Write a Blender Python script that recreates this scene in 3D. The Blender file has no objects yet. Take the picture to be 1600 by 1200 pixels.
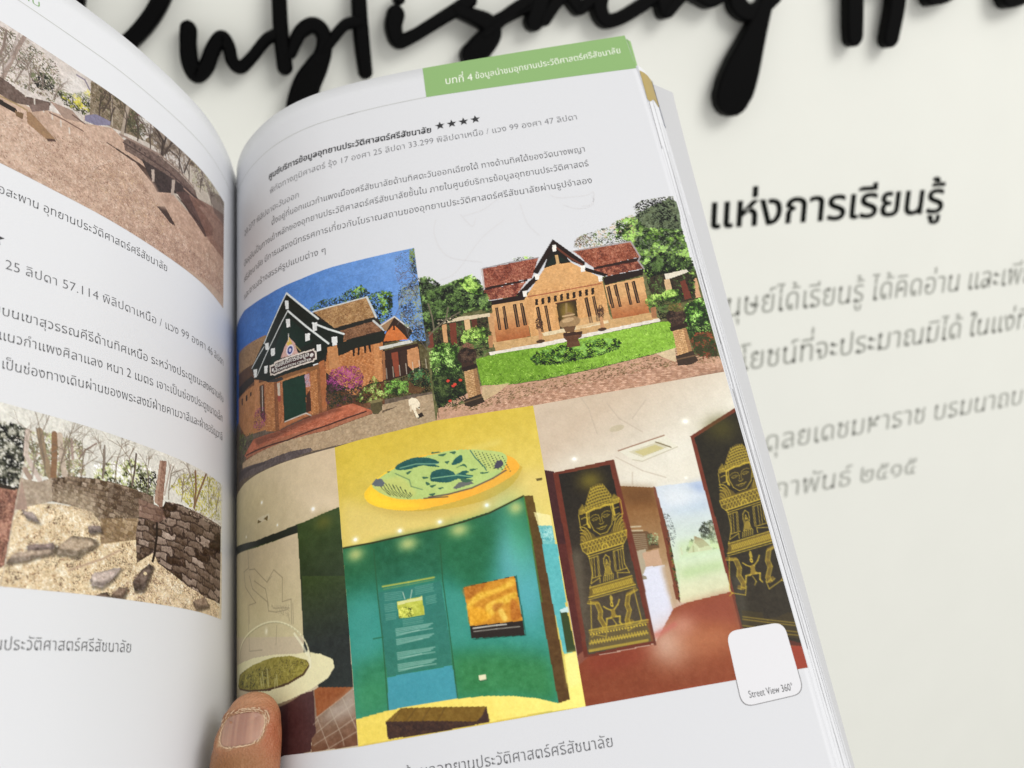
import bpy, bmesh, math, random
import numpy as np
from mathutils import Matrix, Vector

# ------------------------------------------------------------------ camera, world, lamps
scene = bpy.context.scene
COL = scene.collection
scene.view_settings.view_transform = 'Standard'
scene.view_settings.look = 'None'
scene.view_settings.exposure = 0.16
scene.view_settings.gamma = 1.0
scene.view_settings.use_curve_mapping = False
CAM_Z = 1.45
# wall frame seen from the camera: along the wall, up, out of the wall
WH = np.array([0.95107763, 0.12810969, -0.28113919])
WV = np.array([-0.03569137, 0.94944387, 0.31190137])
WN = np.array([0.30688347, -0.28660818, 0.90756724])
WALL_Y = WN[2] * 0.8
M3 = np.array([WH, -WN, WV])            # camera axes -> world axes (wall runs along X, up is Z)

cam = bpy.data.cameras.new('camera')
cam.lens = 28.125
cam.sensor_width = 36.0
cam.clip_start = 0.01
cam.clip_end = 60.0
cam.dof.use_dof = True
cam.dof.focus_distance = 0.275
cam.dof.aperture_fstop = 12.5
camo = bpy.data.objects.new('camera', cam)
COL.objects.link(camo)
camo.matrix_world = Matrix.Translation((0, 0, CAM_Z)) @ Matrix([list(r) for r in M3]).to_4x4()
scene.camera = camo

world = bpy.data.worlds.new('World')
scene.world = world
world.use_nodes = True
bg = world.node_tree.nodes['Background']
bg.inputs[0].default_value = (1.0, 0.985, 0.965, 1)
bg.inputs[1].default_value = 0.74

def lamp(name, loc, target, size, energy, col):
    l = bpy.data.lights.new(name, 'AREA')
    l.shape = 'RECTANGLE'
    l.size, l.size_y = size
    l.energy = energy
    l.color = col
    o = bpy.data.objects.new(name, l)
    COL.objects.link(o)
    o.location = loc
    d = Vector(target) - Vector(loc)
    o.rotation_euler = d.to_track_quat('-Z', 'Y').to_euler()
    return o
lamp('ceiling_light', (1.6, -1.55, CAM_Z + 1.7), (0.25, 0.45, CAM_Z - 0.1), (1.7, 1.3), 42.0, (1.0, 0.985, 0.955))

# ------------------------------------------------------------------ helpers
def lin(c):
    c = np.asarray(c, float) / 255.0
    return np.where(c <= 0.04045, c / 12.92, ((c + 0.055) / 1.055) ** 2.4)

def mat(name, col, rough=0.5, spec=0.4, bump=0.0, bscale=200.0, var=0.0):
    m = bpy.data.materials.new(name)
    m.use_nodes = True
    nt = m.node_tree
    b = nt.nodes['Principled BSDF']
    b.inputs['Base Color'].default_value = (*col, 1)
    b.inputs['Roughness'].default_value = rough
    b.inputs['Specular IOR Level'].default_value = spec
    if bump or var:
        tc = nt.nodes.new('ShaderNodeTexCoord')
        n = nt.nodes.new('ShaderNodeTexNoise')
        n.inputs['Scale'].default_value = bscale
        n.inputs['Detail'].default_value = 5
        nt.links.new(tc.outputs['Object'], n.inputs['Vector'])
        if bump:
            bp = nt.nodes.new('ShaderNodeBump')
            bp.inputs['Strength'].default_value = bump
            bp.inputs['Distance'].default_value = 0.0005
            nt.links.new(n.outputs['Fac'], bp.inputs['Height'])
            nt.links.new(bp.outputs[0], b.inputs['Normal'])
        if var:
            mx = nt.nodes.new('ShaderNodeMix'); mx.data_type = 'RGBA'
            mx.inputs['A'].default_value = (*[c * (1 - var) for c in col], 1)
            mx.inputs['B'].default_value = (*[min(1, c * (1 + var)) for c in col], 1)
            nt.links.new(n.outputs['Fac'], mx.inputs['Factor'])
            nt.links.new(mx.outputs['Result'], b.inputs['Base Color'])
    return m

def link(name, verts, faces, material, parent=None, smooth=True, tris=False):
    me = bpy.data.meshes.new(name)
    v = np.asarray(verts, np.float32)
    f = np.asarray(faces, np.int32) if not isinstance(faces, list) else faces
    if isinstance(f, np.ndarray):
        k = f.shape[1]
        me.vertices.add(len(v)); me.vertices.foreach_set('co', v.ravel())
        me.loops.add(f.size); me.loops.foreach_set('vertex_index', f.ravel())
        me.polygons.add(len(f))
        me.polygons.foreach_set('loop_start', np.arange(0, f.size, k, dtype=np.int32))
        me.polygons.foreach_set('loop_total', np.full(len(f), k, np.int32))
        me.update(calc_edges=True)
    else:
        me.from_pydata([tuple(map(float, p)) for p in v], [], f)
        me.update()
    if smooth:
        me.polygons.foreach_set('use_smooth', np.ones(len(me.polygons), bool))
    if material: me.materials.append(material)
    o = bpy.data.objects.new(name, me)
    COL.objects.link(o)
    if parent is not None: o.parent = parent
    return o

def tag(o, label=None, cat=None, group=None, kind=None):
    if label: o['label'] = label
    if cat: o['category'] = cat
    if group: o['group'] = group
    if kind: o['kind'] = kind
    return o

# ------------------------------------------------------------------ the wall
CREAM = (0.738, 0.746, 0.693)
m_wall = mat('wall_paint', CREAM, 0.7, 0.2, 0.08, 14.0, 0.02)
def wall_pt(a, b, off=0.0):              # a along the wall, b above the camera, off = out of the wall
    return (a, WALL_Y - off, b + CAM_Z)

wv, wf = [], []
def box(x0, x1, y0, y1, z0, z1):
    k = len(wv)
    wv.extend([(x0,y0,z0),(x1,y0,z0),(x1,y1,z0),(x0,y1,z0),(x0,y0,z1),(x1,y0,z1),(x1,y1,z1),(x0,y1,z1)])
    wf.extend([tuple(k+i for i in q) for q in ((0,3,2,1),(4,5,6,7),(0,1,5,4),(1,2,6,5),(2,3,7,6),(3,0,4,7))])
box(-2.5, 3.5, WALL_Y, WALL_Y + 0.12, 0.0, 2.9)
wall = link('wall', wv, wf, m_wall, smooth=False)
tag(wall, 'plain cream painted wall behind the open book', 'wall')

# ------------------------------------------------------------------ lettering tools
_G = {}
_fc = bpy.data.curves.new('glyph', 'FONT')
_fc.resolution_u = 3
_fo = bpy.data.objects.new('glyph', _fc)
COL.objects.link(_fo)
def _mesh(s, off):
    _fc.body = s; _fc.offset = off; _fc.size = 1.0
    bpy.context.view_layer.update()
    dg = bpy.context.evaluated_depsgraph_get()
    me = bpy.data.meshes.new_from_object(_fo.evaluated_get(dg))
    v = np.array([p.co[:2] for p in me.vertices]).reshape(-1, 2)
    f = [tuple(p.vertices) for p in me.polygons]
    bpy.data.meshes.remove(me)
    return v, f
def _right(s):
    v, f = _mesh(s, 0.0)
    return v[:, 0].max() if len(v) else 0.0
_BAR = _right('|')
ABOVE = set('\u0e31\u0e34\u0e35\u0e36\u0e37\u0e47\u0e4d')
TONE = set('\u0e48\u0e49\u0e4a\u0e4b\u0e4c')
BELOW = set('\u0e38\u0e39')
def glyph(c, off):
    k = (c, off)
    if k not in _G:
        v, f = _mesh(c, off)
        adv = 0.0 if c in ABOVE or c in TONE or c in BELOW else _right(c + '|') - _BAR
        _G[k] = (v, f, adv)
    return _G[k]
LOOPS = {'ข': [(.18, .46, .05)], 'ค': [(.5, .27, .055)], 'ฆ': [(.12, .48, .05), (.15, .06, .05)], 'ง': [(.5, .47, .055)], 'จ': [(.2, .28, .055)],
    'ฉ': [(.16, .26, .05), (.85, .06, .05)], 'ช': [(.2, .46, .05)], 'ญ': [(.24, .06, .05)], 'ณ': [(.24, .06, .05), (.86, .07, .05)], 'ด': [(.42, .12, .055)],
    'ต': [(.42, .12, .055)], 'ถ': [(.36, .06, .05)], 'ท': [(.12, .48, .055)], 'น': [(.12, .48, .055), (.82, .07, .055)], 'บ': [(.12, .48, .055)],
    'ป': [(.12, .48, .055)], 'ผ': [(.3, .46, .05)], 'ฝ': [(.3, .46, .05)], 'พ': [(.14, .48, .055)], 'ภ': [(.1, .06, .05)], 'ม': [(.12, .48, .055), (.14, .07, .055)],
    'ย': [(.45, .48, .05)], 'ร': [(.3, .07, .055)], 'ล': [(.46, .07, .055)], 'ว': [(.3, .07, .055)], 'ศ': [(.55, .27, .05)], 'ษ': [(.12, .48, .055), (.6, .28, .05)],
    'ส': [(.44, .07, .055)], 'ห': [(.12, .48, .055), (.8, .46, .05)], 'อ': [(.2, .28, .05)], 'แ': [(.22, .06, .05), (.86, .06, .05)], 'เ': [(.62, .06, .05)],
    'โ': [(.6, .06, .05)], 'ใ': [(.25, .74, .05), (.7, .06, .05)], 'ไ': [(.62, .06, .05)], 'ะ': [(.25, .41, .045), (.25, .16, .045)], 'ๆ': [(.3, .28, .05)]}
def ring(cx, cy, r, w, n=10):
    v = []; f = []
    for i in range(n):
        a = 2 * math.pi * i / n
        v.append((cx + (r + w) * math.cos(a), cy + (r + w) * math.sin(a)))
        v.append((cx + (r - w) * math.cos(a), cy + (r - w) * math.sin(a)))
    for i in range(n):
        j = (i + 1) % n
        f.append((2*i, 2*j, 2*j+1, 2*i+1))
    return v, f
def layout(s, off=0.0, loops=True, lw=0.019):
    """flat text, baseline at y = 0, one em high; Thai vowels and tone marks stacked by hand"""
    V, Fc = [], []
    x = 0.0; base = ''; up = False
    s = s.replace('\u0e33', '\u0e4d\u0e32')
    for c in s:
        if c == ' ':
            x += 0.26; base = ''; continue
        v, f, adv = glyph(c, off)
        dx = dy = 0.0
        if c in ABOVE or c in TONE:
            if base in 'ปฝฟ' and base: dx = -0.12
            if c in TONE and up: dy = 0.2
        k = len(V)
        for p in v: V.append((x + p[0] + dx, p[1] + dy))
        Fc.extend(tuple(k + i for i in q) for q in f)
        if loops and c in LOOPS:
            g, _, _ = glyph(c, 0.0)
            x0, x1 = g[:, 0].min(), g[:, 0].max()
            for lx, ly, r in LOOPS[c]:
                rv, rf = ring(x + x0 + lx * (x1 - x0), ly, r * 0.85, lw)
                k = len(V); V.extend(rv); Fc.extend(tuple(k + i for i in q) for q in rf)
        if c in ABOVE: up = True
        elif c not in TONE and c not in BELOW:
            up = False; base = c
        x += adv
    return np.array(V), Fc, x

# ------------------------------------------------------------------ raised script lettering on the wall
m_black = mat('black_acrylic', (0.0015, 0.0015, 0.0016), 0.42, 0.05)
def catmull(P, n=9):
    P = np.array(P, float)
    if len(P) < 3: return np.array([P[0] + (P[-1] - P[0]) * t for t in np.linspace(0, 1, n + 1)])
    Q = np.vstack([2 * P[0] - P[1], P, 2 * P[-1] - P[-2]])
    out = []
    for i in range(1, len(Q) - 2):
        for t in np.arange(n) / n:
            a, b, c, d = Q[i-1], Q[i], Q[i+1], Q[i+2]
            out.append(0.5 * (2*b + (c-a)*t + (2*a-5*b+4*c-d)*t*t + (3*b-a-3*c+d)*t**3))
    out.append(P[-1])
    return np.array(out)
def slab_stroke(pts, front, back=0.007, bev=0.0022, caps=True):
    """pts: (along, up, width) in metres on the wall -> bevelled slab with round ends"""
    C = catmull(pts)
    xy, w = C[:, :2], np.maximum(C[:, 2] / 2, 0.001)
    T = np.gradient(xy, axis=0); T /= np.linalg.norm(T, axis=1)[:, None] + 1e-9
    rows = [(xy[i], T[i], w[i], w[i]) for i in range(len(xy))]
    if caps:
        pre = [(xy[0] - T[0] * w[0] * math.sin(a), T[0], w[0] * math.cos(a), w[0]) for a in np.radians([88, 70, 50, 30, 12])]
        post = [(xy[-1] + T[-1] * w[-1] * math.sin(a), T[-1], w[-1] * math.cos(a), w[-1]) for a in np.radians([12, 30, 50, 70, 88])]
        rows = pre + rows + post
    V, Fc = [], []
    for p, t, ww, w0 in rows:
        n = np.array([-t[1], t[0]])
        b = min(bev, ww * 0.5)
        for s, o in ((ww, back), (ww, front - bev), (ww - b, front), (-(ww - b), front), (-ww, front - bev), (-ww, back)):
            q = p + n * s
            V.append(wall_pt(q[0], q[1], o))
    for i in range(len(rows) - 1):
        for j in range(5):
            a = i * 6 + j
            Fc.append((a, a + 1, a + 7, a + 6))
    Fc.append((5, 4, 3, 2, 1, 0)); k = (len(rows) - 1) * 6
    Fc.append((k, k+1, k+2, k+3, k+4, k+5))
    return V, Fc
def letter(strokes, parent, depth):
    V, Fc = [], []
    for i, s in enumerate(strokes):
        v, f = slab_stroke(s, depth + 0.0006 * i)
        k = len(V); V += v; Fc += [tuple(k + a for a in q) for q in f]
    return link('letter', V, Fc, m_black, parent, smooth=False)
def word(name, label, letters, d0):          # letters stand off the wall on hidden studs
    e = bpy.data.objects.new(name, None); COL.objects.link(e)
    tag(e, label, 'lettering')
    for i, st in enumerate(letters): letter(st, e, d0 + 0.0009 * (i % 3))
    return e
word('script_lettering', 'glossy black raised script word Publishing on the cream wall above the book', [
    [[(-0.0963, 0.1250, 0.0097), (-0.0998, 0.1040, 0.0098), (-0.1026, 0.0934, 0.0089), (-0.1088, 0.0696, 0.0099)], [(-0.0945, 0.1414, 0.0092), (-0.0662, 0.1545, 0.0111), (-0.0383, 0.1409, 0.0113), (-0.0374, 0.1133, 0.0120), (-0.0491, 0.0906, 0.0125), (-0.0685, 0.0703, 0.0120), (-0.0898, 0.0571, 0.0110), (-0.1030, 0.0564, 0.0105)]],
    [[(-0.0287, 0.0760, 0.0125), (-0.0305, 0.0655, 0.0126), (-0.0313, 0.0527, 0.0131), (-0.0279, 0.0431, 0.0123), (-0.0197, 0.0492, 0.0120), (-0.0128, 0.0617, 0.0115), (-0.0054, 0.0697, 0.0111), (-0.0012, 0.0635, 0.0104), (0.0003, 0.0527, 0.0100), (0.0059, 0.0481, 0.0097), (0.0155, 0.0555, 0.0089), (0.0278, 0.0679, 0.0089), (0.0382, 0.0728, 0.0089)]],
    [[(0.0424, 0.1073, 0.0111), (0.0405, 0.0854, 0.0117), (0.0396, 0.0650, 0.0118), (0.0398, 0.0476, 0.0123)], [(0.0459, 0.0583, 0.0090), (0.0539, 0.0724, 0.0110), (0.0635, 0.0784, 0.0118), (0.0703, 0.0761, 0.0119), (0.0731, 0.0685, 0.0119), (0.0706, 0.0571, 0.0136), (0.0640, 0.0466, 0.0182), (0.0555, 0.0342, 0.0216), (0.0485, 0.0167, 0.0229), (0.0463, 0.0069, 0.0188)], [(0.0731, 0.0609, 0.0083), (0.0807, 0.0694, 0.0087), (0.0908, 0.0787, 0.0087), (0.1013, 0.0809, 0.0087)]],
    [[(0.1044, 0.1079, 0.0115), (0.1033, 0.0855, 0.0124), (0.1033, 0.0626, 0.0125), (0.1040, 0.0430, 0.0114)]],
    [[(0.1326, 0.0865, 0.0146), (0.1301, 0.0769, 0.0139), (0.1335, 0.0666, 0.0123), (0.1456, 0.0700, 0.0106), (0.1624, 0.0788, 0.0106), (0.1805, 0.0885, 0.0111), (0.1965, 0.0974, 0.0115)], [(0.1361, 0.0985, 0.0092), (0.1365, 0.0981, 0.0092)]],
    [[(0.1861, 0.0895, 0.0107), (0.1980, 0.0852, 0.0125), (0.2101, 0.0801, 0.0152), (0.2131, 0.0717, 0.0183), (0.2035, 0.0607, 0.0209), (0.1955, 0.0547, 0.0196)], [(0.2086, 0.0717, 0.0096), (0.2180, 0.0781, 0.0096), (0.2321, 0.0887, 0.0100), (0.2438, 0.0953, 0.0100)]],
    [[(0.2204, 0.0817, 0.0114), (0.2379, 0.0897, 0.0115), (0.2525, 0.0952, 0.0115)], [(0.2646, 0.1127, 0.0153), (0.2590, 0.0977, 0.0165), (0.2527, 0.0812, 0.0165)], [(0.2624, 0.0827, 0.0111), (0.2731, 0.0966, 0.0121), (0.2835, 0.1029, 0.0122), (0.2909, 0.0954, 0.0122), (0.2953, 0.0914, 0.0112), (0.3029, 0.0960, 0.0101), (0.3096, 0.1016, 0.0101)]],
    [[(0.3166, 0.1057, 0.0151), (0.3139, 0.0930, 0.0152), (0.3200, 0.0822, 0.0130), (0.3336, 0.0837, 0.0119), (0.3523, 0.0926, 0.0120), (0.3648, 0.1000, 0.0120)], [(0.3212, 0.1134, 0.0112), (0.3224, 0.1129, 0.0112)]],
    [[(0.3743, 0.1037, 0.0149), (0.3785, 0.0906, 0.0156)], [(0.3811, 0.0893, 0.0116), (0.3905, 0.0986, 0.0116), (0.4000, 0.1065, 0.0133), (0.4132, 0.1019, 0.0128), (0.4233, 0.0977, 0.0117), (0.4332, 0.1010, 0.0112)]],
    [[(0.4535, 0.1097, 0.0195), (0.4537, 0.0963, 0.0184), (0.4661, 0.0887, 0.0161), (0.4814, 0.0937, 0.0150), (0.4946, 0.1030, 0.0138)], [(0.4833, 0.0964, 0.0162), (0.4787, 0.0827, 0.0199), (0.4713, 0.0633, 0.0278), (0.4632, 0.0423, 0.0371), (0.4566, 0.0244, 0.0410), (0.4529, 0.0159, 0.0386)]],
], 0.0175)
word('script_lettering', 'glossy black raised script word cut off by the frame right of Publishing', [
    [[(0.5807, 0.1332, 0.0196), (0.5853, 0.0884, 0.0206), (0.5878, 0.0677, 0.0195)], [(0.6348, 0.1342, 0.0200), (0.6343, 0.0943, 0.0203), (0.6311, 0.0663, 0.0198)], [(0.5760, 0.1165, 0.0135), (0.6399, 0.1201, 0.0138)]],
    [[(0.6747, 0.1177, 0.0159), (0.6745, 0.1044, 0.0154), (0.6819, 0.1027, 0.0141), (0.6974, 0.1063, 0.0142), (0.7157, 0.1182, 0.0142)]],
    [[(0.7675, 0.1189, 0.0164), (0.7738, 0.1028, 0.0166), (0.7901, 0.1029, 0.0153), (0.8102, 0.1103, 0.0147)]],
], 0.0175)

m_sign_black = mat('black_vinyl', (0.003, 0.004, 0.003), 0.6, 0.1)
m_sign_grey = mat('grey_vinyl', lin((172, 174, 166)) * 0.85, 0.6, 0.2)
def wall_text(name, label, s, A, B, em, off, thick, material, loops, lw=0.019, group=None):
    """text from A to B (baseline ends on the wall, metres)"""
    v, f, adv = layout(s, off, loops, lw)
    x0, x1 = v[:, 0].min(), v[:, 0].max()
    A, B = np.array(A), np.array(B)
    d = B - A; L = np.linalg.norm(d); d = d / L; n = np.array([-d[1], d[0]])
    k = L / (x1 - x0)
    P = [A + d * (p[0] - x0) * k + n * p[1] * em for p in v]
    nV = len(P)
    V = [wall_pt(q[0], q[1], thick) for q in P] + [wall_pt(q[0], q[1], 0.0002) for q in P]
    # side walls on boundary edges
    cnt = {}
    for q in f:
        for a, b in zip(q, q[1:] + q[:1]): cnt[(a, b)] = 1
    F2 = list(f)
    for (a, b) in cnt:
        if (b, a) not in cnt: F2.append((a, a + nV, b + nV, b))
    o = link(name, V, F2, material, smooth=False)
    return tag(o, label, 'lettering', group)
wall_text('wall_lettering', 'bold black Thai heading on the cream wall right of the book', 'แห่งการเรียนรู้', *[(0.4438, -0.1112), (0.7401, -0.1146)], 0.046, 0.0125, 0.0008, m_sign_black, False)
GT = 'grey Thai text lines on the wall'
wall_text('wall_lettering', 'topmost grey Thai text line below the black heading', 'มนุษย์ได้เรียนรู้ ได้คิดอ่าน และเพียร', *[(0.4468, -0.2068), (0.9105, -0.2095)], 0.037, -0.008, 0.0006, m_sign_grey, True, 0.024, GT)
wall_text('wall_lettering', 'grey Thai text line second below the black heading, just above the wide gap', 'ประโยชน์ที่จะประมาณมิได้ ในแง่ที่', *[(0.4372, -0.2703), (0.8964, -0.2668)], 0.037, -0.005, 0.0006, m_sign_grey, True, 0.026, GT)
wall_text('wall_lettering', 'grey Thai text line third below the black heading, under the wide gap', 'อดุลยเดชมหาราช บรมนาถบพิตร', *[(0.5062, -0.3733), (0.9770, -0.3685)], 0.037, -0.010, 0.0006, m_sign_grey, True, 0.022, GT)
wall_text('wall_lettering', 'lowest grey Thai text line ending in Thai numerals, beside the book edge', 'กุมภาพันธ์ ๒๕๑๕', *[(0.4966, -0.4357), (0.7506, -0.4388)], 0.037, -0.010, 0.0006, m_sign_grey, True, 0.022, GT)

# ------------------------------------------------------------------ the book: shape of the pages
YT = 269.965                              # top edge of the pages in book space, mm
BOOK_H = 297.0
RP = [(-114.2, -64), (-114.05, -56), (-113.6, -48.3), (-110.6, -41.2), (-104, -31.4), (-95.2, -22.6), (-85.4, -15.3), (-76.7, -10.8), (-68.7, -7.8), (-59.7, -5.5), (-39.3, -2.7), (-14.7, -1.1), (29.5, -0.25), (75.5, 0)]
LP = [(-114.8, -64), (-114.9, -56), (-114.5, -48.1), (-112.9, -38.3), (-112.0, -25.3), (-112.4, -11), (-114.6, 1.6), (-119.5, 19), (-126, 37), (-134.5, 55), (-144, 73.5), (-155, 93), (-167, 112.5), (-179.5, 131)]
def smooth_profile(pts, n=500, it=40):
    pts = np.array(pts, float)
    s = np.r_[0, np.cumsum(np.hypot(*np.diff(pts, axis=0).T))]
    m = np.zeros_like(pts)
    m[1:-1] = (pts[2:] - pts[:-2]) / (s[2:] - s[:-2])[:, None]
    m[0] = (pts[1] - pts[0]) / (s[1] - s[0]); m[-1] = (pts[-1] - pts[-2]) / (s[-1] - s[-2])
    q = np.linspace(0, s[-1], n); i = np.clip(np.searchsorted(s, q, side='right') - 1, 0, len(s) - 2)
    h = s[i+1] - s[i]; t = ((q - s[i]) / h)[:, None]; h = h[:, None]
    c = (2*t**3-3*t**2+1)*pts[i] + (t**3-2*t**2+t)*h*m[i] + (-2*t**3+3*t**2)*pts[i+1] + (t**3-t**2)*h*m[i+1]
    for _ in range(it): c[1:-1] = .25*c[:-2] + .5*c[1:-1] + .25*c[2:]
    s = np.r_[0, np.cumsum(np.hypot(*np.diff(c, axis=0).T))]
    return c, s
PROF = {'R': smooth_profile(RP), 'L': smooth_profile(LP)}
WID = {'R': 223.0, 'L': 211.0}
ORG = np.array([-114.0, 150.0, -64.0])    # the book's own origin (in the gutter), mm
def surf(side, u, v, off=0.0):
    """page point: u mm from the gutter, v mm below the top edge, off mm above the paper"""
    c, s = PROF[side]
    u = np.asarray(u, float); v = np.asarray(v, float)
    x = np.interp(u, s, c[:, 0]); z = np.interp(u, s, c[:, 1])
    e = 1.0
    tx = np.interp(u + e, s, c[:, 0]) - np.interp(u - e, s, c[:, 0])
    tz = np.interp(u + e, s, c[:, 1]) - np.interp(u - e, s, c[:, 1])
    L = np.hypot(tx, tz) + 1e-9
    sg = 1.0 if side == 'R' else -1.0
    nx, nz = -tz / L * sg, tx / L * sg
    X = (x + nx * off - ORG[0]) / 1000
    Y = (ORG[1] - v) / 1000 + 0 * X
    Z = (z + nz * off - ORG[2]) / 1000
    return np.stack([X, Y, Z], -1)
def bk(x, v, z):                          # book-space mm -> book-local metres
    return ((x - ORG[0]) / 1000, (ORG[1] - v) / 1000, (z - ORG[2]) / 1000)

DH = np.array([0.988164, 0.153281, -0.006116]); DV = np.array([-0.142134, 0.899851, -0.41239]); DN = np.array([-0.057708, 0.408378, 0.910987]); DD = -0.255076
R_book = M3 @ np.array([DH, DV, DN]).T
o_cam = DH * ORG[0] / 1000 + DV * (YT - ORG[1]) / 1000 + DN * (ORG[2] / 1000 + DD)
book = bpy.data.objects.new('open_book', None)
COL.objects.link(book)
book.matrix_world = Matrix.Translation(M3 @ o_cam + np.array([0, 0, CAM_Z])) @ Matrix([list(r) for r in R_book]).to_4x4()
tag(book, 'open softcover guidebook with white pages and colour photos held in front of the wall', 'book')

PAPER = (0.668, 0.678, 0.708)
m_paper = mat('paper', PAPER, 0.48, 0.35, 0.04, 900.0)
def sheet(name, side, u0, u1, v0, v1, top, bot, nu, nv, material, parent):
    U, Vv = np.meshgrid(np.linspace(u0, u1, nu), np.linspace(v0, v1, nv))
    if name == 'page' and side == 'R': U = U * (1 - trim * np.exp(-Vv / 36.0) / WID['R'])   # the corner leans in a little
    a = surf(side, U, Vv, top).reshape(-1, 3); b = surf(side, U, Vv, bot).reshape(-1, 3)
    V = np.vstack([a, b]); n = nu * nv; F = []
    idx = np.arange(n).reshape(nv, nu)
    q = np.stack([idx[:-1, :-1], idx[1:, :-1], idx[1:, 1:], idx[:-1, 1:]], -1).reshape(-1, 4)
    if side == 'L': q = q[:, ::-1]
    F = [q, q[:, ::-1] + n]
    rim = np.r_[idx[0, :], idx[1:, -1], idx[-1, -2::-1], idx[-2:0:-1, 0]]
    r2 = np.roll(rim, -1)
    rq = np.stack([rim, r2, r2 + n, rim + n], -1)
    if side == 'L': rq = rq[:, ::-1]
    F.append(rq)
    return link(name, V, np.vstack(F), material, parent)
trim = 2.4
page_r = sheet('page', 'R', 0, WID['R'], 0, BOOK_H, 0.0, -0.12, 120, 40, m_paper, book)
page_l = sheet('page', 'L', 0, WID['L'], 0, BOOK_H, 0.0, -0.12, 120, 40, m_paper, book)
tag(page_r, 'right page with a green heading tab and five colour photos')
tag(page_l, 'left page with two photos of ruins')
for k in range(4):                        # a few loose sheets right behind the two open ones
    sheet('page_sheet', 'R', 2, WID['R'] - 2.9 + 0.15 * (k % 2), 0.6 + 0.5 * k, BOOK_H, -0.35 - 0.4 * k, -0.47 - 0.4 * k, 60, 12, m_paper, book)
    sheet('page_sheet', 'L', 2, WID['L'] - 0.3 * k, 0.4 + 0.3 * k, BOOK_H, -0.35 - 0.4 * k, -0.47 - 0.4 * k, 60, 12, m_paper, book)
sheet('page_block', 'L', 6, WID['L'] - 1.5, 2.2, BOOK_H - 1, -2.2, -10, 60, 12, m_paper, book)
m_cover = mat('cover_card', (0.55, 0.56, 0.58), 0.35, 0.5)
sheet('cover', 'L', 4, WID['L'], 2.0, BOOK_H + 1, -10.3, -11.2, 60, 12, m_cover, book)

# right page block: its fore-edge is fanned, so it shows as a pale slope beside the open page
def block_rows():
    rows = []
    for v in np.r_[17.0, 24, np.arange(30, 298, 6)]:
        t = min(1, max(0, (v - 17) / 270.0))
        xc = 92.6 - 6.0 * t ** 0.8
        bx = 82.45 + 0.5 * t
        c, s = PROF['R']
        pts = [(75.2, -0.9)]
        for w in (0.2, 0.4, 0.6, 0.8): pts.append((75.2 + (bx - 75.2) * w, -0.9 - 11.1 * w + 1.2 * math.sin(math.pi * w)))
        pts.append((bx, -12.0)); pts.append((bx + 0.35, -12.9))
        pts.append((0.5 * bx + 0.5 * xc + 0.5, -16.6)); pts.append((xc, -20.0)); pts.append((xc - 0.5, -20.6))
        pts.append((40, -21.5)); pts.append((-30, -24.0)); pts.append((-70, -33.0)); pts.append((-95, -50.0)); pts.append((-108, -66))
        pts.append((-111.5, -60)); 
        for u in np.linspace(20, 215, 22):
            q = np.array([np.interp(u, s, c[:, 0]), np.interp(u, s, c[:, 1])]); 
            p = surf('R', u, v, -2.4)
            pts.append((p[0] * 1000 + ORG[0], p[2] * 1000 + ORG[2]))
        rows.append([bk(x, v + 0.0, z) for x, z in pts])
    return rows
rows = block_rows()
n = len(rows[0]); V = [p for r in rows for p in r]; Fc = []
for i in range(len(rows) - 1):
    for j in range(n):
        k = (j + 1) % n
        Fc.append((i*n + j, i*n + k, (i+1)*n + k, (i+1)*n + j))
Fc.append(tuple(range(n))[::-1]); Fc.append(tuple((len(rows)-1)*n + j for j in range(n)))
m_edge = mat('page_edges', PAPER, 0.6, 0.2, 0.0)
block = link('page_block', V, Fc, m_edge, book, smooth=False)
block.data.materials.append(mat('edge_shade', (0.50, 0.505, 0.52), 0.5, 0.2))  # shade on the steep lower fore-edge, put in as a greyer colour
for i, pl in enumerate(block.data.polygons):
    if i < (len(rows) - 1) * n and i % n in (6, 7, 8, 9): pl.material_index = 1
cv = []
sheetback = [(86.0, -21.3), (40, -22.3), (-30, -24.8), (-71, -34.0), (-96, -51.0), (-109, -68), (-114, -78)]
cvv = []; cvf = []
for i, (x, z) in enumerate(sheetback):
    for v in (17.5, 297.5):
        cvv.append(bk(x, v, z)); cvv.append(bk(x, v, z - 0.9))
for i in range(len(sheetback) - 1):
    a = i * 4; b = a + 4
    cvf += [(a, b, b+2, a+2), (a+1, a+3, b+3, b+1), (a, a+1, b+1, b), (a+2, b+2, b+3, a+3)]
cvf += [(0, 2, 3, 1), (len(cvv)-4, len(cvv)-3, len(cvv)-1, len(cvv)-2)]
link('cover', cvv, cvf, m_cover, book, smooth=False)
# spine
spv = [bk(x, v, z) for v in (17.5, 297.5) for x, z in ((-126, -72), (-108, -72), (-108, -78), (-126, -78))]
link('spine', spv, [(0,3,2,1),(4,5,6,7),(0,1,5,4),(1,2,6,5),(2,3,7,6),(3,0,4,7)], m_cover, book, smooth=False)

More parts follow.
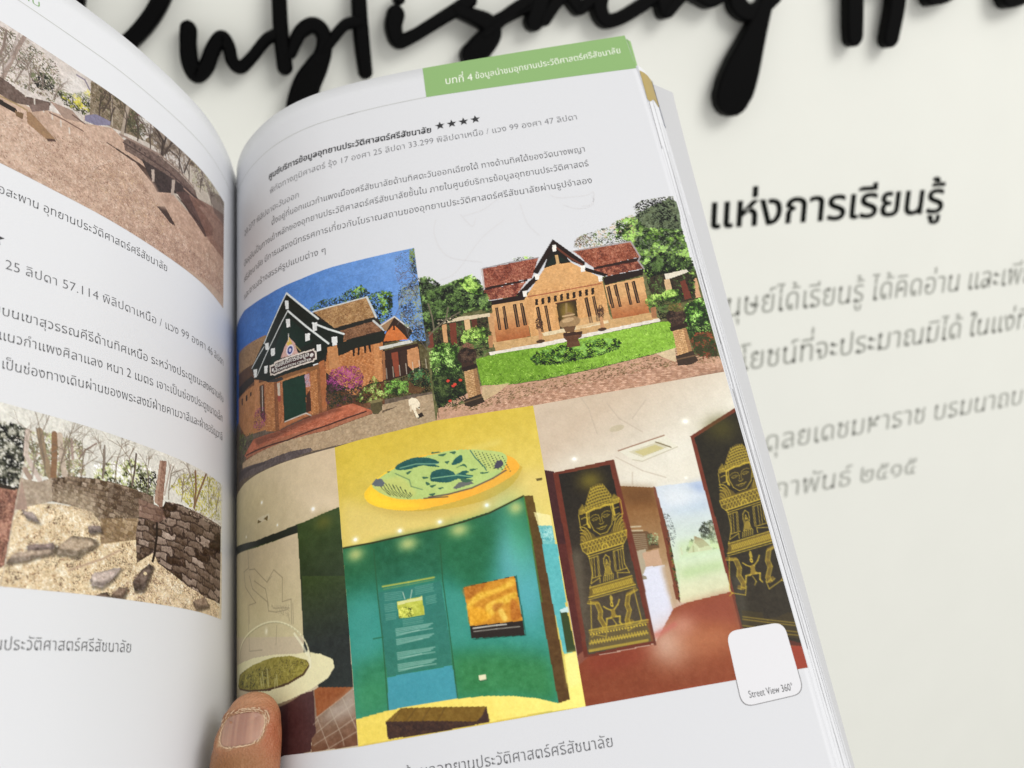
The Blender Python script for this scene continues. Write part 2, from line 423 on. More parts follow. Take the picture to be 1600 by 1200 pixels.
def strip(name, quad_rows, material, parent, smooth=False):
    V = [bk(*p) for r in quad_rows for p in r]; n = len(quad_rows[0]); F = []
    for i in range(len(quad_rows) - 1):
        for j in range(n - 1):
            F.append((i*n+j, i*n+j+1, (i+1)*n+j+1, (i+1)*n+j))
    return link(name, V, F, material, parent, smooth)
m_green = mat('green_ink', lin((138, 176, 112)) * 0.98, 0.45, 0.35)
m_gold = mat('gold_ink', lin((165, 143, 78)) * 0.98, 0.45, 0.35)
m_navy = mat('navy_ink', lin((70, 78, 105)) * 0.98, 0.5, 0.3)
m_line = mat('edge_line', lin((150, 150, 152)) * 0.98, 0.6, 0.2)
m_dkgreen = mat('dark_green_ink', lin((96, 140, 66)) * 0.98, 0.45, 0.35)
def edge_pt(w, v):                         # on the fanned fore-edge, w from the page edge (0) to the block edge (1)
    t = min(1, max(0, (v - 17) / 270.0)); bx = 82.45 + 0.5 * t
    return (75.2 + (bx - 75.2) * w, v, -0.9 - 11.1 * w + 1.2 * math.sin(math.pi * w))
def lift(p, h=0.12): return (p[0] + 0.8 * h, p[1], p[2] + 0.6 * h)
strip('tab_edge', [[(72.6, 0.6, -1.9), (74.6, -2.6, -4.6), (76.4, -2.0, -5.6)], [(74.4, 17.5, -1.9), (75.3, 16.4, -4.6), (76.4, 15.4, -5.6)]], m_green, book)
strip('tab_edge', [[(74.5, -2.4, -4.4), (75.2, -2.7, -4.9)], [(75.2, 16.5, -4.4), (75.6, 16.3, -4.9)]], m_dkgreen, book)
g = []
for w in np.linspace(0, 1, 7):
    v0 = 20.0 - 3.2 * w; v1 = 36.2 - 5.0 * w + 1.0 * math.sin(9 * w)
    g.append([lift(edge_pt(w, v0)), lift(edge_pt(w, 0.5*(v0+v1))), lift(edge_pt(w, v1))])
strip('tab_edge', g, m_gold, book)
strip('edge_line', [[lift(edge_pt(w, v), 0.2) for w in (0.95, 1.02)] for v in np.linspace(16.4, 43, 8)], m_navy, book)
_rl = random.Random(5)
m_gap = mat('edge_gap', lin((118, 118, 122)) * 0.98, 0.7, 0.1)
for i in range(16):
    w0 = _rl.uniform(.08, .97); va = _rl.uniform(38, 200); vb = min(296, va + _rl.uniform(40, 160)); w1 = min(.98, max(.05, w0 + _rl.uniform(-.07, .07))); wd = _rl.choice((.008, .012, .02))
    strip('edge_line', [[lift(edge_pt(w0 + (w1 - w0) * t + e * (1 - abs(2 * t - 1) ** 3), va + (vb - va) * t), 0.13) for e in (0, wd)] for t in np.linspace(0, 1, 14)], m_gap if i % 3 == 0 else m_line, book)
for w0, w1, va, vb, wd in ((0.55, 0.62, 60, 230, 0.01), (0.68, 0.66, 44, 180, 0.012), (0.8, 0.84, 90, 296, 0.012), (0.14, 0.18, 60, 140, 0.012), (0.9, 0.88, 44, 296, 0.01), (0.28, 0.5, 150, 296, 0.01), (0.06, 0.04, 36, 62, 0.035), (0.40, 0.36, 34, 128, 0.02), (0.34, 0.30, 118, 150, 0.03), (0.22, 0.30, 168, 255, 0.03), (0.5, 0.46, 190, 290, 0.012)):
    strip('edge_line', [[lift(edge_pt(w0 + (w1 - w0) * t + e, va + (vb - va) * t), 0.1) for e in (0, wd)] for t in np.linspace(0, 1, 12)], m_line, book)

# ------------------------------------------------------------------ printed things on the pages
def flat_poly(name, side, pts, col, parent, off, rough=0.45):
    """a flat printed area (polygon in page mm), cut fine along u so it follows the curl"""
    m = mat(name + '_ink', lin(col) * 0.98, rough, 0.3)
    bm = bmesh.new()
    vs = [bm.verts.new((p[0], p[1], 0)) for p in pts]
    bm.faces.new(vs)
    us = [p[0] for p in pts]
    for u in np.arange(math.floor(min(us)) + 1, max(us), 3.0):
        bmesh.ops.bisect_plane(bm, geom=bm.verts[:] + bm.edges[:] + bm.faces[:], plane_co=(u, 0, 0), plane_no=(1, 0, 0))
    bmesh.ops.triangulate(bm, faces=bm.faces[:])
    bm.verts.index_update()
    P = np.array([v.co[:2] for v in bm.verts]); F = [tuple(v.index for v in f.verts) for f in bm.faces]
    bm.free()
    return link(name, surf(side, P[:, 0], P[:, 1], off), F, m, parent)
_inks = {}
def ink(col):
    col = tuple(col)
    if col not in _inks: _inks[col] = mat('ink', lin(col) * 0.98, 0.55, 0.2)
    return _inks[col]
def page_text(s, side, A, B, em, col, off=-0.012, loops=True, lw=0.019, name='printed_line', h=0.07, bold=0.0):
    v, f, adv = layout(s, off, loops, lw)
    x0, x1 = v[:, 0].min(), v[:, 0].max()
    A, B = np.array(A, float), np.array(B, float)
    d = B - A; L = np.linalg.norm(d); d /= L
    n = np.array([d[1], -d[0]]) if side == 'R' else np.array([-d[1], d[0]])
    if n[1] > 0: n = -n
    k = L / (x1 - x0)
    P = A + np.outer((v[:, 0] - x0) * k, d) + np.outer(v[:, 1] * em, n)
    V = surf(side, P[:, 0], P[:, 1], h)
    F = list(f)
    if bold:
        nV = len(V)
        for i, (bx, by) in enumerate(((bold, 0), (0, bold), (-bold, 0))):
            V = np.vstack([V, surf(side, P[:, 0] + bx, P[:, 1] + by, h + 0.012 * (i + 1))])
            F += [tuple(nV * (i + 1) + a for a in q) for q in f]
    # single flat letters seen from the front; winding does not matter for the ink
    o = link(name, V, F, ink(col), page_r if side == 'R' else page_l, smooth=False)
    return o
def star(cu, cv, r, side, rot=0.0):
    pts = []
    for i in range(10):
        a = math.pi / 2 + i * math.pi / 5 + rot
        q = r if i % 2 == 0 else r * 0.42
        pts.append((cu + q * math.cos(a), cv - q * math.sin(a)))
    return flat_poly('printed_star', side, pts, (45, 45, 48), page_r if side == 'R' else page_l, 0.07)
# ------------------------------------------------------------------ print painter: fills a fine grid of ink colours in page mm
class Print:
    def __init__(s, side, u0, u1, v0, v1, base, res=0.22, seed=1):
        s.side, s.u0, s.v0, s.res = side, u0, v0, res
        s.W = int((u1 - u0) / res) + 1; s.H = int((v1 - v0) / res) + 1
        s.U = u0 + np.arange(s.W) * res; s.V = v0 + np.arange(s.H) * res
        s.img = np.empty((s.H, s.W, 3)); s.img[:] = base
        s.rs = np.random.RandomState(seed)
    def win(s, pts, pad=0.0):
        p = np.asarray(pts, float)
        i0 = max(0, int((p[:, 1].min() - pad - s.v0) / s.res)); i1 = min(s.H, int((p[:, 1].max() + pad - s.v0) / s.res) + 2)
        j0 = max(0, int((p[:, 0].min() - pad - s.u0) / s.res)); j1 = min(s.W, int((p[:, 0].max() + pad - s.u0) / s.res) + 2)
        if i1 <= i0 or j1 <= j0: return None
        return i0, i1, j0, j1
    def mask(s, pts, w):
        i0, i1, j0, j1 = w
        X, Y = np.meshgrid(s.U[j0:j1], s.V[i0:i1])
        m = np.zeros(X.shape, bool)
        p = np.asarray(pts, float); q = np.roll(p, -1, 0)
        for (x0, y0), (x1, y1) in zip(p, q):
            if y0 == y1: continue
            c = (y0 > Y) != (y1 > Y)
            m ^= c & (X < (x1 - x0) * (Y - y0) / (y1 - y0) + x0)
        return m, X, Y
    def put(s, w, a, col):
        i0, i1, j0, j1 = w
        a = np.asarray(a, float)[..., None]
        s.img[i0:i1, j0:j1] = s.img[i0:i1, j0:j1] * (1 - a) + np.asarray(col, float) * a
    def noise(s, shape, cell):
        h, w = shape
        gh, gw = int(h / cell) + 3, int(w / cell) + 3
        g = s.rs.rand(gh, gw)
        y = np.arange(h) / cell; x = np.arange(w) / cell
        yi = y.astype(int); xi = x.astype(int); fy = (y - yi); fx = (x - xi)
        fy = (fy * fy * (3 - 2 * fy))[:, None]; fx = (fx * fx * (3 - 2 * fx))[None]
        a = g[yi][:, xi]; b = g[yi][:, xi + 1]; c = g[yi + 1][:, xi]; d = g[yi + 1][:, xi + 1]
        return (a * (1 - fx) + b * fx) * (1 - fy) + (c * (1 - fx) + d * fx) * fy - 0.5
    def poly(s, pts, col, a=1.0, tex=0.0, cell=4, to=None, p0=None, p1=None, soft=0.0):
        """filled polygon; optional second colour `to` blended from p0 to p1; tex = grain amplitude (0-255)"""
        w = s.win(pts, soft * 2)
        if w is None: return
        m, X, Y = s.mask(pts, w)
        m = m.astype(float)
        if soft:
            k = max(1, int(soft / s.res))
            for _ in range(2):
                for ax in (0, 1):
                    c = np.cumsum(np.pad(m, [(k + 1, k) if ax == 0 else (0, 0), (k + 1, k) if ax == 1 else (0, 0)], mode='edge'), ax)
                    m = (c[2*k+1:] - c[:-2*k-1]) / (2*k+1) if ax == 0 else (c[:, 2*k+1:] - c[:, :-2*k-1]) / (2*k+1)
        col = np.asarray(col, float) * np.ones(X.shape + (1,))
        if to is not None:
            p0 = np.asarray(p0, float).ravel()[:2]; p1 = np.asarray(p1, float).ravel()[:2]; d = p1 - p0
            t = np.clip(((X - p0[0]) * d[0] + (Y - p0[1]) * d[1]) / (d @ d), 0, 1)[..., None]
            col = col * (1 - t) + np.asarray(to, float) * t
        if tex:
            col = col + (tex * (s.noise(X.shape, cell) + 0.6 * s.noise(X.shape, cell * 3) + 0.7 * s.noise(X.shape, 1.3)))[..., None]
        s.put(w, m * a, np.clip(col, 0, 255))
    def line(s, pts, wd, col, a=1.0):
        pts = np.asarray(pts, float)
        for p, q in zip(pts[:-1], pts[1:]):
            w = s.win([p, q], wd)
            if w is None: continue
            X, Y = np.meshgrid(s.U[w[2]:w[3]], s.V[w[0]:w[1]])
            d = q - p; L = d @ d + 1e-9
            t = np.clip(((X - p[0]) * d[0] + (Y - p[1]) * d[1]) / L, 0, 1)
            D = np.hypot(X - p[0] - t * d[0], Y - p[1] - t * d[1])
            s.put(w, a * np.clip((wd / 2 - D) / s.res + 0.5, 0, 1) * min(1, wd / s.res * 1.2), col)
    def ell(s, c, rx, ry, col, rot=0.0, a=1.0, soft=0.12):
        c = np.asarray(c, float).ravel()[:2]
        R = max(rx, ry) * (1 + soft)
        w = s.win([c - R, c + R])
        if w is None: return
        X, Y = np.meshgrid(s.U[w[2]:w[3]] - c[0], s.V[w[0]:w[1]] - c[1])
        ca, sa = math.cos(rot), math.sin(rot)
        r = np.hypot((X * ca + Y * sa) / rx, (-X * sa + Y * ca) / ry)
        s.put(w, a * np.clip((1 + soft / 2 - r) / max(soft, 1e-3), 0, 1), col)
    def glow(s, c, rx, ry, col, a=1.0, rot=0.0):
        c = np.asarray(c, float).ravel()[:2]
        R = max(rx, ry) * 2.6
        w = s.win([c - R, c + R])
        if w is None: return
        X, Y = np.meshgrid(s.U[w[2]:w[3]] - c[0], s.V[w[0]:w[1]] - c[1])
        ca, sa = math.cos(rot), math.sin(rot)
        r2 = ((X * ca + Y * sa) / rx) ** 2 + ((-X * sa + Y * ca) / ry) ** 2
        s.put(w, a * np.exp(-r2), col)
    def dabs(s, pts, n, r0, r1, cols, asp=0.6, rot=None, jit=12, a=0.85):
        """small brush dabs scattered inside a polygon, light and dark ones in clumps; greenery is lit from above"""
        w = s.win(pts)
        if w is None: return
        m, X, Y = s.mask(pts, w)
        idx = np.argwhere(m)
        if not len(idx): return
        cols = np.asarray(sorted(cols, key=sum), float)
        mean = cols.mean(0); green = mean[1] >= mean[0] and mean[1] > mean[2] + 12
        field = s.noise(X.shape, 11) * 1.0 + s.noise(X.shape, 4.5) * 0.9
        if green:
            cols = np.vstack([cols[0] * 0.45, cols[0] * 0.75, cols, np.minimum(255, cols[-1] * 1.22 + 8)])
            i0, i1 = idx[:, 0].min(), idx[:, 0].max() + 1
        for k in s.rs.randint(0, len(idx), int(n * (3.0 if r1 < .95 else 2.4))):
            i, j = idx[k]
            r = s.rs.uniform(r0, r1) * (0.46 if green else 0.52)
            q = 0.5 + field[i, j] * (1.35 if green else 1.0) + s.rs.uniform(-.25, .25)
            if green: q += 0.35 * (0.5 - (i - i0) / (i1 - i0))
            c = np.clip(cols[int(min(len(cols) - 1, max(0, q * len(cols))))] + s.rs.uniform(-jit, jit), 0, 255)
            s.ell((X[i, j] + s.rs.uniform(-.1, .1), Y[i, j] + s.rs.uniform(-.1, .1)), r, r * asp, c,
                  s.rs.uniform(0, math.pi) if rot is None else rot + s.rs.uniform(-.25, .25), a, 0.5)
    def branch(s, p, ang, L, w, depth, col, a=0.85):
        """bare twigs: a bent limb that forks (ang 0 = up the page)"""
        q = np.asarray(p, float).ravel()[:2]; pts = [q]
        for i in range(3):
            ang += s.rs.uniform(-.16, .16); q = q + np.array([math.sin(ang), -math.cos(ang)]) * L / 3; pts.append(q)
        s.line(pts, w, np.asarray(col, float) + s.rs.uniform(-12, 12), a)
        if depth:
            for k in range(s.rs.randint(2, 4)):
                t = pts[s.rs.randint(1, 4)]
                s.branch(t, ang + s.rs.uniform(-.9, .9), L * s.rs.uniform(.5, .8), w * .62, depth - 1, col, a)
    def rock(s, pts, col):
        """a lump of stone: contact shadow, lit top, darker underside, pitted grain"""
        P = []
        for a_, b_ in zip(np.asarray(pts, float), np.roll(np.asarray(pts, float), -1, 0)):
            P += [a_ + (b_ - a_) * t + (s.rs.uniform(-.3, .3, 2) if t else 0) for t in (0, .3, .65)]
        P = np.array(P); c = P.mean(0)
        s.poly(c + (P - c) * 1.08 + np.array([-.5, .55]), np.array(col) * .45, a=.6, soft=.4)
        s.poly(P, np.array(col) * .8, tex=44, cell=3)
        s.poly(c + (P - c) * np.array([.86, .62]) + np.array([.15, -.45]), np.minimum(255, np.array(col) * 1.12), a=.85, tex=44, cell=3, soft=.25)
    def bricks(s, quad, nu, nv, mortar, a=0.6, wd=0.16, jit=16, clip=None, wob=0.25):
        """courses inside a four-cornered field (corner order: around)"""
        q = np.asarray(quad, float)
        w = s.win(q)
        if w is None: return
        m, X, Y = s.mask(q if clip is None else clip, w)
        A = []; B = []
        for (x, y), (S, T) in zip(q, ((0, 0), (1, 0), (1, 1), (0, 1))):
            A += [[x, y, 1, 0, 0, 0, -S*x, -S*y], [0, 0, 0, x, y, 1, -T*x, -T*y]]; B += [S, T]
        h = np.linalg.lstsq(np.array(A), np.array(B), rcond=None)[0]
        D = h[6]*X + h[7]*Y + 1
        S = (h[0]*X + h[1]*Y + h[2]) / D * nu; T = (h[3]*X + h[4]*Y + h[5]) / D * nv
        S = S + wob * (s.noise(X.shape, 14) + 0.6 * s.noise(X.shape, 6)); T = T + wob * (s.noise(X.shape, 16) + 0.6 * s.noise(X.shape, 6))
        row = np.floor(T); S2 = S + 0.5 * (row % 2)
        cell = np.floor(S2)
        rnd = np.modf(np.sin(row * 12.9898 + cell * 78.233) * 43758.5453)[0]
        i0, i1, j0, j1 = w
        ft = T - row
        s.img[i0:i1, j0:j1] += (m * jit * (rnd + 0.7 * np.clip(.45 - ft, 0, 1) - 0.5 * np.clip(ft - .6, 0, 1)))[..., None]
        e = np.minimum(np.minimum(S2 - cell, 1 - S2 + cell) * 2.0, np.minimum(T - row, 1 - T + row))
        s.put(w, m * a * (e < wd), mortar)
        np.clip(s.img, 0, 255, out=s.img)
    def grain(s, amp, tone_amp=1.0, sat=1.0, dim=0.0):
        """camera and press: a touch of blur, uneven tone, fine grain"""
        p = np.pad(s.img, ((1, 1), (1, 1), (0, 0)), mode='edge')
        blur = (p[:-2, 1:-1] + p[2:, 1:-1] + p[1:-1, :-2] + p[1:-1, 2:]) / 4
        keep = np.all(s.img == np.array(WHITE, float), -1)
        s.blank = keep.copy()
        s.img = np.clip(118 + (s.img - 118) * 1.1 - 3 - dim, 0, 255)
        g = s.img.mean(-1, keepdims=True); s.img = g + (s.img - g) * sat
        s.img = np.clip(s.img + (0.35 if tone_amp > .5 else -0.3) * (s.img - blur), 0, 255)
        sh = (s.H, s.W)
        tone = 1 + 0.02 * s.noise(sh, 30) + tone_amp * (0.05 * s.noise(sh, 7) + 0.10 * s.noise(sh, 2.6) + 0.10 * s.noise(sh, 1.6))
        s.img = s.img * tone[..., None] + amp * (s.rs.rand(s.H, s.W)[..., None] - 0.5) + amp * 0.5 * (s.rs.rand(s.H, s.W, 3) - 0.5)
        s.img[keep] = WHITE
        np.clip(s.img, 0, 255, out=s.img)
    def build(s, name, parent, left=None, right=None, top=None, bottom=None, h=0.05, label=None):
        """mesh of the painted area, its ink stored per point; edges are (u, v) lines the sheet is trimmed to"""
        U, V = np.meshgrid(s.U, s.V)
        def cut(e, ax, X): e = np.array(sorted(e, key=lambda q: q[ax])); return np.interp(X, e[:, ax], e[:, 1 - ax])
        if left: U = np.maximum(U, cut(left, 1, V))
        if right: U = np.minimum(U, cut(right, 1, V))
        if top: V = np.maximum(V, cut(top, 0, U))
        if bottom: V = np.minimum(V, cut(bottom, 0, U))
        P = surf(s.side, U.ravel(), V.ravel(), h)
        idx = np.arange(s.H * s.W).reshape(s.H, s.W)
        F = np.stack([idx[:-1, :-1], idx[1:, :-1], idx[1:, 1:], idx[:-1, 1:]], -1).reshape(-1, 4)
        if s.side == 'L': F = F[:, ::-1]
        bl = s.blank
        keep = ~(bl[:-1, :-1] & bl[1:, :-1] & bl[1:, 1:] & bl[:-1, 1:])
        F = F[keep.ravel()]
        ua, va = U.ravel(), V.ravel()
        ar = np.abs((ua[F[:, 2]] - ua[F[:, 0]]) * (va[F[:, 2]] - va[F[:, 0]]))
        F = F[ar > 1e-5]
        use = np.zeros(len(P), bool); use[F.ravel()] = True
        remap = np.cumsum(use) - 1
        o = link(name, P[use], remap[F].astype(np.int32), m_print, parent)
        at = o.data.color_attributes.new('ink', 'FLOAT_COLOR', 'POINT')
        c = np.ones((int(use.sum()), 4), np.float32)
        c[:, :3] = (lin(s.img.reshape(-1, 3)[use]) * 0.98)
        at.data.foreach_set('color', c.ravel())
        return tag(o, label)
def sp(pts, n=6):
    """rounded closed outline through the given points"""
    P = np.array(pts, float); N_ = len(P); out = []
    for i in range(N_):
        a, b, c, d = P[i - 1], P[i], P[(i + 1) % N_], P[(i + 2) % N_]
        for t in np.arange(n) / n: out.append(tuple(0.5 * (2*b + (c-a)*t + (2*a-5*b+4*c-d)*t*t + (3*b-a-3*c+d)*t**3)))
    return out
m_print = bpy.data.materials.new('photo_print')
m_print.use_nodes = True
_nt = m_print.node_tree; _b = _nt.nodes['Principled BSDF']
_at = _nt.nodes.new('ShaderNodeAttribute'); _at.attribute_name = 'ink'
_nt.links.new(_at.outputs['Color'], _b.inputs['Base Color'])
_b.inputs['Roughness'].default_value = 0.42
_b.inputs['Specular IOR Level'].default_value = 0.3

R = math.radians

# each printed photo was measured in its own little grid; these polynomials turn grid units into page mm
GRID = {'b': [[123.41, -9.2097, 1.1164, -0.094042, -0.058863, 0.053325, -0.014912, 79.595, -9.3273, 1.2932, -0.17017, 0.025434, -0.0032773, -3.6587, -0.61328, -0.22418, 0.022562, -0.0031589, 3.205, 1.3437, 0.18459, -0.000355, -2.9817, -1.0371, -0.077816, 1.614, 0.31284, -0.3687], [64.493, 97.226, -12.216, 1.6093, -0.26443, 0.068627, -0.013226, 18.554, -4.1226, 0.33391, -0.17944, 0.030583, -0.012468, -6.8309, 1.0213, 1.0204, 0.14035, 0.022158, 8.0583, -2.1335, -1.3697, -0.11823, -5.3876, 2.4629, 0.61101, 1.4024, -0.95224, 0.013413]], 'd': [[-22.611, 5.5697, 128.91, -299.31, 315.89, -165.73, 34.912, 724.92, -389.4, -32.824, 308.41, -223.3, 53.748, -3062.5, 1702.5, -442.81, -68.935, 46.83, 7520.9, -3092.2, 638.86, -28.337, -10150.0, 2591.2, -264.55, 7085.0, -827.96, -1999.4], [186.33, 66.927, 9.9665, -42.295, 47.541, -25.595, 5.4731, 156.67, -135.55, 28.324, 32.286, -30.257, 7.8322, -625.2, 462.2, -137.39, 8.1511, 4.8942, 1487.1, -768.43, 161.56, -11.96, -1969.4, 617.49, -62.239, 1355.5, -192.56, -378.22]], 'e': [[79.024, -3.1146, 0.20991, -0.034007, 0.020424, -0.011257, 0.0026591, 63.876, -3.5052, 0.65034, -0.044095, -0.00066224, 0.00051761, -13.696, -3.4294, -0.47436, 0.013494, 0.00084854, 16.111, 4.9081, 0.38724, -0.0053094, -13.832, -3.2217, -0.10935, 6.7382, 0.7813, -1.3482], [149.53, 62.262, -5.4335, 0.48002, -0.029316, -0.0049018, 0.0018251, 16.843, -4.1465, 0.37526, -0.058877, -0.00061585, 0.00029965, -9.5908, 0.99455, -0.21855, 0.064361, 0.0010352, 10.747, 1.3786, 0.018933, -0.027877, -9.5068, -1.3515, 0.033373, 4.7672, 0.33219, -0.95752]], 'f': [[76.553, -3.2207, 0.22395, -0.012951, -0.0054765, 0.0026985, -0.00023753, 70.513, -3.4901, 0.69021, -0.075068, 0.012383, -0.0022835, -22.294, -5.3762, -0.33847, 0.022153, -0.0013237, 31.094, 7.5184, 0.27351, -0.0067597, -28.6, -4.8744, -0.0788, 14.248, 1.1799, -2.8753], [198.3, 62.219, -5.7611, 0.55867, -0.057413, 0.007342, -0.0008015, 15.078, -5.3535, 0.23538, -0.057616, 0.0048136, -0.001156, -8.7257, 3.6354, 0.17356, 0.052825, 0.00066632, 10.508, -2.1205, -0.32851, -0.024131, -8.9609, 0.88142, 0.13777, 4.2432, -0.20389, -0.8137]], 'g': [[152.94, -9.4615, 0.88052, -0.083273, 0.0082052, -0.00047721, -0.00035169, 57.668, -5.2213, 0.44872, -0.037813, 0.0025723, 0.0025103, -0.90159, 0.31547, 0.051705, -0.015626, -0.007439, -0.20758, -0.40142, -0.024119, 0.023263, 0.52334, 0.2607, -0.022585, -0.34111, -0.038475, 0.067358], [159.82, 62.807, -5.8512, 0.57075, -0.085091, 0.026471, -0.0048849, 10.144, -1.8453, 0.35513, -0.053922, 0.013258, -0.011649, -0.34806, -0.3985, -0.29966, 0.056741, 0.023431, 0.43626, 1.1561, 0.17286, -0.068548, -0.97033, -0.89407, 0.016038, 0.77071, 0.20302, -0.19556]], 'h': [[153.4, -9.6062, 0.90018, -0.075595, -0.020409, 0.034301, -0.015359, 58.276, -5.3272, 0.47407, -0.024946, -0.023888, 0.015792, -0.91228, 0.30529, 0.01872, -0.0045116, -0.0095124, -0.23198, -0.39142, -0.0028907, 0.018745, 0.57771, 0.26327, -0.026618, -0.387, -0.041044, 0.080054], [212.03, 58.586, -5.503, 0.53618, -0.068456, 0.011485, 0.0018927, 9.3781, -1.7945, 0.26529, -0.073886, 0.046087, -0.030523, -0.25956, -0.13431, -0.071086, 0.051457, 0.026556, 0.19647, 0.54301, -0.037814, -0.063475, -0.42191, -0.38273, 0.07308, 0.34109, 0.066414, -0.087023]], 'l': [[147.27, -7.894, 0.60762, -0.047957, 0.0011354, 0.0018189, -0.00042771, -44.366, 0.66895, 0.28895, -0.024688, 0.0017947, -0.00097089, -21.474, 7.3085, -1.2713, 0.048175, 0.00051289, 29.922, -10.643, 1.3048, -0.017119, -40.197, 6.9566, -0.50462, 20.756, -1.2038, -5.237], [23.553, 67.549, -5.5957, 0.48312, -0.050961, 0.01055, -0.0020698, -41.265, 14.333, -1.5035, 0.23294, -0.027145, 0.0032274, -31.73, 20.28, -4.5099, 0.19164, -0.02284, 56.003, -29.491, 4.9654, 0.034691, -69.865, 23.19, -2.4878, 32.987, -4.5142, -6.9109]], 'q': [[131.95, -9.1578, 1.0194, -0.12904, 0.038283, -0.023271, 0.0066945, 70.677, -7.5658, 0.91214, -0.10864, 0.032152, -0.0049123, -2.194, -0.18997, -0.15419, -0.02918, -0.010179, 1.472, 0.68855, 0.18645, 0.035491, -1.506, -0.6337, -0.10128, 0.94158, 0.2218, -0.24349], [-25.852, 97.046, -10.963, 1.3297, -0.30658, 0.15965, -0.04476, 17.929, -3.3418, 0.49852, -0.01726, -0.13737, 0.027067, -4.8388, 0.021717, 0.16634, 0.26065, 0.062712, 5.119, -0.52554, -0.69415, -0.23613, -3.0329, 1.2944, 0.47447, 0.37934, -0.66044, 0.20471]]}
def pz0(k, *pts):
    cu, cv = GRID[k]; out = []
    for x, y in pts:
        x /= 1000.0; y /= 1000.0
        m = [x**i * y**j for i in range(7) for j in range(7 - i)]
        out.append((sum(a*b for a, b in zip(cu, m)), sum(a*b for a, b in zip(cv, m))))
    return out
LEAF_D = [(38, 52, 30), (52, 70, 36), (70, 92, 46), (30, 42, 26)]
LEAF_M = [(70, 100, 40), (95, 130, 50), (55, 80, 36), (120, 150, 66)]
LEAF_L = [(120, 160, 62), (96, 138, 52), (146, 180, 84), (78, 112, 44)]
MAG = [(150, 60, 120), (178, 90, 150), (120, 48, 96), (96, 50, 80)]
WHITE = (226, 226, 229)

# ---- information centre under a blue sky
p = Print('R', 14, 122, 88, 168, (80, 130, 190), seed=3)
p.poly([(10, 88), (125, 88), (125, 170), (10, 170)], (52, 100, 168), to=(112, 150, 205), p0=(30, 130), p1=(112, 96), tex=8, cell=12)
p.poly([(89.8, 124.5), (124.0, 132.3), (121.9, 165.0), (85.0, 157.2)], (92, 84, 56), tex=30, cell=3)
p.dabs([(93.1, 142.2), (122.9, 142.8), (122.4, 154.4), (92.5, 151.0)], 420, .3, .7, LEAF_D + [(96, 120, 60)])
p.poly([(10, 135), (60, 135), (60, 150), (122, 152), (122, 170), (10, 170)], (104, 92, 80), tex=20)
p.poly([(29.5, 117.2), (105.2, 131.4), (103.5, 153.5), (85.2, 153.6), (29.3, 143.4)], (104, 72, 50), tex=24)
p.dabs([(75.7, 106.6), (81.6, 104.3), (87.9, 105.0), (95.7, 102.1), (98.3, 102.2), (102.0, 107.0), (106.5, 106.5), (110.3, 108.6), (109.1, 118.9), (103.2, 120.7), (87.5, 112.7), (77.3, 107.8)], 700, .3, .9, LEAF_D)
p.dabs([(94.0, 104.5), (98.3, 101.9), (101.3, 106.4), (102.5, 110.8), (95.3, 107.4)], 120, .3, .7, LEAF_M)
p.dabs([(104.2, 107.2), (109.7, 107.6), (109.8, 115.0), (105.6, 117.3)], 160, .3, .7, LEAF_M)
p.poly([(77.3, 108.6), (100.1, 108.2), (106.0, 124.1), (103.8, 144.7), (82.7, 144.1), (77.0, 131.8), (71.2, 109.7)], (50, 42, 36), tex=10)
p.poly([(78.1, 108.3), (100.1, 108.0), (102.9, 117.6), (87.1, 118.6)], (160, 126, 88), tex=34, cell=2)
p.dabs([(78.1, 108.3), (100.1, 108.0), (102.9, 117.6), (87.1, 118.6)], 420, .2, .5, [(120, 88, 60), (182, 148, 106), (140, 104, 70)], asp=.5, rot=R(-15))
p.line([(77.8, 108.2), (89.2, 108.4), (100.1, 108.0)], .55, (196, 200, 200)); p.line([(100.1, 108.0), (101.9, 113.6), (103.1, 117.6)], .8, (190, 195, 195))
p.poly([(86.4, 118.0), (102.4, 117.3), (102.8, 118.6), (87.8, 119.7)], (40, 38, 34))
p.poly([(88.0, 119.9), (101.9, 119.0), (105.3, 123.6), (89.8, 124.2)], (126, 92, 68), tex=26, cell=2)
p.dabs([(88.0, 119.9), (101.9, 119.0), (105.3, 123.6), (89.8, 124.2)], 160, .2, .45, [(96, 68, 52), (150, 112, 84)], asp=.5)
p.line([(101.9, 118.8), (105.6, 123.6)], .8, (186, 188, 186))
p.poly([(83.8, 123.8), (89.8, 124.5), (105.9, 124.4), (104.8, 128.2), (103.7, 144.3), (100.0, 143.9), (96.1, 144.5), (92.7, 148.1), (81.7, 134.7)], (182, 126, 82), tex=14)
p.bricks([(83.7, 125.2), (105.0, 125.1), (103.7, 144.3), (82.7, 144.1)], 26, 26, (140, 90, 55), a=.35, clip=[(83.8, 123.8), (89.8, 124.5), (105.9, 124.4), (104.8, 128.2), (103.7, 144.3), (100.0, 143.9), (96.1, 144.5), (92.7, 148.1), (81.7, 134.7)])
p.poly([(87.2, 124.6), (106.0, 124.2), (104.8, 128.3), (103.0, 128.7), (93.9, 128.7), (89.5, 129.9), (87.1, 130.1)], (34, 38, 30))
for q in ([(93.2, 128.4), (94.1, 128.7), (93.7, 131.7), (93.0, 131.6)], [(95.1, 128.5), (96.0, 128.7), (95.6, 131.6), (94.9, 131.6)], [(97.6, 128.5), (98.4, 128.7), (98.2, 131.4), (97.5, 131.4)], [(99.3, 128.4), (100.2, 128.6), (100.1, 131.6), (99.4, 131.4)]):
    p.poly(q, (36, 30, 24))
p.poly([(101.2, 128.5), (103.2, 128.7), (103.5, 143.9), (100.9, 143.8)], (196, 142, 96), a=.6)
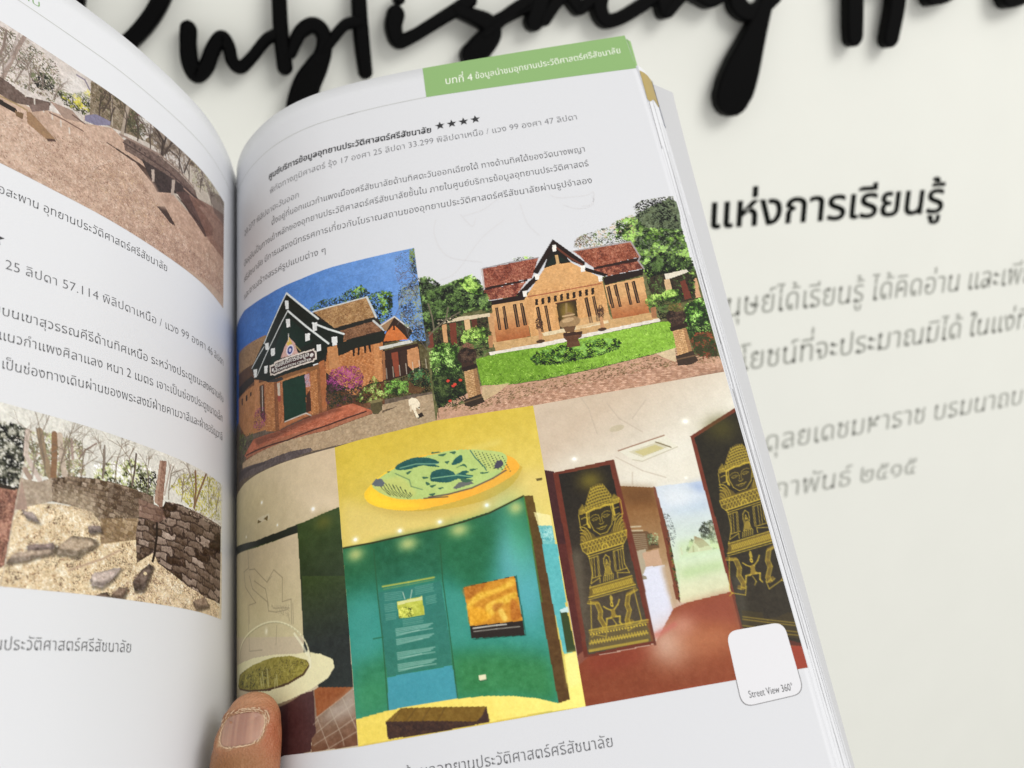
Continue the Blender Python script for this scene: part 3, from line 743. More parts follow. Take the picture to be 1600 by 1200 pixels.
p.poly([(104.3, 121.1), (110.0, 118.7), (109.0, 124.4), (106.0, 124.1)], (150, 120, 90)); p.poly([(110.2, 118.7), (116.4, 126.5), (114.6, 129.2), (104.7, 129.3), (105.9, 125.3)], (60, 44, 34))
p.poly([(105.1, 128.3), (106.5, 125.0), (109.5, 122.2), (112.7, 126.8), (114.2, 129.5)], (194, 116, 66), tex=12)
p.line([(104.2, 121.7), (110.0, 118.9), (116.3, 126.4)], .5, (205, 200, 190)); p.poly([(109.4, 119.8), (110.1, 119.9), (109.7, 124.6), (109.0, 124.4)], (60, 40, 30))
p.poly([(103.3, 130.2), (115.2, 129.9), (116.0, 131.1), (103.5, 131.5)], (196, 196, 188))
p.poly([(104.1, 132.1), (117.8, 131.8), (118.2, 143.3), (114.0, 143.5), (105.6, 144.5), (103.7, 143.9)], (58, 40, 32))
p.poly([(104.2, 132.4), (105.2, 132.4), (104.8, 143.8), (103.7, 143.8)], (150, 104, 72)); p.poly([(107.5, 133.6), (110.1, 133.6), (109.8, 143.4), (108.3, 143.6)], (134, 72, 52)); p.poly([(111.0, 133.6), (113.5, 133.5), (113.6, 140.1), (110.5, 143.2)], (66, 48, 38))
p.poly([(113.5, 133.7), (117.6, 133.2), (117.8, 141.0), (114.8, 142.2), (113.3, 140.0)], (186, 136, 96), tex=10)
for k in range(7): p.line([(105.2, 139.4), (105.2, 143.5)] + np.array([k * 2.45, -k * .1]), .3, (190, 180, 165), .8)
p.dabs([(112.8, 92.4), (120.0, 90.8), (120.8, 101.0), (120.6, 110.9), (114.0, 111.9), (111.7, 100.6)], 240, .15, .6, [(90, 92, 110), (110, 104, 120), (88, 100, 80)], asp=.4)
p.dabs([(118.1, 91.0), (120.3, 90.8), (120.4, 102.6), (117.9, 101.2)], 170, .2, .6, [(96, 110, 50), (70, 80, 50), (80, 70, 80)])
p.dabs([(112.2, 108.2), (120.1, 104.2), (120.5, 119.0), (122.2, 135.0), (116.5, 130.8), (111.9, 119.5)], 800, .2, .65, [(90, 100, 82), (70, 80, 60), (110, 118, 96), (60, 66, 58)])
for q, an in (([(119.3, 113.1)], -.4), ([(117.2, 123.9)], -.6), ([(120.4, 105.1)], -.7), ([(119.6, 128.3)], -.3), ([(115.2, 130.5)], -.2)): p.branch(q, an, 5.5, .3, 3, (98, 92, 92), .8)
for q in ([(120.0, 101.7), (114.0, 111.9), (110.6, 118.4)], [(119.9, 107.5), (115.1, 116.2), (110.9, 122.5)], [(114.4, 107.9), (112.1, 113.1)], [(121.4, 94.4), (116.9, 100.1), (112.5, 104.2)], [(116.5, 116.5), (118.1, 129.5), (120.9, 135.5)]): p.line(q, .22, (110, 100, 105), .8)
p.poly([(26.2, 103.8), (52.9, 108.3), (53.5, 111.5), (42.1, 118.0), (26.0, 120.2)], (150, 120, 88), tex=24, cell=2); p.poly([(26.1, 113.8), (43.7, 117.1), (44.4, 121.5), (26.0, 123.2)], (90, 66, 50))
p.poly([(26.0, 120.2), (42.0, 121.7), (45.0, 125.1), (26.0, 125.7)], (48, 40, 32))
p.poly([(26.0, 124.8), (45.0, 126.7), (53.6, 128.7), (53.6, 148.9), (36.4, 145.5), (25.9, 135.6)], (170, 122, 82), tex=14)
for q in ([(30.9, 126.9), (32.7, 127.2), (32.7, 130.3), (30.9, 129.9)], [(36.2, 127.8), (37.8, 128.0), (37.8, 130.6), (36.2, 130.4)], [(40.3, 128.3), (41.6, 128.3), (41.6, 130.1), (40.2, 130.2)]): p.poly(q, (50, 40, 32))
p.poly([(49.8, 128.8), (60.8, 130.8), (82.3, 130.7), (81.7, 150.9), (72.9, 150.6), (60.2, 151.6), (51.9, 146.8)], (172, 114, 76), tex=14)
p.bricks([(49.8, 128.8), (82.3, 130.7), (81.7, 150.9), (51.9, 148.3)], 30, 28, (120, 76, 50), a=.4)
p.poly([(65.6, 95.1), (80.0, 111.9), (90.0, 121.4), (89.8, 124.7), (83.7, 126.0), (82.0, 129.0), (77.2, 131.8), (54.8, 130.2), (51.0, 127.8), (44.3, 124.1), (41.8, 118.3), (51.6, 110.7)], (24, 36, 30), tex=6)
p.poly([(65.2, 104.9), (71.1, 112.2), (77.5, 120.9), (70.7, 121.8), (61.1, 122.2), (54.4, 123.4), (61.5, 111.7)], (20, 46, 38))
p.poly([(80.0, 112.0), (90.0, 121.0), (90.0, 121.4), (88.3, 124.1), (79.7, 118.4)], (24, 36, 30))
for q, wd in (([(65.6, 95.0), (73.2, 104.0), (80.0, 112.0)], .75), ([(65.6, 95.0), (59.0, 103.1), (51.6, 111.6)], .6), ([(66.0, 103.2), (74.5, 113.4), (83.8, 123.8)], .75), ([(66.0, 103.2), (58.2, 111.9), (46.5, 123.3)], .5), ([(77.5, 113.0), (84.1, 117.8), (90.1, 121.5)], .75), ([(51.5, 113.1), (42.1, 118.4)], .5)):
    p.line(q, wd, (206, 210, 208))
for q in ([(64.7, 98.1), (66.4, 98.8), (66.4, 102.5), (64.9, 102.0)], [(64.9, 106.6), (66.9, 107.3), (66.9, 110.7), (65.2, 110.4)], [(77.4, 113.0), (79.4, 113.3), (79.2, 116.6), (77.4, 117.0)], [(73.9, 116.5), (76.1, 116.9), (75.9, 119.8), (73.9, 119.7)], [(85.1, 121.5), (87.4, 121.8), (87.2, 125.4), (85.4, 125.4)], [(78.7, 122.9), (80.5, 123.1), (80.5, 125.8), (78.8, 125.8)], [(52.2, 111.9), (54.7, 112.7), (54.6, 115.7), (52.6, 115.0)], [(55.8, 115.9), (58.3, 116.6), (58.2, 119.7), (56.1, 119.3)], [(51.4, 121.7), (53.7, 122.3), (53.3, 125.4), (51.6, 124.8)], [(43.3, 119.6), (46.3, 120.6), (45.9, 123.9), (43.9, 123.4)], [(76.9, 130.5), (79.0, 130.5), (79.1, 132.0), (77.0, 131.8)]):
    p.poly(q, (214, 216, 214))
p.poly([(61.6, 122.4), (63.8, 118.4), (66.3, 115.3), (69.0, 118.7), (69.9, 122.5), (70.6, 123.7)], (196, 160, 150)); p.poly([(64.8, 117.6), (66.3, 115.1), (67.7, 118.4), (66.7, 119.1), (65.6, 118.7)], (206, 176, 90))
p.ell([(66.5, 120.8)], 1.9, 2.3, (208, 200, 210)); p.ell([(66.5, 120.8)], 1.35, 1.7, (70, 74, 130)); p.ell([(66.5, 120.8)], .6, .8, (196, 190, 205))
p.line([(66.0, 113.5), (65.9, 116.8)], .35, (210, 205, 200)); p.line([(69.4, 120.1), (71.5, 123.0)], .5, (150, 130, 90))
p.poly([(55.0, 122.9), (57.6, 123.3), (57.9, 122.6), (76.6, 124.1), (77.6, 124.0), (77.8, 125.0), (78.5, 125.4), (78.5, 128.7), (77.5, 128.8), (77.3, 129.4), (58.8, 128.4), (57.7, 128.3), (56.8, 127.6), (55.2, 127.3)], (206, 196, 186))
p.poly([(55.7, 123.8), (58.1, 124.1), (58.4, 123.5), (76.4, 124.7), (77.2, 124.6), (77.5, 125.4), (78.0, 125.8), (78.0, 128.0), (77.0, 128.3), (76.8, 128.8), (58.6, 127.7), (57.5, 127.6), (56.4, 126.8), (55.8, 126.6)], (74, 52, 54))
p.ell([(56.9, 125.5)], .65, .65, (208, 204, 200)); p.ell([(76.4, 126.4)], .8, .8, (208, 204, 200))
p.poly([(54.2, 129.4), (76.2, 131.2), (82.3, 130.7), (81.7, 133.2), (76.1, 133.8), (73.7, 132.3), (62.8, 132.0), (55.3, 131.0)], (130, 92, 60)); p.poly([(60.8, 131.6), (73.7, 132.4), (73.6, 134.2), (62.8, 133.1)], (176, 128, 86)); p.poly([(54.2, 129.1), (61.9, 130.4), (62.8, 132.0), (55.3, 131.2)], (60, 58, 56))
p.poly([(62.1, 132.5), (73.3, 133.3), (73.1, 149.2), (62.6, 149.4)], (20, 58, 44), tex=5); p.line([(62.8, 149.3), (73.0, 149.1), (75.3, 150.8)], .5, (190, 180, 170))
p.poly([(59.2, 132.2), (60.8, 132.4), (60.8, 137.8), (59.6, 137.8)], (190, 180, 165)); p.poly([(59.0, 137.6), (61.1, 137.8), (61.3, 140.3), (59.7, 140.1)], (150, 80, 66)); p.poly([(72.8, 133.7), (75.1, 133.7), (75.2, 138.9), (73.4, 138.8)], (170, 150, 160)); p.dabs([(72.8, 133.7), (75.1, 133.7), (75.2, 138.9), (73.4, 138.8)], 30, .2, .4, [(90, 60, 110), (190, 120, 100)])
p.poly([(73.3, 142.1), (75.0, 140.4), (75.4, 148.7), (73.0, 149.1)], (70, 46, 34))
for q, c in (([(44.1, 124.5), (47.6, 126.0), (47.6, 139.7), (44.2, 138.0)], (176, 126, 88)), ([(83.2, 125.2), (87.2, 125.7), (87.8, 134.9), (83.7, 134.2)], (182, 132, 90)), ([(79.4, 130.3), (81.6, 130.1), (81.9, 148.4), (79.8, 150.4)], (160, 104, 68)), ([(52.0, 129.0), (58.9, 131.5), (59.7, 152.2), (52.0, 149.2)], (176, 124, 82)), ([(75.7, 133.1), (79.5, 133.0), (80.0, 152.7), (75.3, 152.2)], (178, 124, 80))):
    p.poly(q, c, tex=12)
for q in ([(52.0, 129.0), (58.9, 131.5), (59.7, 152.2), (52.0, 149.2)], [(75.7, 133.1), (79.5, 133.0), (80.0, 152.7), (75.3, 152.2)]): p.bricks(q, 5, 34, (128, 84, 54), a=.45)
p.poly([(57.4, 131.1), (59.1, 131.6), (59.9, 152.1), (57.6, 151.5)], (100, 62, 42), a=.55); p.poly([(78.4, 133.0), (79.6, 133.1), (80.0, 152.6), (78.3, 152.5)], (110, 70, 46), a=.5)
p.poly([(47.8, 128.7), (51.0, 129.2), (51.6, 145.9), (48.3, 141.6)], (66, 50, 40), a=.8); p.line([(49.8, 129.6), (49.9, 139.9)], .4, (200, 196, 190))
p.poly([(34.3, 152.8), (43.1, 149.2), (60.1, 152.0), (82.3, 150.7), (91.8, 150.3), (98.7, 154.6), (82.0, 156.6), (38.1, 154.8)], (180, 110, 84), tex=20)
p.poly([(43.1, 149.2), (60.1, 152.0), (60.2, 151.3), (72.9, 150.6), (85.3, 150.4), (88.2, 151.8), (75.2, 152.7), (60.1, 154.2), (45.9, 152.9)], (84, 54, 44), a=.55, soft=.5); p.bricks([(36.3, 153.3), (82.0, 156.3), (98.6, 154.6), (63.1, 152.3)], 40, 9, (140, 84, 64), a=.3)
p.poly([(35.9, 153.2), (82.0, 156.3), (98.6, 154.6), (99.2, 155.8), (97.0, 156.4), (81.9, 158.2), (36.3, 155.5)], (160, 106, 82), tex=16); p.line([(36.3, 153.3), (63.9, 156.9), (82.0, 156.3), (96.5, 154.5)], .55, (70, 44, 38)); p.line([(34.7, 154.6), (63.8, 158.5), (81.9, 158.3), (98.5, 156.0)], .4, (120, 84, 62))
p.poly([(31.9, 155.0), (81.9, 158.3), (98.5, 156.0), (102.8, 153.3), (121.6, 152.7), (121.5, 163.7), (91.6, 165.0), (62.7, 164.1), (31.8, 160.7)], (182, 158, 130), tex=16, cell=3, to=(168, 148, 122), p0=(25, 160), p1=(110, 150))
p.dabs([(31.9, 155.0), (81.9, 158.3), (98.5, 156.0), (102.8, 153.3), (121.6, 152.7), (121.5, 163.7), (91.6, 165.0), (62.7, 164.1), (31.8, 160.7)], 300, .3, 1.2, [(150, 124, 96), (196, 174, 146), (128, 106, 84)], asp=.25, rot=R(-14), a=.35)
p.poly([(25.3, 160.7), (27.8, 156.3), (50.2, 160.7), (65.5, 161.7), (74.2, 162.9), (75.5, 164.3), (65.4, 164.7), (44.4, 163.5)], (98, 88, 88), tex=18, cell=3)
p.poly([(25.3, 156.7), (39.3, 159.1), (51.3, 161.0), (51.2, 161.9), (37.8, 160.2), (25.3, 160.7)], (70, 62, 64), a=.7)
p.dabs([(25.9, 139.6), (36.4, 144.7), (42.4, 145.9), (43.1, 149.2), (36.3, 151.7), (29.1, 157.5), (25.8, 156.2)], 260, .25, .7, LEAF_D); p.dabs([(25.9, 140.5), (35.4, 144.3), (36.4, 148.6), (27.6, 148.3)], 60, .25, .5, LEAF_M)
for q, n in (([(43.3, 139.6), (46.2, 137.2), (50.9, 139.1), (52.4, 143.1), (51.3, 146.6), (47.4, 147.4), (43.2, 144.2)], 150), ([(82.1, 138.7), (84.3, 135.1), (89.2, 134.5), (94.9, 136.2), (96.6, 140.8), (95.8, 144.4), (91.5, 144.8), (85.7, 143.4), (82.8, 141.9)], 520)):
    p.dabs(q, n, .2, .55, MAG)
p.dabs([(82.0, 140.9), (85.9, 141.2), (91.5, 144.1), (95.8, 143.6), (95.1, 148.7), (91.8, 150.1), (88.3, 150.0), (83.1, 150.2), (81.4, 146.7)], 420, .25, .6, [(50, 44, 40), (70, 66, 46), (90, 50, 70), (40, 52, 36)])
p.dabs([(92.6, 149.9), (95.7, 145.8), (97.9, 144.1), (100.2, 141.3), (102.2, 143.6), (103.2, 148.3), (105.7, 151.0), (99.5, 151.1), (95.3, 151.3)], 340, .2, .6, [(112, 140, 66), (86, 112, 48), (146, 166, 96), (60, 80, 40)])
p.dabs([(103.4, 146.1), (107.0, 144.3), (113.0, 146.3), (112.7, 150.3), (106.5, 150.5), (103.9, 148.8)], 260, .2, .55, [(84, 124, 52), (110, 150, 70), (56, 84, 40)])
p.dabs([(112.6, 143.6), (115.5, 141.6), (119.6, 142.1), (121.5, 144.7), (121.2, 149.8), (116.8, 150.0), (113.5, 148.3)], 300, .2, .6, [(50, 84, 56), (70, 110, 70), (34, 56, 38)])
p.poly([(113.1, 146.0), (114.9, 148.5), (118.8, 150.1), (116.6, 151.8), (112.3, 150.9)], (104, 72, 48), a=.8)
p.poly([(98.3, 151.0), (102.9, 151.6), (102.5, 155.1), (100.9, 156.5), (99.1, 156.1), (98.3, 153.8)], (92, 84, 58), tex=10); p.ell([(100.6, 151.4)], 2.6, .6, (130, 120, 84)); p.poly([(102.6, 155.4), (108.1, 155.0), (106.1, 155.6), (102.2, 156.4)], (80, 66, 54), a=.7)
p.poly([(113.8, 159.9), (116.6, 159.0), (117.2, 160.6), (115.0, 161.2)], (50, 42, 36)); p.poly([(112.2, 153.5), (113.4, 152.8), (115.1, 153.4), (116.2, 155.4), (115.9, 157.8), (114.8, 156.9), (114.5, 157.9), (115.4, 160.8), (114.5, 160.8), (113.5, 157.4), (112.5, 157.5), (112.3, 155.3)], (226, 214, 190)); p.line([(112.8, 155.8), (112.7, 157.7)], .7, (206, 190, 164)); p.ell([(115.7, 157.1)], .3, .3, (80, 60, 50))
p.grain(7)
E12 = [(120.2, 90.6), (121.1, 163.1)]; E34 = [(84.0, 165.6), (86.4, 262.4)]; E45 = [(155.3, 163.6), (155.9, 261.3)]
MID = [(25.3, 164.3), (34.0, 164.0), (44.4, 164.0), (57.0, 164.6), (69.9, 165.2), (84.0, 165.4), (93.0, 164.7), (107.1, 164.1), (121.1, 163.1), (155.3, 163.6), (192.9, 162.9), (219.9, 162.3)]
BOT = [(56.2, 261.6), (58.7, 261.2), (73.1, 261.9), (86.4, 262.4), (122.2, 261.9), (155.9, 261.3), (191.4, 260.7), (220.3, 260.3)]
p.build('printed_photo', page_r, None, E12, [(27.2, 86.5), (41.6, 89.2), (55.3, 90.8), (72.9, 91.5), (87.3, 90.9), (103.1, 90.8), (120.2, 90.6)], MID, 0.05, 'blue sky photo of a dark gabled information centre')

# ---- long brick hall behind a lawn (white sky stays paper)
p = Print('R', 119.6, 222.75, 86, 165, WHITE, seed=5)
p.poly([(118, 159), (224, 159), (224, 166), (118, 166)], (170, 134, 112), tex=20)
p.poly([(117.9, 122.1), (126.3, 121.3), (142.9, 120.3), (160.4, 118.4), (190.5, 117.1), (211.2, 118.3), (223.9, 121.5), (222.8, 135.0), (222.8, 160.9), (206.2, 159.5), (153.5, 163.4), (121.2, 162.9), (114.3, 160.7)], (104, 104, 66), tex=26, cell=3)
p.poly(sp([(122.5, 136.4), (127.9, 134.6), (132.7, 137.6), (132.4, 146.4), (132.3, 158.9), (122.4, 158.1)]), (50, 66, 34), tex=20, cell=3); p.poly(sp([(214.4, 136.8), (221.7, 133.5), (222.2, 146.4), (221.6, 155.9), (214.8, 153.2)]), (54, 74, 36), tex=20, cell=3)
p.poly(sp([(199.2, 99.9), (207.0, 92.0), (221.8, 88.2), (221.7, 102.2), (221.8, 114.9), (221.9, 123.7), (210.5, 125.1), (204.2, 119.6), (201.7, 106.7)]), (66, 84, 46), tex=36, cell=4, a=.75)
p.poly(sp([(121.1, 105.4), (128.3, 109.6), (140.6, 108.5), (145.8, 120.9), (141.9, 122.7), (131.4, 123.2), (122.7, 127.3), (119.6, 120.7)]), (58, 78, 40), tex=34, cell=4, a=.85)
p.dabs([(180.8, 100.0), (184.3, 97.5), (189.9, 96.7), (194.7, 95.8), (199.0, 93.3), (205.5, 91.7), (203.5, 105.2), (197.6, 104.1), (188.5, 104.2), (181.1, 102.8)], 420, .2, .75, [(120, 150, 70), (96, 124, 60), (150, 130, 100), (80, 96, 56)])
p.dabs([(181.9, 98.4), (185.9, 97.3), (187.6, 100.4), (183.4, 102.8), (180.4, 102.3)], 120, .15, .5, [(150, 110, 96), (120, 100, 80)], asp=.4)
p.dabs([(206.3, 88.1), (209.9, 85.9), (215.3, 86.0), (221.7, 86.4), (221.2, 101.2), (214.9, 101.9), (211.2, 104.8), (207.5, 100.5), (205.9, 93.7)], 620, .2, .9, [(38, 46, 32), (56, 64, 44), (76, 84, 60), (30, 34, 28)])
p.dabs([(198.1, 94.1), (205.3, 92.6), (208.7, 98.9), (221.7, 102.2), (221.8, 114.9), (222.1, 122.9), (217.1, 122.0), (211.8, 119.2), (206.7, 125.3), (204.2, 119.6), (203.5, 116.0), (202.2, 104.1), (196.7, 101.2)], 1500, .25, 1.1, LEAF_M + [(130, 165, 80)])
p.dabs([(203.5, 116.0), (211.5, 110.3), (222.5, 115.0), (222.1, 122.9), (215.2, 120.7), (210.5, 125.1), (206.2, 124.3)], 700, .25, .9, LEAF_D)
p.dabs([(156.6, 103.1), (161.6, 102.6), (165.6, 104.4), (163.1, 105.3), (157.9, 104.7)], 60, .2, .5, LEAF_L)
p.poly([(144.8, 105.4), (166.5, 104.4), (162.7, 112.9), (153.6, 113.2), (144.5, 113.8)], (146, 80, 62), tex=40, cell=2)
p.poly([(179.7, 104.2), (201.6, 104.0), (203.8, 111.1), (186.1, 112.6), (183.3, 109.6), (181.9, 106.6)], (150, 84, 62), tex=40, cell=2)
p.poly([(143.8, 114.8), (160.3, 113.9), (155.8, 119.3), (145.7, 119.3)], (138, 72, 56), tex=36, cell=2)
p.poly([(185.8, 113.4), (202.8, 112.7), (204.0, 116.2), (190.5, 117.1)], (142, 78, 58), tex=36, cell=2)
for q in ([(144.8, 105.4), (166.5, 104.4), (162.7, 112.9), (153.6, 113.2), (144.5, 113.8)], [(179.7, 104.2), (201.6, 104.0), (203.8, 111.1), (186.1, 112.6), (183.3, 109.6), (181.9, 106.6)], [(143.8, 114.8), (160.3, 113.9), (155.8, 119.3), (145.7, 119.3)], [(185.8, 113.4), (202.8, 112.7), (204.0, 116.2), (190.5, 117.1)]):
    p.dabs(q, 480, .15, .45, [(104, 52, 44), (176, 108, 84), (90, 48, 42), (190, 130, 104)], asp=.4, rot=R(80))
p.poly([(143.9, 113.6), (161.2, 113.0), (160.7, 113.8), (144.0, 114.8)], (58, 34, 30)); p.poly([(185.8, 112.5), (203.9, 111.2), (203.4, 112.8), (186.0, 113.4)], (58, 34, 30))
p.line([(144.9, 105.2), (155.6, 104.5), (166.5, 104.4)], .5, (150, 146, 150)); p.line([(144.8, 105.4), (144.5, 114.0), (143.8, 114.8)], .7, (186, 178, 176)); p.line([(179.7, 104.0), (190.8, 103.8), (201.7, 103.8), (202.5, 106.4), (203.8, 111.1), (202.8, 112.7), (204.1, 116.4)], .6, (160, 152, 152))
p.poly([(145.3, 119.5), (157.2, 119.4), (160.4, 118.4), (158.4, 121.9), (146.5, 121.7)], (46, 30, 26)); p.poly([(188.6, 117.6), (190.5, 117.1), (204.0, 116.5), (203.2, 119.0), (188.7, 120.9)], (46, 30, 26))
p.poly([(146.3, 121.6), (158.4, 121.5), (158.4, 136.8), (145.9, 137.0)], (206, 160, 108), tex=10, to=(168, 98, 56), p0=[(152.6, 125.6)], p1=[(152.5, 136.8)])
p.poly([(188.5, 120.9), (203.1, 119.8), (202.2, 135.0), (188.8, 135.2)], (208, 162, 110), tex=10, to=(170, 100, 58), p0=[(195.5, 125.8)], p1=[(195.4, 135.5)])
p.poly([(144.2, 124.8), (146.4, 124.9), (146.0, 137.0), (144.4, 137.3)], (196, 150, 104))
p.poly([(158.4, 121.7), (160.2, 119.3), (167.8, 109.7), (172.4, 104.8), (177.8, 108.5), (182.5, 112.8), (188.2, 117.7), (187.9, 135.4), (175.2, 136.0), (163.4, 136.9), (158.6, 137.1)], (212, 162, 106), tex=9)
p.bricks([(158.7, 119.8), (188.0, 118.4), (187.9, 135.4), (158.6, 137.1)], 46, 40, (180, 126, 76), a=.35, jit=8, clip=[(158.4, 121.7), (160.2, 119.3), (167.8, 109.7), (172.4, 104.8), (177.8, 108.5), (182.5, 112.8), (188.2, 117.7), (187.9, 135.4), (175.2, 136.0), (163.4, 136.9), (158.6, 137.1)])
p.poly([(167.8, 109.5), (173.0, 97.6), (178.1, 108.8), (172.5, 108.6)], (36, 30, 26)); p.poly([(172.8, 104.7), (173.9, 104.7), (173.7, 108.8), (172.6, 108.8)], (196, 160, 110)); p.poly([(168.7, 108.8), (172.5, 104.1), (172.2, 108.4)], (30, 44, 36)); p.poly([(173.8, 107.8), (174.0, 105.1), (177.4, 108.4)], (30, 44, 36))
p.poly([(173.1, 97.3), (173.6, 99.8), (165.2, 111.5), (163.3, 110.4)], (44, 26, 22)); p.poly([(173.1, 97.3), (183.3, 109.7), (182.7, 111.4), (178.6, 108.5), (173.0, 100.9)], (44, 26, 22)); p.line([(173.7, 101.1), (178.1, 106.8), (182.0, 110.6)], .8, (110, 62, 46))
p.poly([(164.1, 112.0), (165.2, 113.6), (157.9, 119.7), (155.8, 119.0), (161.0, 114.4)], (44, 26, 22)); p.poly([(182.0, 111.3), (190.7, 116.4), (189.4, 117.2), (182.9, 113.7)], (44, 26, 22))
for q in ([(172.5, 99.9), (173.9, 100.0), (173.6, 102.7), (172.2, 102.8)], [(163.8, 111.6), (165.5, 111.5), (165.3, 113.8), (163.9, 113.9)], [(158.5, 117.7), (160.0, 117.8), (159.7, 120.2), (158.5, 120.2)], [(181.3, 111.0), (183.0, 110.9), (182.6, 113.5), (181.1, 113.6)], [(186.8, 116.8), (188.4, 116.7), (188.1, 118.9), (186.7, 119.0)]):
    p.poly(q, (226, 222, 214))
p.line([(160.1, 120.5), (173.5, 120.2), (187.4, 119.8)], .4, (160, 84, 60))
for i in range(10):
    x = 603 + 31.2 * i; y = 552 - 6.1 * i
    p.poly(pz0('b', (x - 8, y - 15), (x + 7, y - 18), (x + 8, y + 14), (x - 7, y + 17)), (46, 32, 26))
for x0, y0, x1, y1 in ((607, 577, 632, 702), (648, 570, 672, 700), (850, 530, 877, 660), (887, 522, 912, 648), (403, 580, 420, 692), (437, 573, 455, 688), (492, 563, 512, 678), (527, 557, 547, 670), (960, 473, 985, 582), (994, 465, 1022, 576), (1050, 455, 1076, 566), (1085, 448, 1112, 556)):
    p.poly(pz0('b', (x0 - 8, y0), (x0 + 8, y0 - 3), (x1 + 8, y1 - 3), (x1 - 8, y1)), (38, 28, 24)); p.line(pz0('b', (x0, y0 + 4), (x1, y1 - 6)), .3, (150, 112, 78))
p.poly([(169.8, 125.4), (177.2, 125.0), (176.3, 134.9), (169.3, 136.3)], (56, 44, 22)); p.glow([(173.1, 129.3)], 2.6, 4.2, (170, 140, 60), .9); p.poly([(171.9, 127.4), (173.6, 126.1), (174.6, 127.9), (174.0, 134.5), (170.6, 134.9)], (126, 104, 50), a=.7); p.line([(169.7, 125.2), (177.3, 124.9)], .5, (90, 50, 36))
p.poly([(144.8, 136.8), (158.6, 137.0), (163.4, 136.9), (175.2, 136.2), (188.8, 135.2), (202.7, 135.0), (205.0, 138.0), (174.5, 140.0), (145.4, 140.8)], (196, 158, 108), tex=12); p.poly([(162.8, 136.2), (187.0, 135.2), (187.1, 136.5), (163.3, 137.7)], (214, 196, 160))
p.poly([(142.9, 140.5), (162.9, 140.1), (205.1, 137.8), (205.3, 139.0), (162.6, 141.7), (143.2, 141.8)], (216, 208, 196))
p.poly([(175.7, 133.2), (187.6, 132.0), (188.8, 135.2), (175.0, 137.2)], (206, 168, 118), a=.6)
for cx, cy, hh in ((617, 665, 1), (925, 605, 1.05)):
    p.dabs(pz0('b', (cx - 20, cy - 20), (cx, cy - 45), (cx + 18, cy - 10), (cx + 8, cy + 30), (cx - 14, cy + 22)), 60, .25, .6, [(66, 44, 34), (96, 66, 48)]); p.poly(pz0('b', (cx - 6, cy + 20), (cx + 8, cy + 18), (cx + 18, cy + 76), (cx - 2, cy + 80)), (190, 142, 100))
    p.ell(pz0('b', (cx + 6, cy + 82)), 1.6, .7, (80, 56, 40))
p.poly([(125.7, 123.7), (145.3, 124.7), (145.3, 126.2), (125.7, 125.8)], (206, 190, 160)); p.poly([(122.0, 127.2), (127.3, 125.7), (144.4, 125.9), (143.2, 135.5), (132.8, 136.0), (121.2, 134.5)], (74, 66, 46)); p.dabs([(122.0, 127.2), (127.3, 125.7), (144.4, 125.9), (143.2, 135.5), (132.8, 136.0), (121.2, 134.5)], 320, .25, .8, LEAF_D)
for q, c in (([(127.3, 126.1), (128.9, 126.1), (128.7, 133.9), (127.2, 134.0)], (196, 150, 104)), ([(130.1, 126.1), (132.5, 126.1), (131.9, 135.0), (129.7, 134.9)], (120, 62, 46)), ([(135.5, 125.7), (137.6, 125.6), (137.5, 130.3), (135.6, 130.2)], (214, 176, 130)), ([(138.3, 126.2), (140.2, 126.1), (140.0, 129.6), (138.1, 129.9)], (100, 56, 42)), ([(121.9, 128.0), (123.6, 128.4), (123.3, 134.9), (121.2, 134.5)], (120, 66, 52))): p.poly(q, c)
p.dabs([(120.4, 104.3), (124.3, 104.3), (129.1, 109.7), (134.6, 108.2), (140.5, 109.4), (143.9, 112.7), (146.6, 121.0), (145.3, 124.6), (140.5, 121.5), (132.7, 124.3), (124.2, 127.6), (119.7, 127.5), (119.2, 118.9)], 1500, .3, 1.0, [(52, 70, 38), (76, 100, 50), (40, 54, 32), (100, 128, 66)])
p.dabs([(134.6, 108.2), (140.8, 107.0), (143.7, 110.9), (143.4, 116.9), (138.4, 114.2)], 220, .3, .9, LEAF_L); p.dabs([(122.1, 110.9), (130.6, 110.0), (137.5, 115.8), (142.1, 121.0), (133.0, 121.8), (123.9, 123.3)], 500, .3, .8, LEAF_D)
for q in ([(119.2, 132.4), (124.2, 127.6), (129.0, 124.4), (134.5, 122.1)], [(124.2, 127.6), (124.0, 121.7), (123.1, 116.3)], [(129.0, 124.4), (130.3, 119.5)], [(121.6, 130.4), (119.3, 124.1)], [(120.1, 131.0), (117.6, 133.7)]): p.line(q, .55, (120, 110, 92), .9)
p.dabs([(119.4, 122.4), (121.9, 128.0), (122.1, 133.0), (118.9, 135.6), (117.7, 132.1)], 160, .2, .6, [(90, 92, 90), (60, 62, 56)])
p.poly([(203.9, 121.3), (207.1, 120.1), (210.8, 120.1), (222.7, 120.4), (221.3, 132.2), (212.3, 133.1), (204.6, 128.3)], (66, 56, 42)); p.dabs([(203.9, 121.3), (207.1, 120.1), (210.8, 120.1), (222.7, 120.4), (221.3, 132.2), (212.3, 133.1), (204.6, 128.3)], 300, .25, .7, LEAF_D)
p.poly([(211.0, 120.1), (219.2, 119.5), (219.8, 120.7), (211.0, 122.6)], (214, 206, 188)); p.poly([(210.3, 122.5), (212.4, 122.3), (212.2, 127.1), (210.0, 127.2)], (206, 172, 130)); p.poly([(215.8, 124.3), (217.8, 123.8), (218.4, 131.6), (215.9, 132.0)], (116, 60, 46)); p.poly([(220.6, 124.3), (222.0, 123.7), (221.8, 131.8), (219.9, 131.9)], (206, 160, 120)); p.dabs([(219.3, 120.6), (221.9, 120.7), (220.5, 129.5), (218.6, 130.0)], 90, .25, .6, LEAF_M)
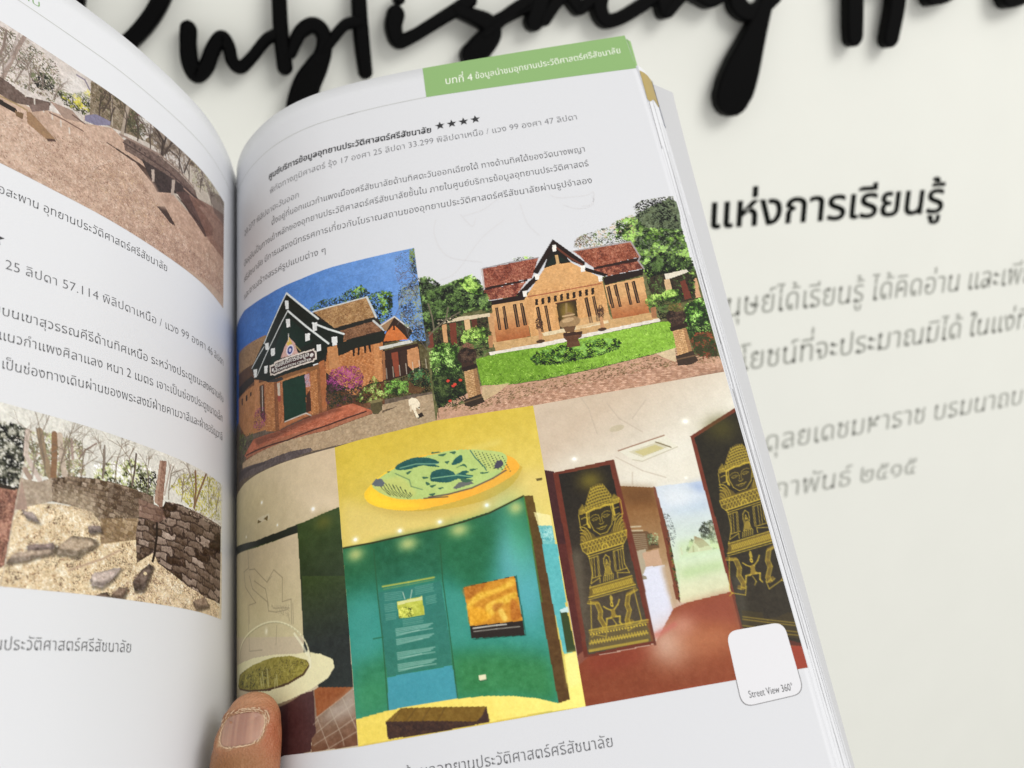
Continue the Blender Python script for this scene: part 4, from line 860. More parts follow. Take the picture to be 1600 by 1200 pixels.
p.poly([(137.9, 142.2), (146.7, 141.5), (162.6, 141.7), (205.1, 139.3), (209.6, 139.7), (208.3, 150.4), (199.5, 151.4), (179.2, 153.3), (160.6, 154.3), (149.2, 154.4), (138.6, 152.9)], (138, 182, 62), tex=22, cell=3, to=(118, 160, 48), p0=[(174.8, 138.0)], p1=[(164.8, 154.6)])
p.dabs([(137.9, 142.2), (146.7, 141.5), (162.6, 141.7), (205.1, 139.3), (209.6, 139.7), (208.3, 150.4), (199.5, 151.4), (179.2, 153.3), (160.6, 154.3), (149.2, 154.4), (138.6, 152.9)], 900, .15, .5, [(150, 196, 74), (120, 160, 48), (164, 204, 90)], asp=.4, rot=R(70), a=.6)
p.dabs([(139.0, 151.2), (149.5, 152.7), (160.9, 152.5), (179.5, 151.7), (199.8, 150.1), (208.6, 149.3), (208.2, 151.2), (199.5, 151.9), (179.1, 153.9), (160.5, 155.0), (149.1, 155.0), (138.5, 153.4)], 300, .2, .5, LEAF_M, asp=.5)
p.dabs([(156.8, 145.7), (159.5, 143.4), (165.3, 142.8), (171.2, 142.2), (176.3, 141.9), (188.4, 142.7), (190.0, 145.0), (188.3, 147.3), (180.1, 148.8), (172.9, 148.8), (165.7, 149.4), (158.7, 148.0)], 760, .3, .75, [(62, 104, 40), (88, 132, 54), (44, 76, 32), (110, 150, 70)])
p.dabs([(157.2, 146.5), (165.8, 148.5), (180.3, 147.9), (189.3, 145.9), (188.6, 147.4), (180.0, 149.1), (165.6, 149.7), (158.7, 148.5)], 220, .25, .5, LEAF_D)
p.poly([(170.2, 137.8), (177.1, 138.2), (176.5, 140.3), (175.2, 140.9), (175.4, 143.8), (170.8, 143.6), (170.9, 140.7), (170.1, 139.6)], (104, 70, 50), tex=14); p.poly([(170.2, 137.6), (177.2, 138.1), (176.8, 139.3), (170.3, 139.0)], (70, 46, 36))
p.ell([(173.3, 133.7)], 3.9, 2.35, (158, 128, 90), R(-8)); p.ell([(172.9, 132.7)], 2.2, .9, (186, 156, 116), R(-8)); p.poly([(171.6, 131.7), (175.2, 131.8), (175.2, 130.1), (173.3, 129.4), (172.1, 130.0)], (140, 110, 74)); p.line([(171.3, 130.9), (175.4, 130.8)], .6, (190, 160, 120)); p.poly([(170.6, 135.2), (175.3, 135.4), (174.1, 137.9), (171.2, 137.5)], (112, 82, 56)); p.line([(172.8, 129.5), (173.4, 126.0)], .8, (150, 124, 80))
p.poly([(122.3, 158.9), (138.7, 152.9), (149.2, 154.4), (160.5, 154.7), (179.2, 153.6), (199.5, 151.7), (208.3, 150.4), (214.5, 154.7), (222.2, 156.2), (223.2, 160.9), (198.4, 163.2), (170.1, 164.8), (154.6, 165.5), (132.8, 165.9), (120.9, 165.8)], (190, 150, 124), tex=14)
p.bricks([(122.5, 157.0), (208.2, 151.2), (223.0, 160.1), (121.8, 163.7)], 70, 17, (150, 104, 84), a=.45, jit=20, clip=[(142.7, 160.7), (159.9, 158.4), (178.5, 157.1), (198.8, 155.1), (215.5, 156.1), (222.8, 160.9), (198.5, 162.8), (170.2, 164.4), (154.7, 165.1), (132.9, 165.8)])
p.dabs([(122.2, 160.0), (138.3, 156.1), (160.5, 155.0), (179.1, 154.0), (199.4, 152.1), (208.3, 150.8), (214.5, 154.7), (222.2, 156.4), (220.7, 158.1), (199.8, 156.9), (178.3, 158.6), (156.9, 159.4), (135.5, 161.7)], 460, .25, .9, [(110, 84, 56), (90, 74, 44), (140, 112, 80), (104, 96, 52)], asp=.4, rot=R(-16), a=.65)
p.poly([(138.7, 153.5), (148.6, 153.7), (143.2, 157.0), (137.9, 159.1)], (196, 174, 132), a=.8); p.poly([(201.0, 151.4), (208.0, 150.4), (207.1, 155.8), (203.4, 153.5)], (206, 186, 150), a=.9)
p.dabs([(121.4, 136.2), (124.2, 133.9), (127.3, 133.4), (131.6, 134.5), (133.2, 137.7), (133.1, 143.3), (130.0, 147.9), (123.5, 147.5), (121.5, 142.7)], 560, .25, .65, [(104, 150, 60), (130, 176, 80), (80, 118, 48), (150, 190, 100)]); p.dabs([(121.7, 141.1), (132.1, 142.3), (131.8, 148.2), (123.5, 147.8)], 200, .25, .6, LEAF_D)
p.dabs([(121.3, 146.6), (133.0, 146.9), (132.4, 158.9), (127.3, 159.1), (122.2, 158.3)], 520, .25, .65, [(50, 62, 36), (70, 84, 44), (36, 44, 30)])
for q in ([(127.0, 148.9)], [(128.6, 151.2)], [(129.3, 150.7)], [(126.9, 156.7)], [(131.4, 149.4)]): p.ell(q, .6, .5, (206, 70, 54))
p.dabs([(133.3, 133.6), (135.0, 130.2), (139.6, 129.1), (143.1, 130.2), (145.0, 132.9), (144.0, 136.0), (138.6, 136.7), (135.0, 136.2)], 420, .2, .6, LEAF_L); p.dabs([(134.6, 133.8), (144.0, 134.4), (143.5, 139.6), (140.1, 142.2), (137.6, 139.3)], 240, .25, .6, LEAF_D); p.poly([(143.4, 133.9), (145.1, 133.9), (144.6, 138.6), (143.2, 138.7)], (176, 128, 88))
p.dabs([(201.4, 130.3), (203.2, 128.0), (206.2, 127.6), (209.5, 129.2), (209.9, 131.4), (207.8, 133.8), (202.5, 133.0)], 260, .2, .6, LEAF_L); p.dabs([(207.9, 128.2), (210.9, 126.5), (214.4, 127.3), (215.8, 129.9), (213.8, 132.5), (209.7, 131.9)], 260, .2, .6, LEAF_L)
p.dabs([(205.0, 133.0), (213.9, 132.5), (213.3, 138.3), (205.3, 138.5)], 240, .25, .6, LEAF_D); p.poly([(203.0, 133.1), (205.0, 132.9), (204.4, 137.3), (202.6, 137.4)], (166, 116, 80))
p.dabs([(213.7, 136.7), (215.8, 133.7), (219.8, 132.3), (222.4, 132.4), (222.3, 143.2), (222.2, 146.4), (216.4, 146.6), (213.4, 144.0)], 620, .25, .65, [(92, 140, 50), (120, 170, 70), (60, 96, 40), (140, 186, 90)]); p.dabs([(213.5, 140.8), (222.3, 143.2), (222.1, 146.8), (215.6, 146.9)], 220, .25, .6, LEAF_D)
p.dabs([(213.9, 148.2), (216.6, 145.8), (221.9, 146.0), (222.1, 156.0), (216.9, 156.3), (214.1, 153.0)], 420, .25, .6, [(70, 60, 36), (56, 76, 36), (150, 80, 50), (110, 60, 44)])
for bx, by, s1 in ((255, 820, 1.0), (1300, 622, 1.0)):
    p.ell(pz0('b', (bx, by)), 3.5, 3.3, (58, 42, 36)); p.ell(pz0('b', (bx - 8, by - 14)), 1.6, .9, (92, 70, 58)); p.poly(pz0('b', (bx - 26, by + 30), (bx + 30, by + 24), (bx + 44, by + 52), (bx - 28, by + 62)), (70, 50, 40))
p.dabs([(132.3, 137.5), (133.9, 136.0), (136.9, 136.1), (138.4, 138.3), (137.7, 142.6), (135.6, 143.6), (132.8, 142.5)], 240, .2, .55, [(58, 44, 36), (84, 62, 50), (36, 28, 26), (104, 82, 66)], a=.7); p.dabs([(133.2, 136.4), (135.2, 134.9), (137.6, 136.2), (138.1, 138.2), (135.6, 137.3)], 70, .2, .5, [(110, 104, 60), (80, 86, 44), (140, 96, 80)])
p.dabs([(208.9, 135.8), (211.0, 133.9), (214.1, 135.1), (213.8, 140.0), (211.2, 141.2), (208.8, 140.4)], 240, .2, .55, [(58, 44, 36), (84, 62, 50), (36, 28, 26), (104, 82, 66)], a=.7); p.dabs([(208.6, 134.9), (210.2, 132.7), (213.8, 132.9), (214.9, 136.1), (212.3, 136.4)], 110, .2, .5, [(130, 110, 60), (90, 96, 44), (150, 100, 70)])
p.poly([(132.3, 144.8), (137.7, 144.0), (138.1, 145.7), (132.8, 146.5)], (50, 36, 32)); p.poly([(133.1, 146.4), (137.7, 146.0), (138.1, 157.0), (133.3, 157.5)], (196, 156, 108), tex=12); p.bricks([(133.1, 146.4), (137.7, 146.0), (138.1, 157.0), (133.3, 157.5)], 4, 16, (140, 98, 64), a=.6); p.poly([(136.5, 145.9), (137.8, 145.8), (138.1, 157.0), (136.3, 157.3)], (130, 92, 60), a=.5); p.poly([(131.8, 157.2), (138.0, 155.9), (139.0, 159.3), (134.2, 160.4), (131.9, 159.5)], (62, 50, 38)); p.line([(132.0, 158.2), (138.2, 157.2)], .5, (110, 88, 64))
p.poly([(207.8, 142.1), (214.2, 141.3), (214.6, 142.8), (208.1, 143.8)], (56, 38, 32)); p.poly([(208.7, 143.7), (213.6, 143.3), (213.6, 152.5), (208.2, 153.4)], (206, 164, 114), tex=12); p.bricks([(208.7, 143.7), (213.6, 143.3), (213.6, 152.5), (208.2, 153.4)], 4, 16, (150, 104, 70), a=.6); p.poly([(212.6, 143.4), (213.6, 143.3), (213.6, 152.5), (212.2, 152.9)], (134, 94, 62), a=.5); p.poly([(207.6, 153.5), (213.9, 152.4), (214.8, 156.7), (212.3, 157.6), (207.4, 157.4)], (70, 54, 42)); p.line([(207.7, 154.9), (214.9, 154.4)], .5, (116, 90, 66))
p.line([(122.3, 158.9), (122.3, 162.3)], .2, (90, 70, 50))
p.grain(7, 1.0, .92)
p.build('printed_photo', page_r, E12, None, None, MID, 0.055, 'photo of a long brick hall behind a green lawn')

# ---- model under a glass dome
p = Print('R', 14, 88, 160, 266, (200, 186, 158), seed=7)
p.poly([(10, 160), (90, 160), (90, 215), (10, 215)], (212, 192, 162), to=(196, 186, 150), p0=(80, 166), p1=(40, 200), tex=7, cell=9)
p.poly([(65.0, 175.4), (84.7, 183.3), (84.3, 187.1), (77.0, 188.0), (70.5, 182.7)], (224, 206, 178), a=.5, soft=2)
for q, r in (([(48.4, 175.9)], .5), ([(74.3, 185.5)], .6), ([(57.6, 186.9)], .35), ([(35.8, 185.2)], .35)): p.glow(q, r * 1.5, r * 1.5, (255, 252, 236), .9); p.ell(q, r, r, (255, 253, 244))
p.poly([(45.0, 181.0), (52.9, 181.2), (53.6, 183.4), (45.7, 183.2)], (212, 202, 176)); p.poly([(45.5, 181.5), (48.1, 183.0), (45.4, 183.1)], (110, 92, 54)); p.poly([(49.4, 182.4), (52.3, 181.8), (51.9, 183.7)], (110, 92, 54))
p.poly([(19.0, 185.1), (43.9, 189.1), (58.0, 189.7), (71.6, 189.0), (84.6, 187.1), (84.9, 201.1), (86.1, 217.7), (86.4, 229.8), (20.9, 217.8)], (56, 74, 36), tex=12, cell=8, to=(42, 50, 44), p0=[(76.7, 193.9)], p1=[(77.6, 223.2)])
p.poly([(19.0, 184.4), (43.9, 188.9), (58.0, 189.6), (67.4, 189.4), (67.3, 192.4), (54.3, 192.0), (25.1, 188.8), (19.0, 188.1)], (40, 46, 40)); p.glow([(78.2, 191.1)], 3.4, 2.6, (96, 98, 40), .8)
p.poly([(68.7, 207.4), (85.4, 210.8), (85.8, 245.6), (73.5, 243.6), (72.2, 232.7), (68.3, 232.1)], (58, 74, 38), tex=10, to=(40, 46, 44), p0=[(75.9, 208.9)], p1=[(77.2, 230.7)])
p.poly([(19.0, 187.6), (43.9, 191.4), (57.0, 192.3), (67.4, 192.3), (67.9, 208.2), (68.3, 227.0), (20.9, 218.4)], (206, 190, 160), tex=6, cell=10, to=(198, 190, 146), p0=(60, 190), p1=(40, 235))
DR = (140, 128, 106)
for q in ([(37.3, 190.6), (37.9, 197.2), (33.2, 197.5), (34.9, 203.4), (43.5, 210.8), (37.9, 210.5), (38.3, 217.0)], [(38.6, 198.0), (42.8, 198.8), (51.0, 205.4), (55.1, 202.1), (59.6, 205.8), (59.3, 213.9), (63.5, 213.9), (63.5, 222.0)], [(38.6, 200.3), (41.1, 205.4), (50.9, 212.0), (51.7, 215.4), (56.2, 216.7), (61.9, 217.0)], [(42.4, 202.9), (50.0, 207.5), (51.8, 213.8)]):
    p.line(q, .28, DR, .75)
for q in ([(37.0, 210.1), (38.2, 226.2), (47.4, 227.4)], [(64.2, 215.4), (64.3, 222.2)], [(51.0, 205.5), (53.9, 204.0)], [(53.6, 213.7), (54.5, 215.0), (62.7, 216.7)], [(56.1, 221.1), (55.5, 227.2)], [(61.9, 218.1), (62.5, 220.8)]): p.line(q, .24, DR, .7)
p.dabs([(52.7, 214.0), (62.7, 215.6), (62.9, 219.9), (57.0, 217.6)], 30, .2, .5, [(140, 130, 110)], a=.5)
p.poly([(55.2, 245.4), (71.6, 244.0), (71.9, 256.4), (70.2, 258.0), (69.8, 261.6), (56.3, 261.8)], (78, 48, 48), tex=8)
p.poly([(55.2, 245.4), (60.8, 245.2), (60.2, 261.8), (56.3, 261.8)], (58, 34, 38), a=.5)
for k in range(5): p.line([(63.0, 245.3), (63.0, 261.7)] + np.array([k * 1.9, -k * .2]), .15, (98, 62, 58), .5)
p.poly([(71.6, 244.0), (73.5, 243.4), (85.8, 245.3), (86.7, 250.3), (86.2, 262.0), (70.0, 261.7), (70.2, 258.0), (71.9, 256.4)], (140, 118, 100), tex=18, to=(112, 74, 52), p0=[(79.5, 250.6)], p1=[(80.6, 261.2)])
p.poly([(71.9, 244.1), (73.5, 243.4), (85.8, 245.3), (80.8, 248.5), (72.5, 251.9)], (148, 86, 46), tex=14)
p.poly([(80.8, 248.5), (85.9, 245.8), (86.5, 253.1), (79.4, 253.8), (73.6, 253.5)], (196, 186, 176), a=.55, soft=1.5)
for q in ([(72.1, 252.3), (79.7, 248.8), (86.0, 245.8)], [(72.2, 256.5), (79.4, 252.9), (86.5, 249.8)], [(70.8, 259.9), (79.2, 257.0), (86.5, 254.0)], [(72.5, 251.9), (75.1, 258.2), (76.6, 261.8)], [(77.3, 249.8), (81.3, 259.1), (81.7, 261.4)], [(82.0, 247.8), (86.2, 257.5)], [(71.1, 254.0), (73.0, 252.9)], [(74.3, 262.2), (79.0, 260.6), (86.4, 258.0)]):
    p.line(q, .26, (190, 176, 158), .65)
p.ell([(60.7, 238.7)], 14.6, 6.0, (226, 220, 176), R(-14), soft=.03); p.ell([(61.7, 240.2)], 13.6, 5.6, (214, 206, 158), R(-15), soft=.05, a=.5)
p.poly([(22.3, 236.1), (22.3, 228.5), (43.1, 229.1), (55.8, 230.3), (74.6, 233.4), (79.3, 235.9), (79.7, 238.4), (77.2, 241.3), (70.4, 243.6), (62.3, 245.2), (54.4, 245.9), (48.1, 241.7), (40.5, 239.6)], (228, 222, 180), tex=4)
p.poly([(24.2, 235.8), (27.1, 232.4), (40.6, 231.3), (53.1, 231.1), (62.8, 232.2), (69.5, 234.7), (70.7, 236.4), (68.0, 238.9), (61.0, 240.7), (51.0, 241.0), (37.9, 239.4), (27.1, 237.3)], (84, 62, 34)); p.poly([(24.8, 235.3), (28.1, 232.5), (41.1, 231.2), (53.5, 230.9), (62.8, 232.0), (69.2, 234.4), (70.2, 235.9), (67.7, 238.2), (60.9, 240.0), (51.0, 240.3), (37.9, 238.8), (27.1, 236.7)], (150, 140, 62), tex=30, cell=3)
p.dabs([(24.8, 235.9), (31.6, 233.1), (43.0, 232.8), (49.3, 233.3), (51.0, 240.1), (37.9, 238.8)], 260, .25, .8, [(74, 70, 26), (46, 46, 20), (120, 116, 50), (180, 172, 90)], asp=.3, rot=R(-25), a=.95)
p.dabs([(48.3, 234.1), (59.8, 232.5), (69.2, 234.4), (69.5, 236.2), (62.5, 239.0), (51.9, 239.7)], 200, .2, .6, [(110, 100, 44), (176, 166, 84), (80, 72, 34)], asp=.4, rot=R(-20))
for q in ([(47.3, 234.5), (48.1, 239.2)], [(50.2, 233.9), (51.0, 239.6)], [(55.5, 236.8), (55.8, 240.3)], [(54.7, 237.7), (54.4, 240.6)], [(46.2, 236.3), (46.7, 238.9)]): p.line(q, .5, (196, 192, 140), .7)
arc = [(315 - 218 * math.cos(t) , 520 - 235 * math.sin(t)) for t in np.linspace(.02, math.pi - .1, 30)]
for (ax, ay), (bx_, by_) in zip(arc[:-1], arc[1:]): p.line(pz0('d', (ax, ay), (bx_, by_)), .5, (232, 228, 192), .9); p.line(pz0('d', (ax + 5, ay + 6), (bx_ + 5, by_ + 6)), .3, (150, 142, 110), .5)
p.line([(70.0, 231.9), (70.7, 234.9), (70.7, 236.9)], .9, (236, 232, 200), .8); p.line([(64.5, 225.3), (67.8, 229.5), (69.5, 232.8)], .8, (238, 236, 206), .7); p.glow([(50.1, 221.8)], .8, 1.0, (244, 240, 216), .8)
p.grain(6, .25)
p.build('printed_photo', page_r, None, E34, MID, BOT, 0.06, 'photo of a scale model under a glass dome')

# ---- teal exhibition wall under a yellow ceiling
p = Print('R', 82, 157.4, 161, 265, (222, 198, 96), seed=9)
p.poly([(80, 160), (160, 160), (160, 225), (80, 225)], (216, 190, 72), to=(226, 206, 116), p0=(115, 166), p1=(122, 205), tex=8, cell=8)
p.poly([(129.6, 175.4), (144.7, 174.0), (140.6, 175.6), (132.2, 176.5)], (226, 214, 130), a=.6, soft=1)
p.poly([(85.2, 184.6), (100.3, 191.0), (127.0, 197.0), (147.2, 187.1), (155.5, 186.2), (154.8, 197.3), (143.3, 195.4), (121.3, 200.3), (95.5, 201.6), (85.4, 201.2)], (228, 206, 126), a=.7, soft=2)
p.poly(sp([(94.8, 188.2), (100.1, 192.6), (108.7, 195.9), (119.5, 197.3), (132.5, 195.7), (142.6, 193.0), (147.9, 189.5), (147.0, 184.8), (128.6, 183.9), (106.3, 185.4)]), (206, 180, 96), a=.7, soft=1.2)
p.poly(sp([(95.0, 186.6), (99.2, 190.3), (105.7, 192.7), (113.8, 194.3), (124.6, 195.0), (135.5, 194.0), (143.4, 190.9), (147.1, 187.1), (147.2, 184.3), (133.9, 184.8), (111.6, 188.7)]), (206, 176, 74), tex=4)
p.poly(sp([(93.8, 184.4), (94.9, 187.7), (99.2, 190.4), (105.7, 192.6), (113.3, 193.6), (124.8, 192.9), (135.9, 190.8), (143.9, 187.7), (147.2, 185.1), (146.8, 182.7), (143.9, 180.1), (135.0, 176.7), (128.0, 175.1), (112.9, 175.2), (101.3, 178.7), (96.4, 181.8)]), (254, 208, 58), to=(246, 180, 62), p0=[(100.4, 189.9)], p1=[(127.7, 191.6)], tex=4)
p.poly(sp([(95.0, 185.5), (97.1, 188.7), (103.1, 191.1), (113.4, 192.4), (106.0, 189.9), (99.5, 186.9), (96.9, 183.6)]), (255, 220, 60), a=.7, soft=.6)
p.poly(sp([(96.9, 181.6), (97.7, 183.7), (101.7, 186.8), (107.1, 189.0), (114.8, 190.2), (123.5, 190.2), (131.2, 189.3), (138.0, 187.2), (142.1, 184.5), (143.7, 180.8), (141.9, 178.6), (136.1, 176.8), (128.5, 175.2), (120.7, 175.1), (112.3, 175.8), (104.2, 178.0), (99.4, 180.1)]), (184, 206, 124), tex=8, cell=5)
p.poly(sp([(97.5, 182.6), (101.1, 181.0), (106.7, 181.0), (109.8, 184.4), (111.7, 188.1), (107.2, 188.7), (101.8, 186.6)]), (206, 206, 116), a=.6, soft=.6); p.poly(sp([(131.2, 176.2), (138.2, 177.6), (142.2, 180.5), (141.2, 183.8), (136.7, 184.7), (134.4, 180.9)]), (200, 206, 120), a=.6, soft=.6)
for k in range(9):
    for i in range(13):
        a_ = (i - 6) / 7.0
        x = 390 + k * 22 + abs(a_) * 14; y = 490 + a_ * 46 + k * 4 - abs(a_) * 2
        if k < 9 - abs(a_) * 4: p.ell(pz0('e', (x + i * 6 - 36, y + 6)), .17, .22, (70, 84, 60))
for k in range(8):
    for i in range(8):
        p.ell(pz0('e', (965 + k * 25 + i * 7, 262 + k * 6 + i * 13 - k * 1.5)), .2, .24, (66, 86, 60))
TEAL = (42, 96, 92)
for q in ([(105.4, 177.2), (108.3, 175.8), (112.9, 175.2), (117.8, 176.4), (120.7, 178.4), (119.2, 179.0), (120.9, 180.1), (117.5, 179.3), (114.8, 178.5), (110.3, 178.9), (106.4, 178.5)], [(117.0, 184.1), (117.9, 181.4), (121.8, 181.0), (124.9, 182.5), (125.9, 183.7), (128.7, 182.8), (130.3, 183.6), (129.1, 184.2), (131.5, 185.1), (130.0, 185.8), (126.2, 185.4), (122.9, 186.0), (118.6, 185.0)], [(124.8, 180.0), (126.6, 177.8), (128.6, 177.3), (128.6, 179.3), (126.8, 180.1)]):
    p.poly(sp(q), TEAL, tex=14)
p.poly([(96.7, 181.7), (98.3, 180.1), (100.3, 180.4), (101.4, 182.3), (100.3, 183.2), (97.8, 182.6)], (104, 112, 118)); p.poly([(139.1, 182.9), (140.2, 181.2), (142.0, 181.5), (142.2, 183.1), (140.6, 184.1), (139.2, 183.9)], (80, 76, 92)); p.poly([(124.3, 188.2), (126.6, 186.6), (130.5, 186.6), (131.4, 187.9), (128.1, 188.3), (125.3, 188.8)], (110, 114, 110))
p.line([(107.0, 177.9), (112.7, 177.5), (120.3, 178.9)], .3, (140, 184, 150)); p.line([(117.6, 183.6), (122.0, 183.8), (126.4, 184.0), (131.1, 185.5)], .3, (150, 196, 150)); p.line([(131.7, 176.1), (133.0, 178.9), (135.8, 182.9), (136.2, 184.1)], .3, TEAL); p.line([(105.2, 179.5), (109.9, 182.7), (110.3, 185.1), (114.0, 186.9)], .3, (110, 140, 100)); p.line([(115.9, 189.9), (122.4, 190.1), (130.7, 189.3), (138.0, 187.2), (142.6, 185.2)], .5, (110, 92, 80)); p.line([(114.2, 190.0), (122.3, 190.9)], .35, (90, 80, 70))
for q in ([(120.4, 175.8), (123.5, 175.6), (122.3, 176.5)], [(122.6, 178.5), (124.2, 178.6), (123.3, 179.5)], [(109.1, 180.0), (111.1, 179.5), (109.6, 180.7)], [(114.4, 182.4), (116.6, 183.1), (114.9, 183.4)], [(115.3, 184.3), (116.9, 185.4), (115.7, 185.8)], [(116.8, 186.0), (119.0, 186.0), (117.3, 186.9)], [(126.1, 181.4), (129.0, 180.5), (129.9, 182.1), (128.4, 181.1)], [(130.6, 182.8), (133.4, 182.9), (131.4, 183.5)], [(119.4, 187.3), (121.6, 187.5), (119.9, 187.9)], [(102.4, 178.3), (103.6, 178.2), (103.0, 178.8)], [(124.6, 175.4), (126.8, 175.6), (126.1, 176.5)], [(127.3, 185.4), (131.5, 186.7), (128.2, 186.9)], [(116.0, 188.9), (118.2, 188.8), (117.3, 189.7)], [(134.0, 184.5), (137.2, 184.8), (135.0, 185.2)], [(118.6, 174.4), (121.9, 174.8), (118.5, 174.9)]):
    p.poly(sp(q), (70, 110, 84))
for q in ([(89.6, 199.5)], [(105.1, 199.5)], [(118.7, 198.9)], [(134.8, 196.0)], [(150.5, 202.1)]): p.glow(q, 1.1, 1.0, (255, 250, 214), .9); p.ell(q, .6, .5, (255, 255, 244))
p.poly([(152.1, 189.7), (154.4, 189.7), (154.1, 190.6), (152.4, 190.5)], (110, 96, 50))
WALLP = [(84.7, 201.5), (95.5, 201.7), (117.4, 201.0), (135.4, 198.4), (147.1, 194.9), (150.3, 195.4)] + [(148.5, 228.8), (148.0, 259.3), (142.0, 257.0), (135.0, 255.3), (126.8, 254.1), (118.1, 253.6), (107.6, 253.4), (96.6, 253.7), (86.1, 254.7), (85.5, 229.9)]
p.poly(WALLP, (40, 108, 72), tex=10, cell=6, to=(58, 150, 136), p0=[(112.0, 208.8)], p1=[(112.8, 224.8)])
p.poly([(85.7, 237.8), (96.5, 235.7), (118.4, 238.6), (147.6, 243.1), (148.3, 259.3), (135.0, 255.3), (118.1, 253.6), (96.6, 253.7), (86.1, 254.7)], (52, 132, 92), tex=14, cell=6, soft=3, a=.95)
p.poly([(85.6, 218.4), (95.7, 219.6), (96.4, 237.3), (86.2, 238.4)], (70, 158, 146), a=.8, soft=3); p.poly([(117.2, 220.3), (124.7, 220.4), (124.7, 237.4), (118.1, 238.6)], (68, 152, 136), a=.75, soft=2.5)
p.glow([(141.4, 215.5)], 6.5, 16, (104, 176, 190), .95, R(-4)); p.glow([(144.1, 225.2)], 4.5, 11, (92, 176, 186), .8); p.glow([(143.3, 208.3)], 5, 12, (70, 170, 90), .35)
p.poly([(119.0, 201.3), (131.9, 200.5), (138.4, 200.0), (134.6, 212.1), (130.3, 225.7), (123.2, 220.5), (118.6, 214.6)], (38, 112, 74), a=.85, soft=2.5, tex=14, cell=7); p.poly([(95.5, 201.8), (116.9, 201.2), (117.4, 216.5), (97.2, 215.6)], (36, 104, 74), a=.8, soft=1.5, tex=18, cell=7)
p.poly([(118.1, 241.8), (132.8, 243.0), (147.5, 247.4), (147.8, 259.0), (135.0, 255.3), (118.1, 253.6)], (58, 134, 80), a=.9, soft=2, tex=16, cell=6)
p.poly([(86.4, 245.0), (96.1, 244.9), (96.6, 253.7), (86.4, 254.6)], (66, 148, 104), a=.8, soft=1.5, tex=10)
for q, rx in (([(89.3, 204.4)], 3.0), ([(107.4, 204.2)], 3.4), ([(124.7, 202.6)], 3.4), ([(144.1, 198.3)], 2.6)): p.glow(q, rx, 2.4, (196, 204, 130), .85)
p.line([(84.8, 201.5), (95.5, 201.7), (117.4, 201.0), (126.6, 200.2), (135.4, 198.7), (147.2, 194.9)], .55, (52, 60, 28))
p.poly([(96.1, 218.0), (111.1, 218.4), (116.9, 217.9), (117.6, 230.7), (117.8, 243.7), (107.4, 243.9), (97.1, 244.1), (96.5, 231.7)], (54, 124, 110), tex=8, a=.9); p.glow([(105.3, 221.8)], 9, 8, (60, 140, 134), .35)
p.poly([(97.1, 244.2), (117.8, 243.9), (118.3, 253.7), (107.6, 253.4), (96.8, 253.7)], (72, 156, 170), tex=6)
for q in ([(95.7, 204.0), (95.9, 217.8), (96.5, 232.9), (96.7, 253.7)], [(118.0, 206.2), (117.6, 218.1), (118.0, 231.9), (118.3, 253.7)]): p.line(q, .3, (44, 96, 62))
p.line([(93.5, 232.1), (96.8, 232.1)], .35, (40, 110, 80))
p.line([(97.8, 216.5), (106.4, 216.6), (114.9, 216.5)], .55, (190, 190, 84), .85); p.line([(98.0, 217.4), (106.3, 217.4), (114.8, 217.2)], .28, (150, 170, 96), .6)
p.poly([(102.1, 222.1), (110.5, 221.7), (110.7, 227.6), (102.4, 227.4)], (190, 196, 80), tex=26, cell=3); p.poly([(102.2, 222.2), (110.5, 221.9), (110.5, 222.9), (102.3, 223.1)], (226, 226, 170), a=.8); p.dabs([(102.4, 223.9), (106.9, 224.4), (107.2, 227.3), (102.4, 227.3)], 60, .2, .5, [(120, 132, 50), (70, 76, 30), (206, 206, 100)])
for x0, y0, x1, y1, dx, nl in ((350, 270, 445, 258, 0, 5), (350, 330, 412, 322, 0, 5), (356, 385, 415, 376, 0, 4), (515, 236, 615, 216, 0, 5), (575, 290, 630, 276, 0, 5), (450, 415, 560, 396, 0, 4)):
    for k in range(nl): p.line(pz0('f', (x0 + k, y0 + k * 9.5), (x1 + k - 5 * (k % 2), y1 + k * 9.5)), .22, (140, 186, 168), .55)
p.line([(104.3, 219.4), (104.8, 221.7)], .25, (196, 210, 190)); p.line([(107.4, 219.2), (106.6, 221.8)], .25, (196, 210, 190))
for g0, nl in ((455, 5), (512, 4), (584, 5), (648, 5)):
    for k in range(nl): p.line(pz0('f', (412 + (g0 - 455) * .06 + k, g0 + k * 9.0 + 8), (612 + (g0 - 455) * .1 - (k % 3) * 12 - (60 if k == nl - 1 else 0), g0 + k * 9.0 - 24)), .3, (180, 212, 196), .6)
p.poly([(125.0, 237.2), (141.4, 238.3), (141.2, 237.6), (140.7, 220.4), (141.2, 220.1), (141.6, 238.8), (125.0, 237.5)], (24, 84, 70), a=.7); p.poly([(124.1, 221.2), (140.7, 220.2), (141.1, 238.6), (124.6, 237.0)], (46, 36, 30)); p.poly([(124.0, 221.3), (140.5, 220.3), (141.0, 234.2), (124.6, 233.3)], (206, 142, 40), tex=26, cell=4)
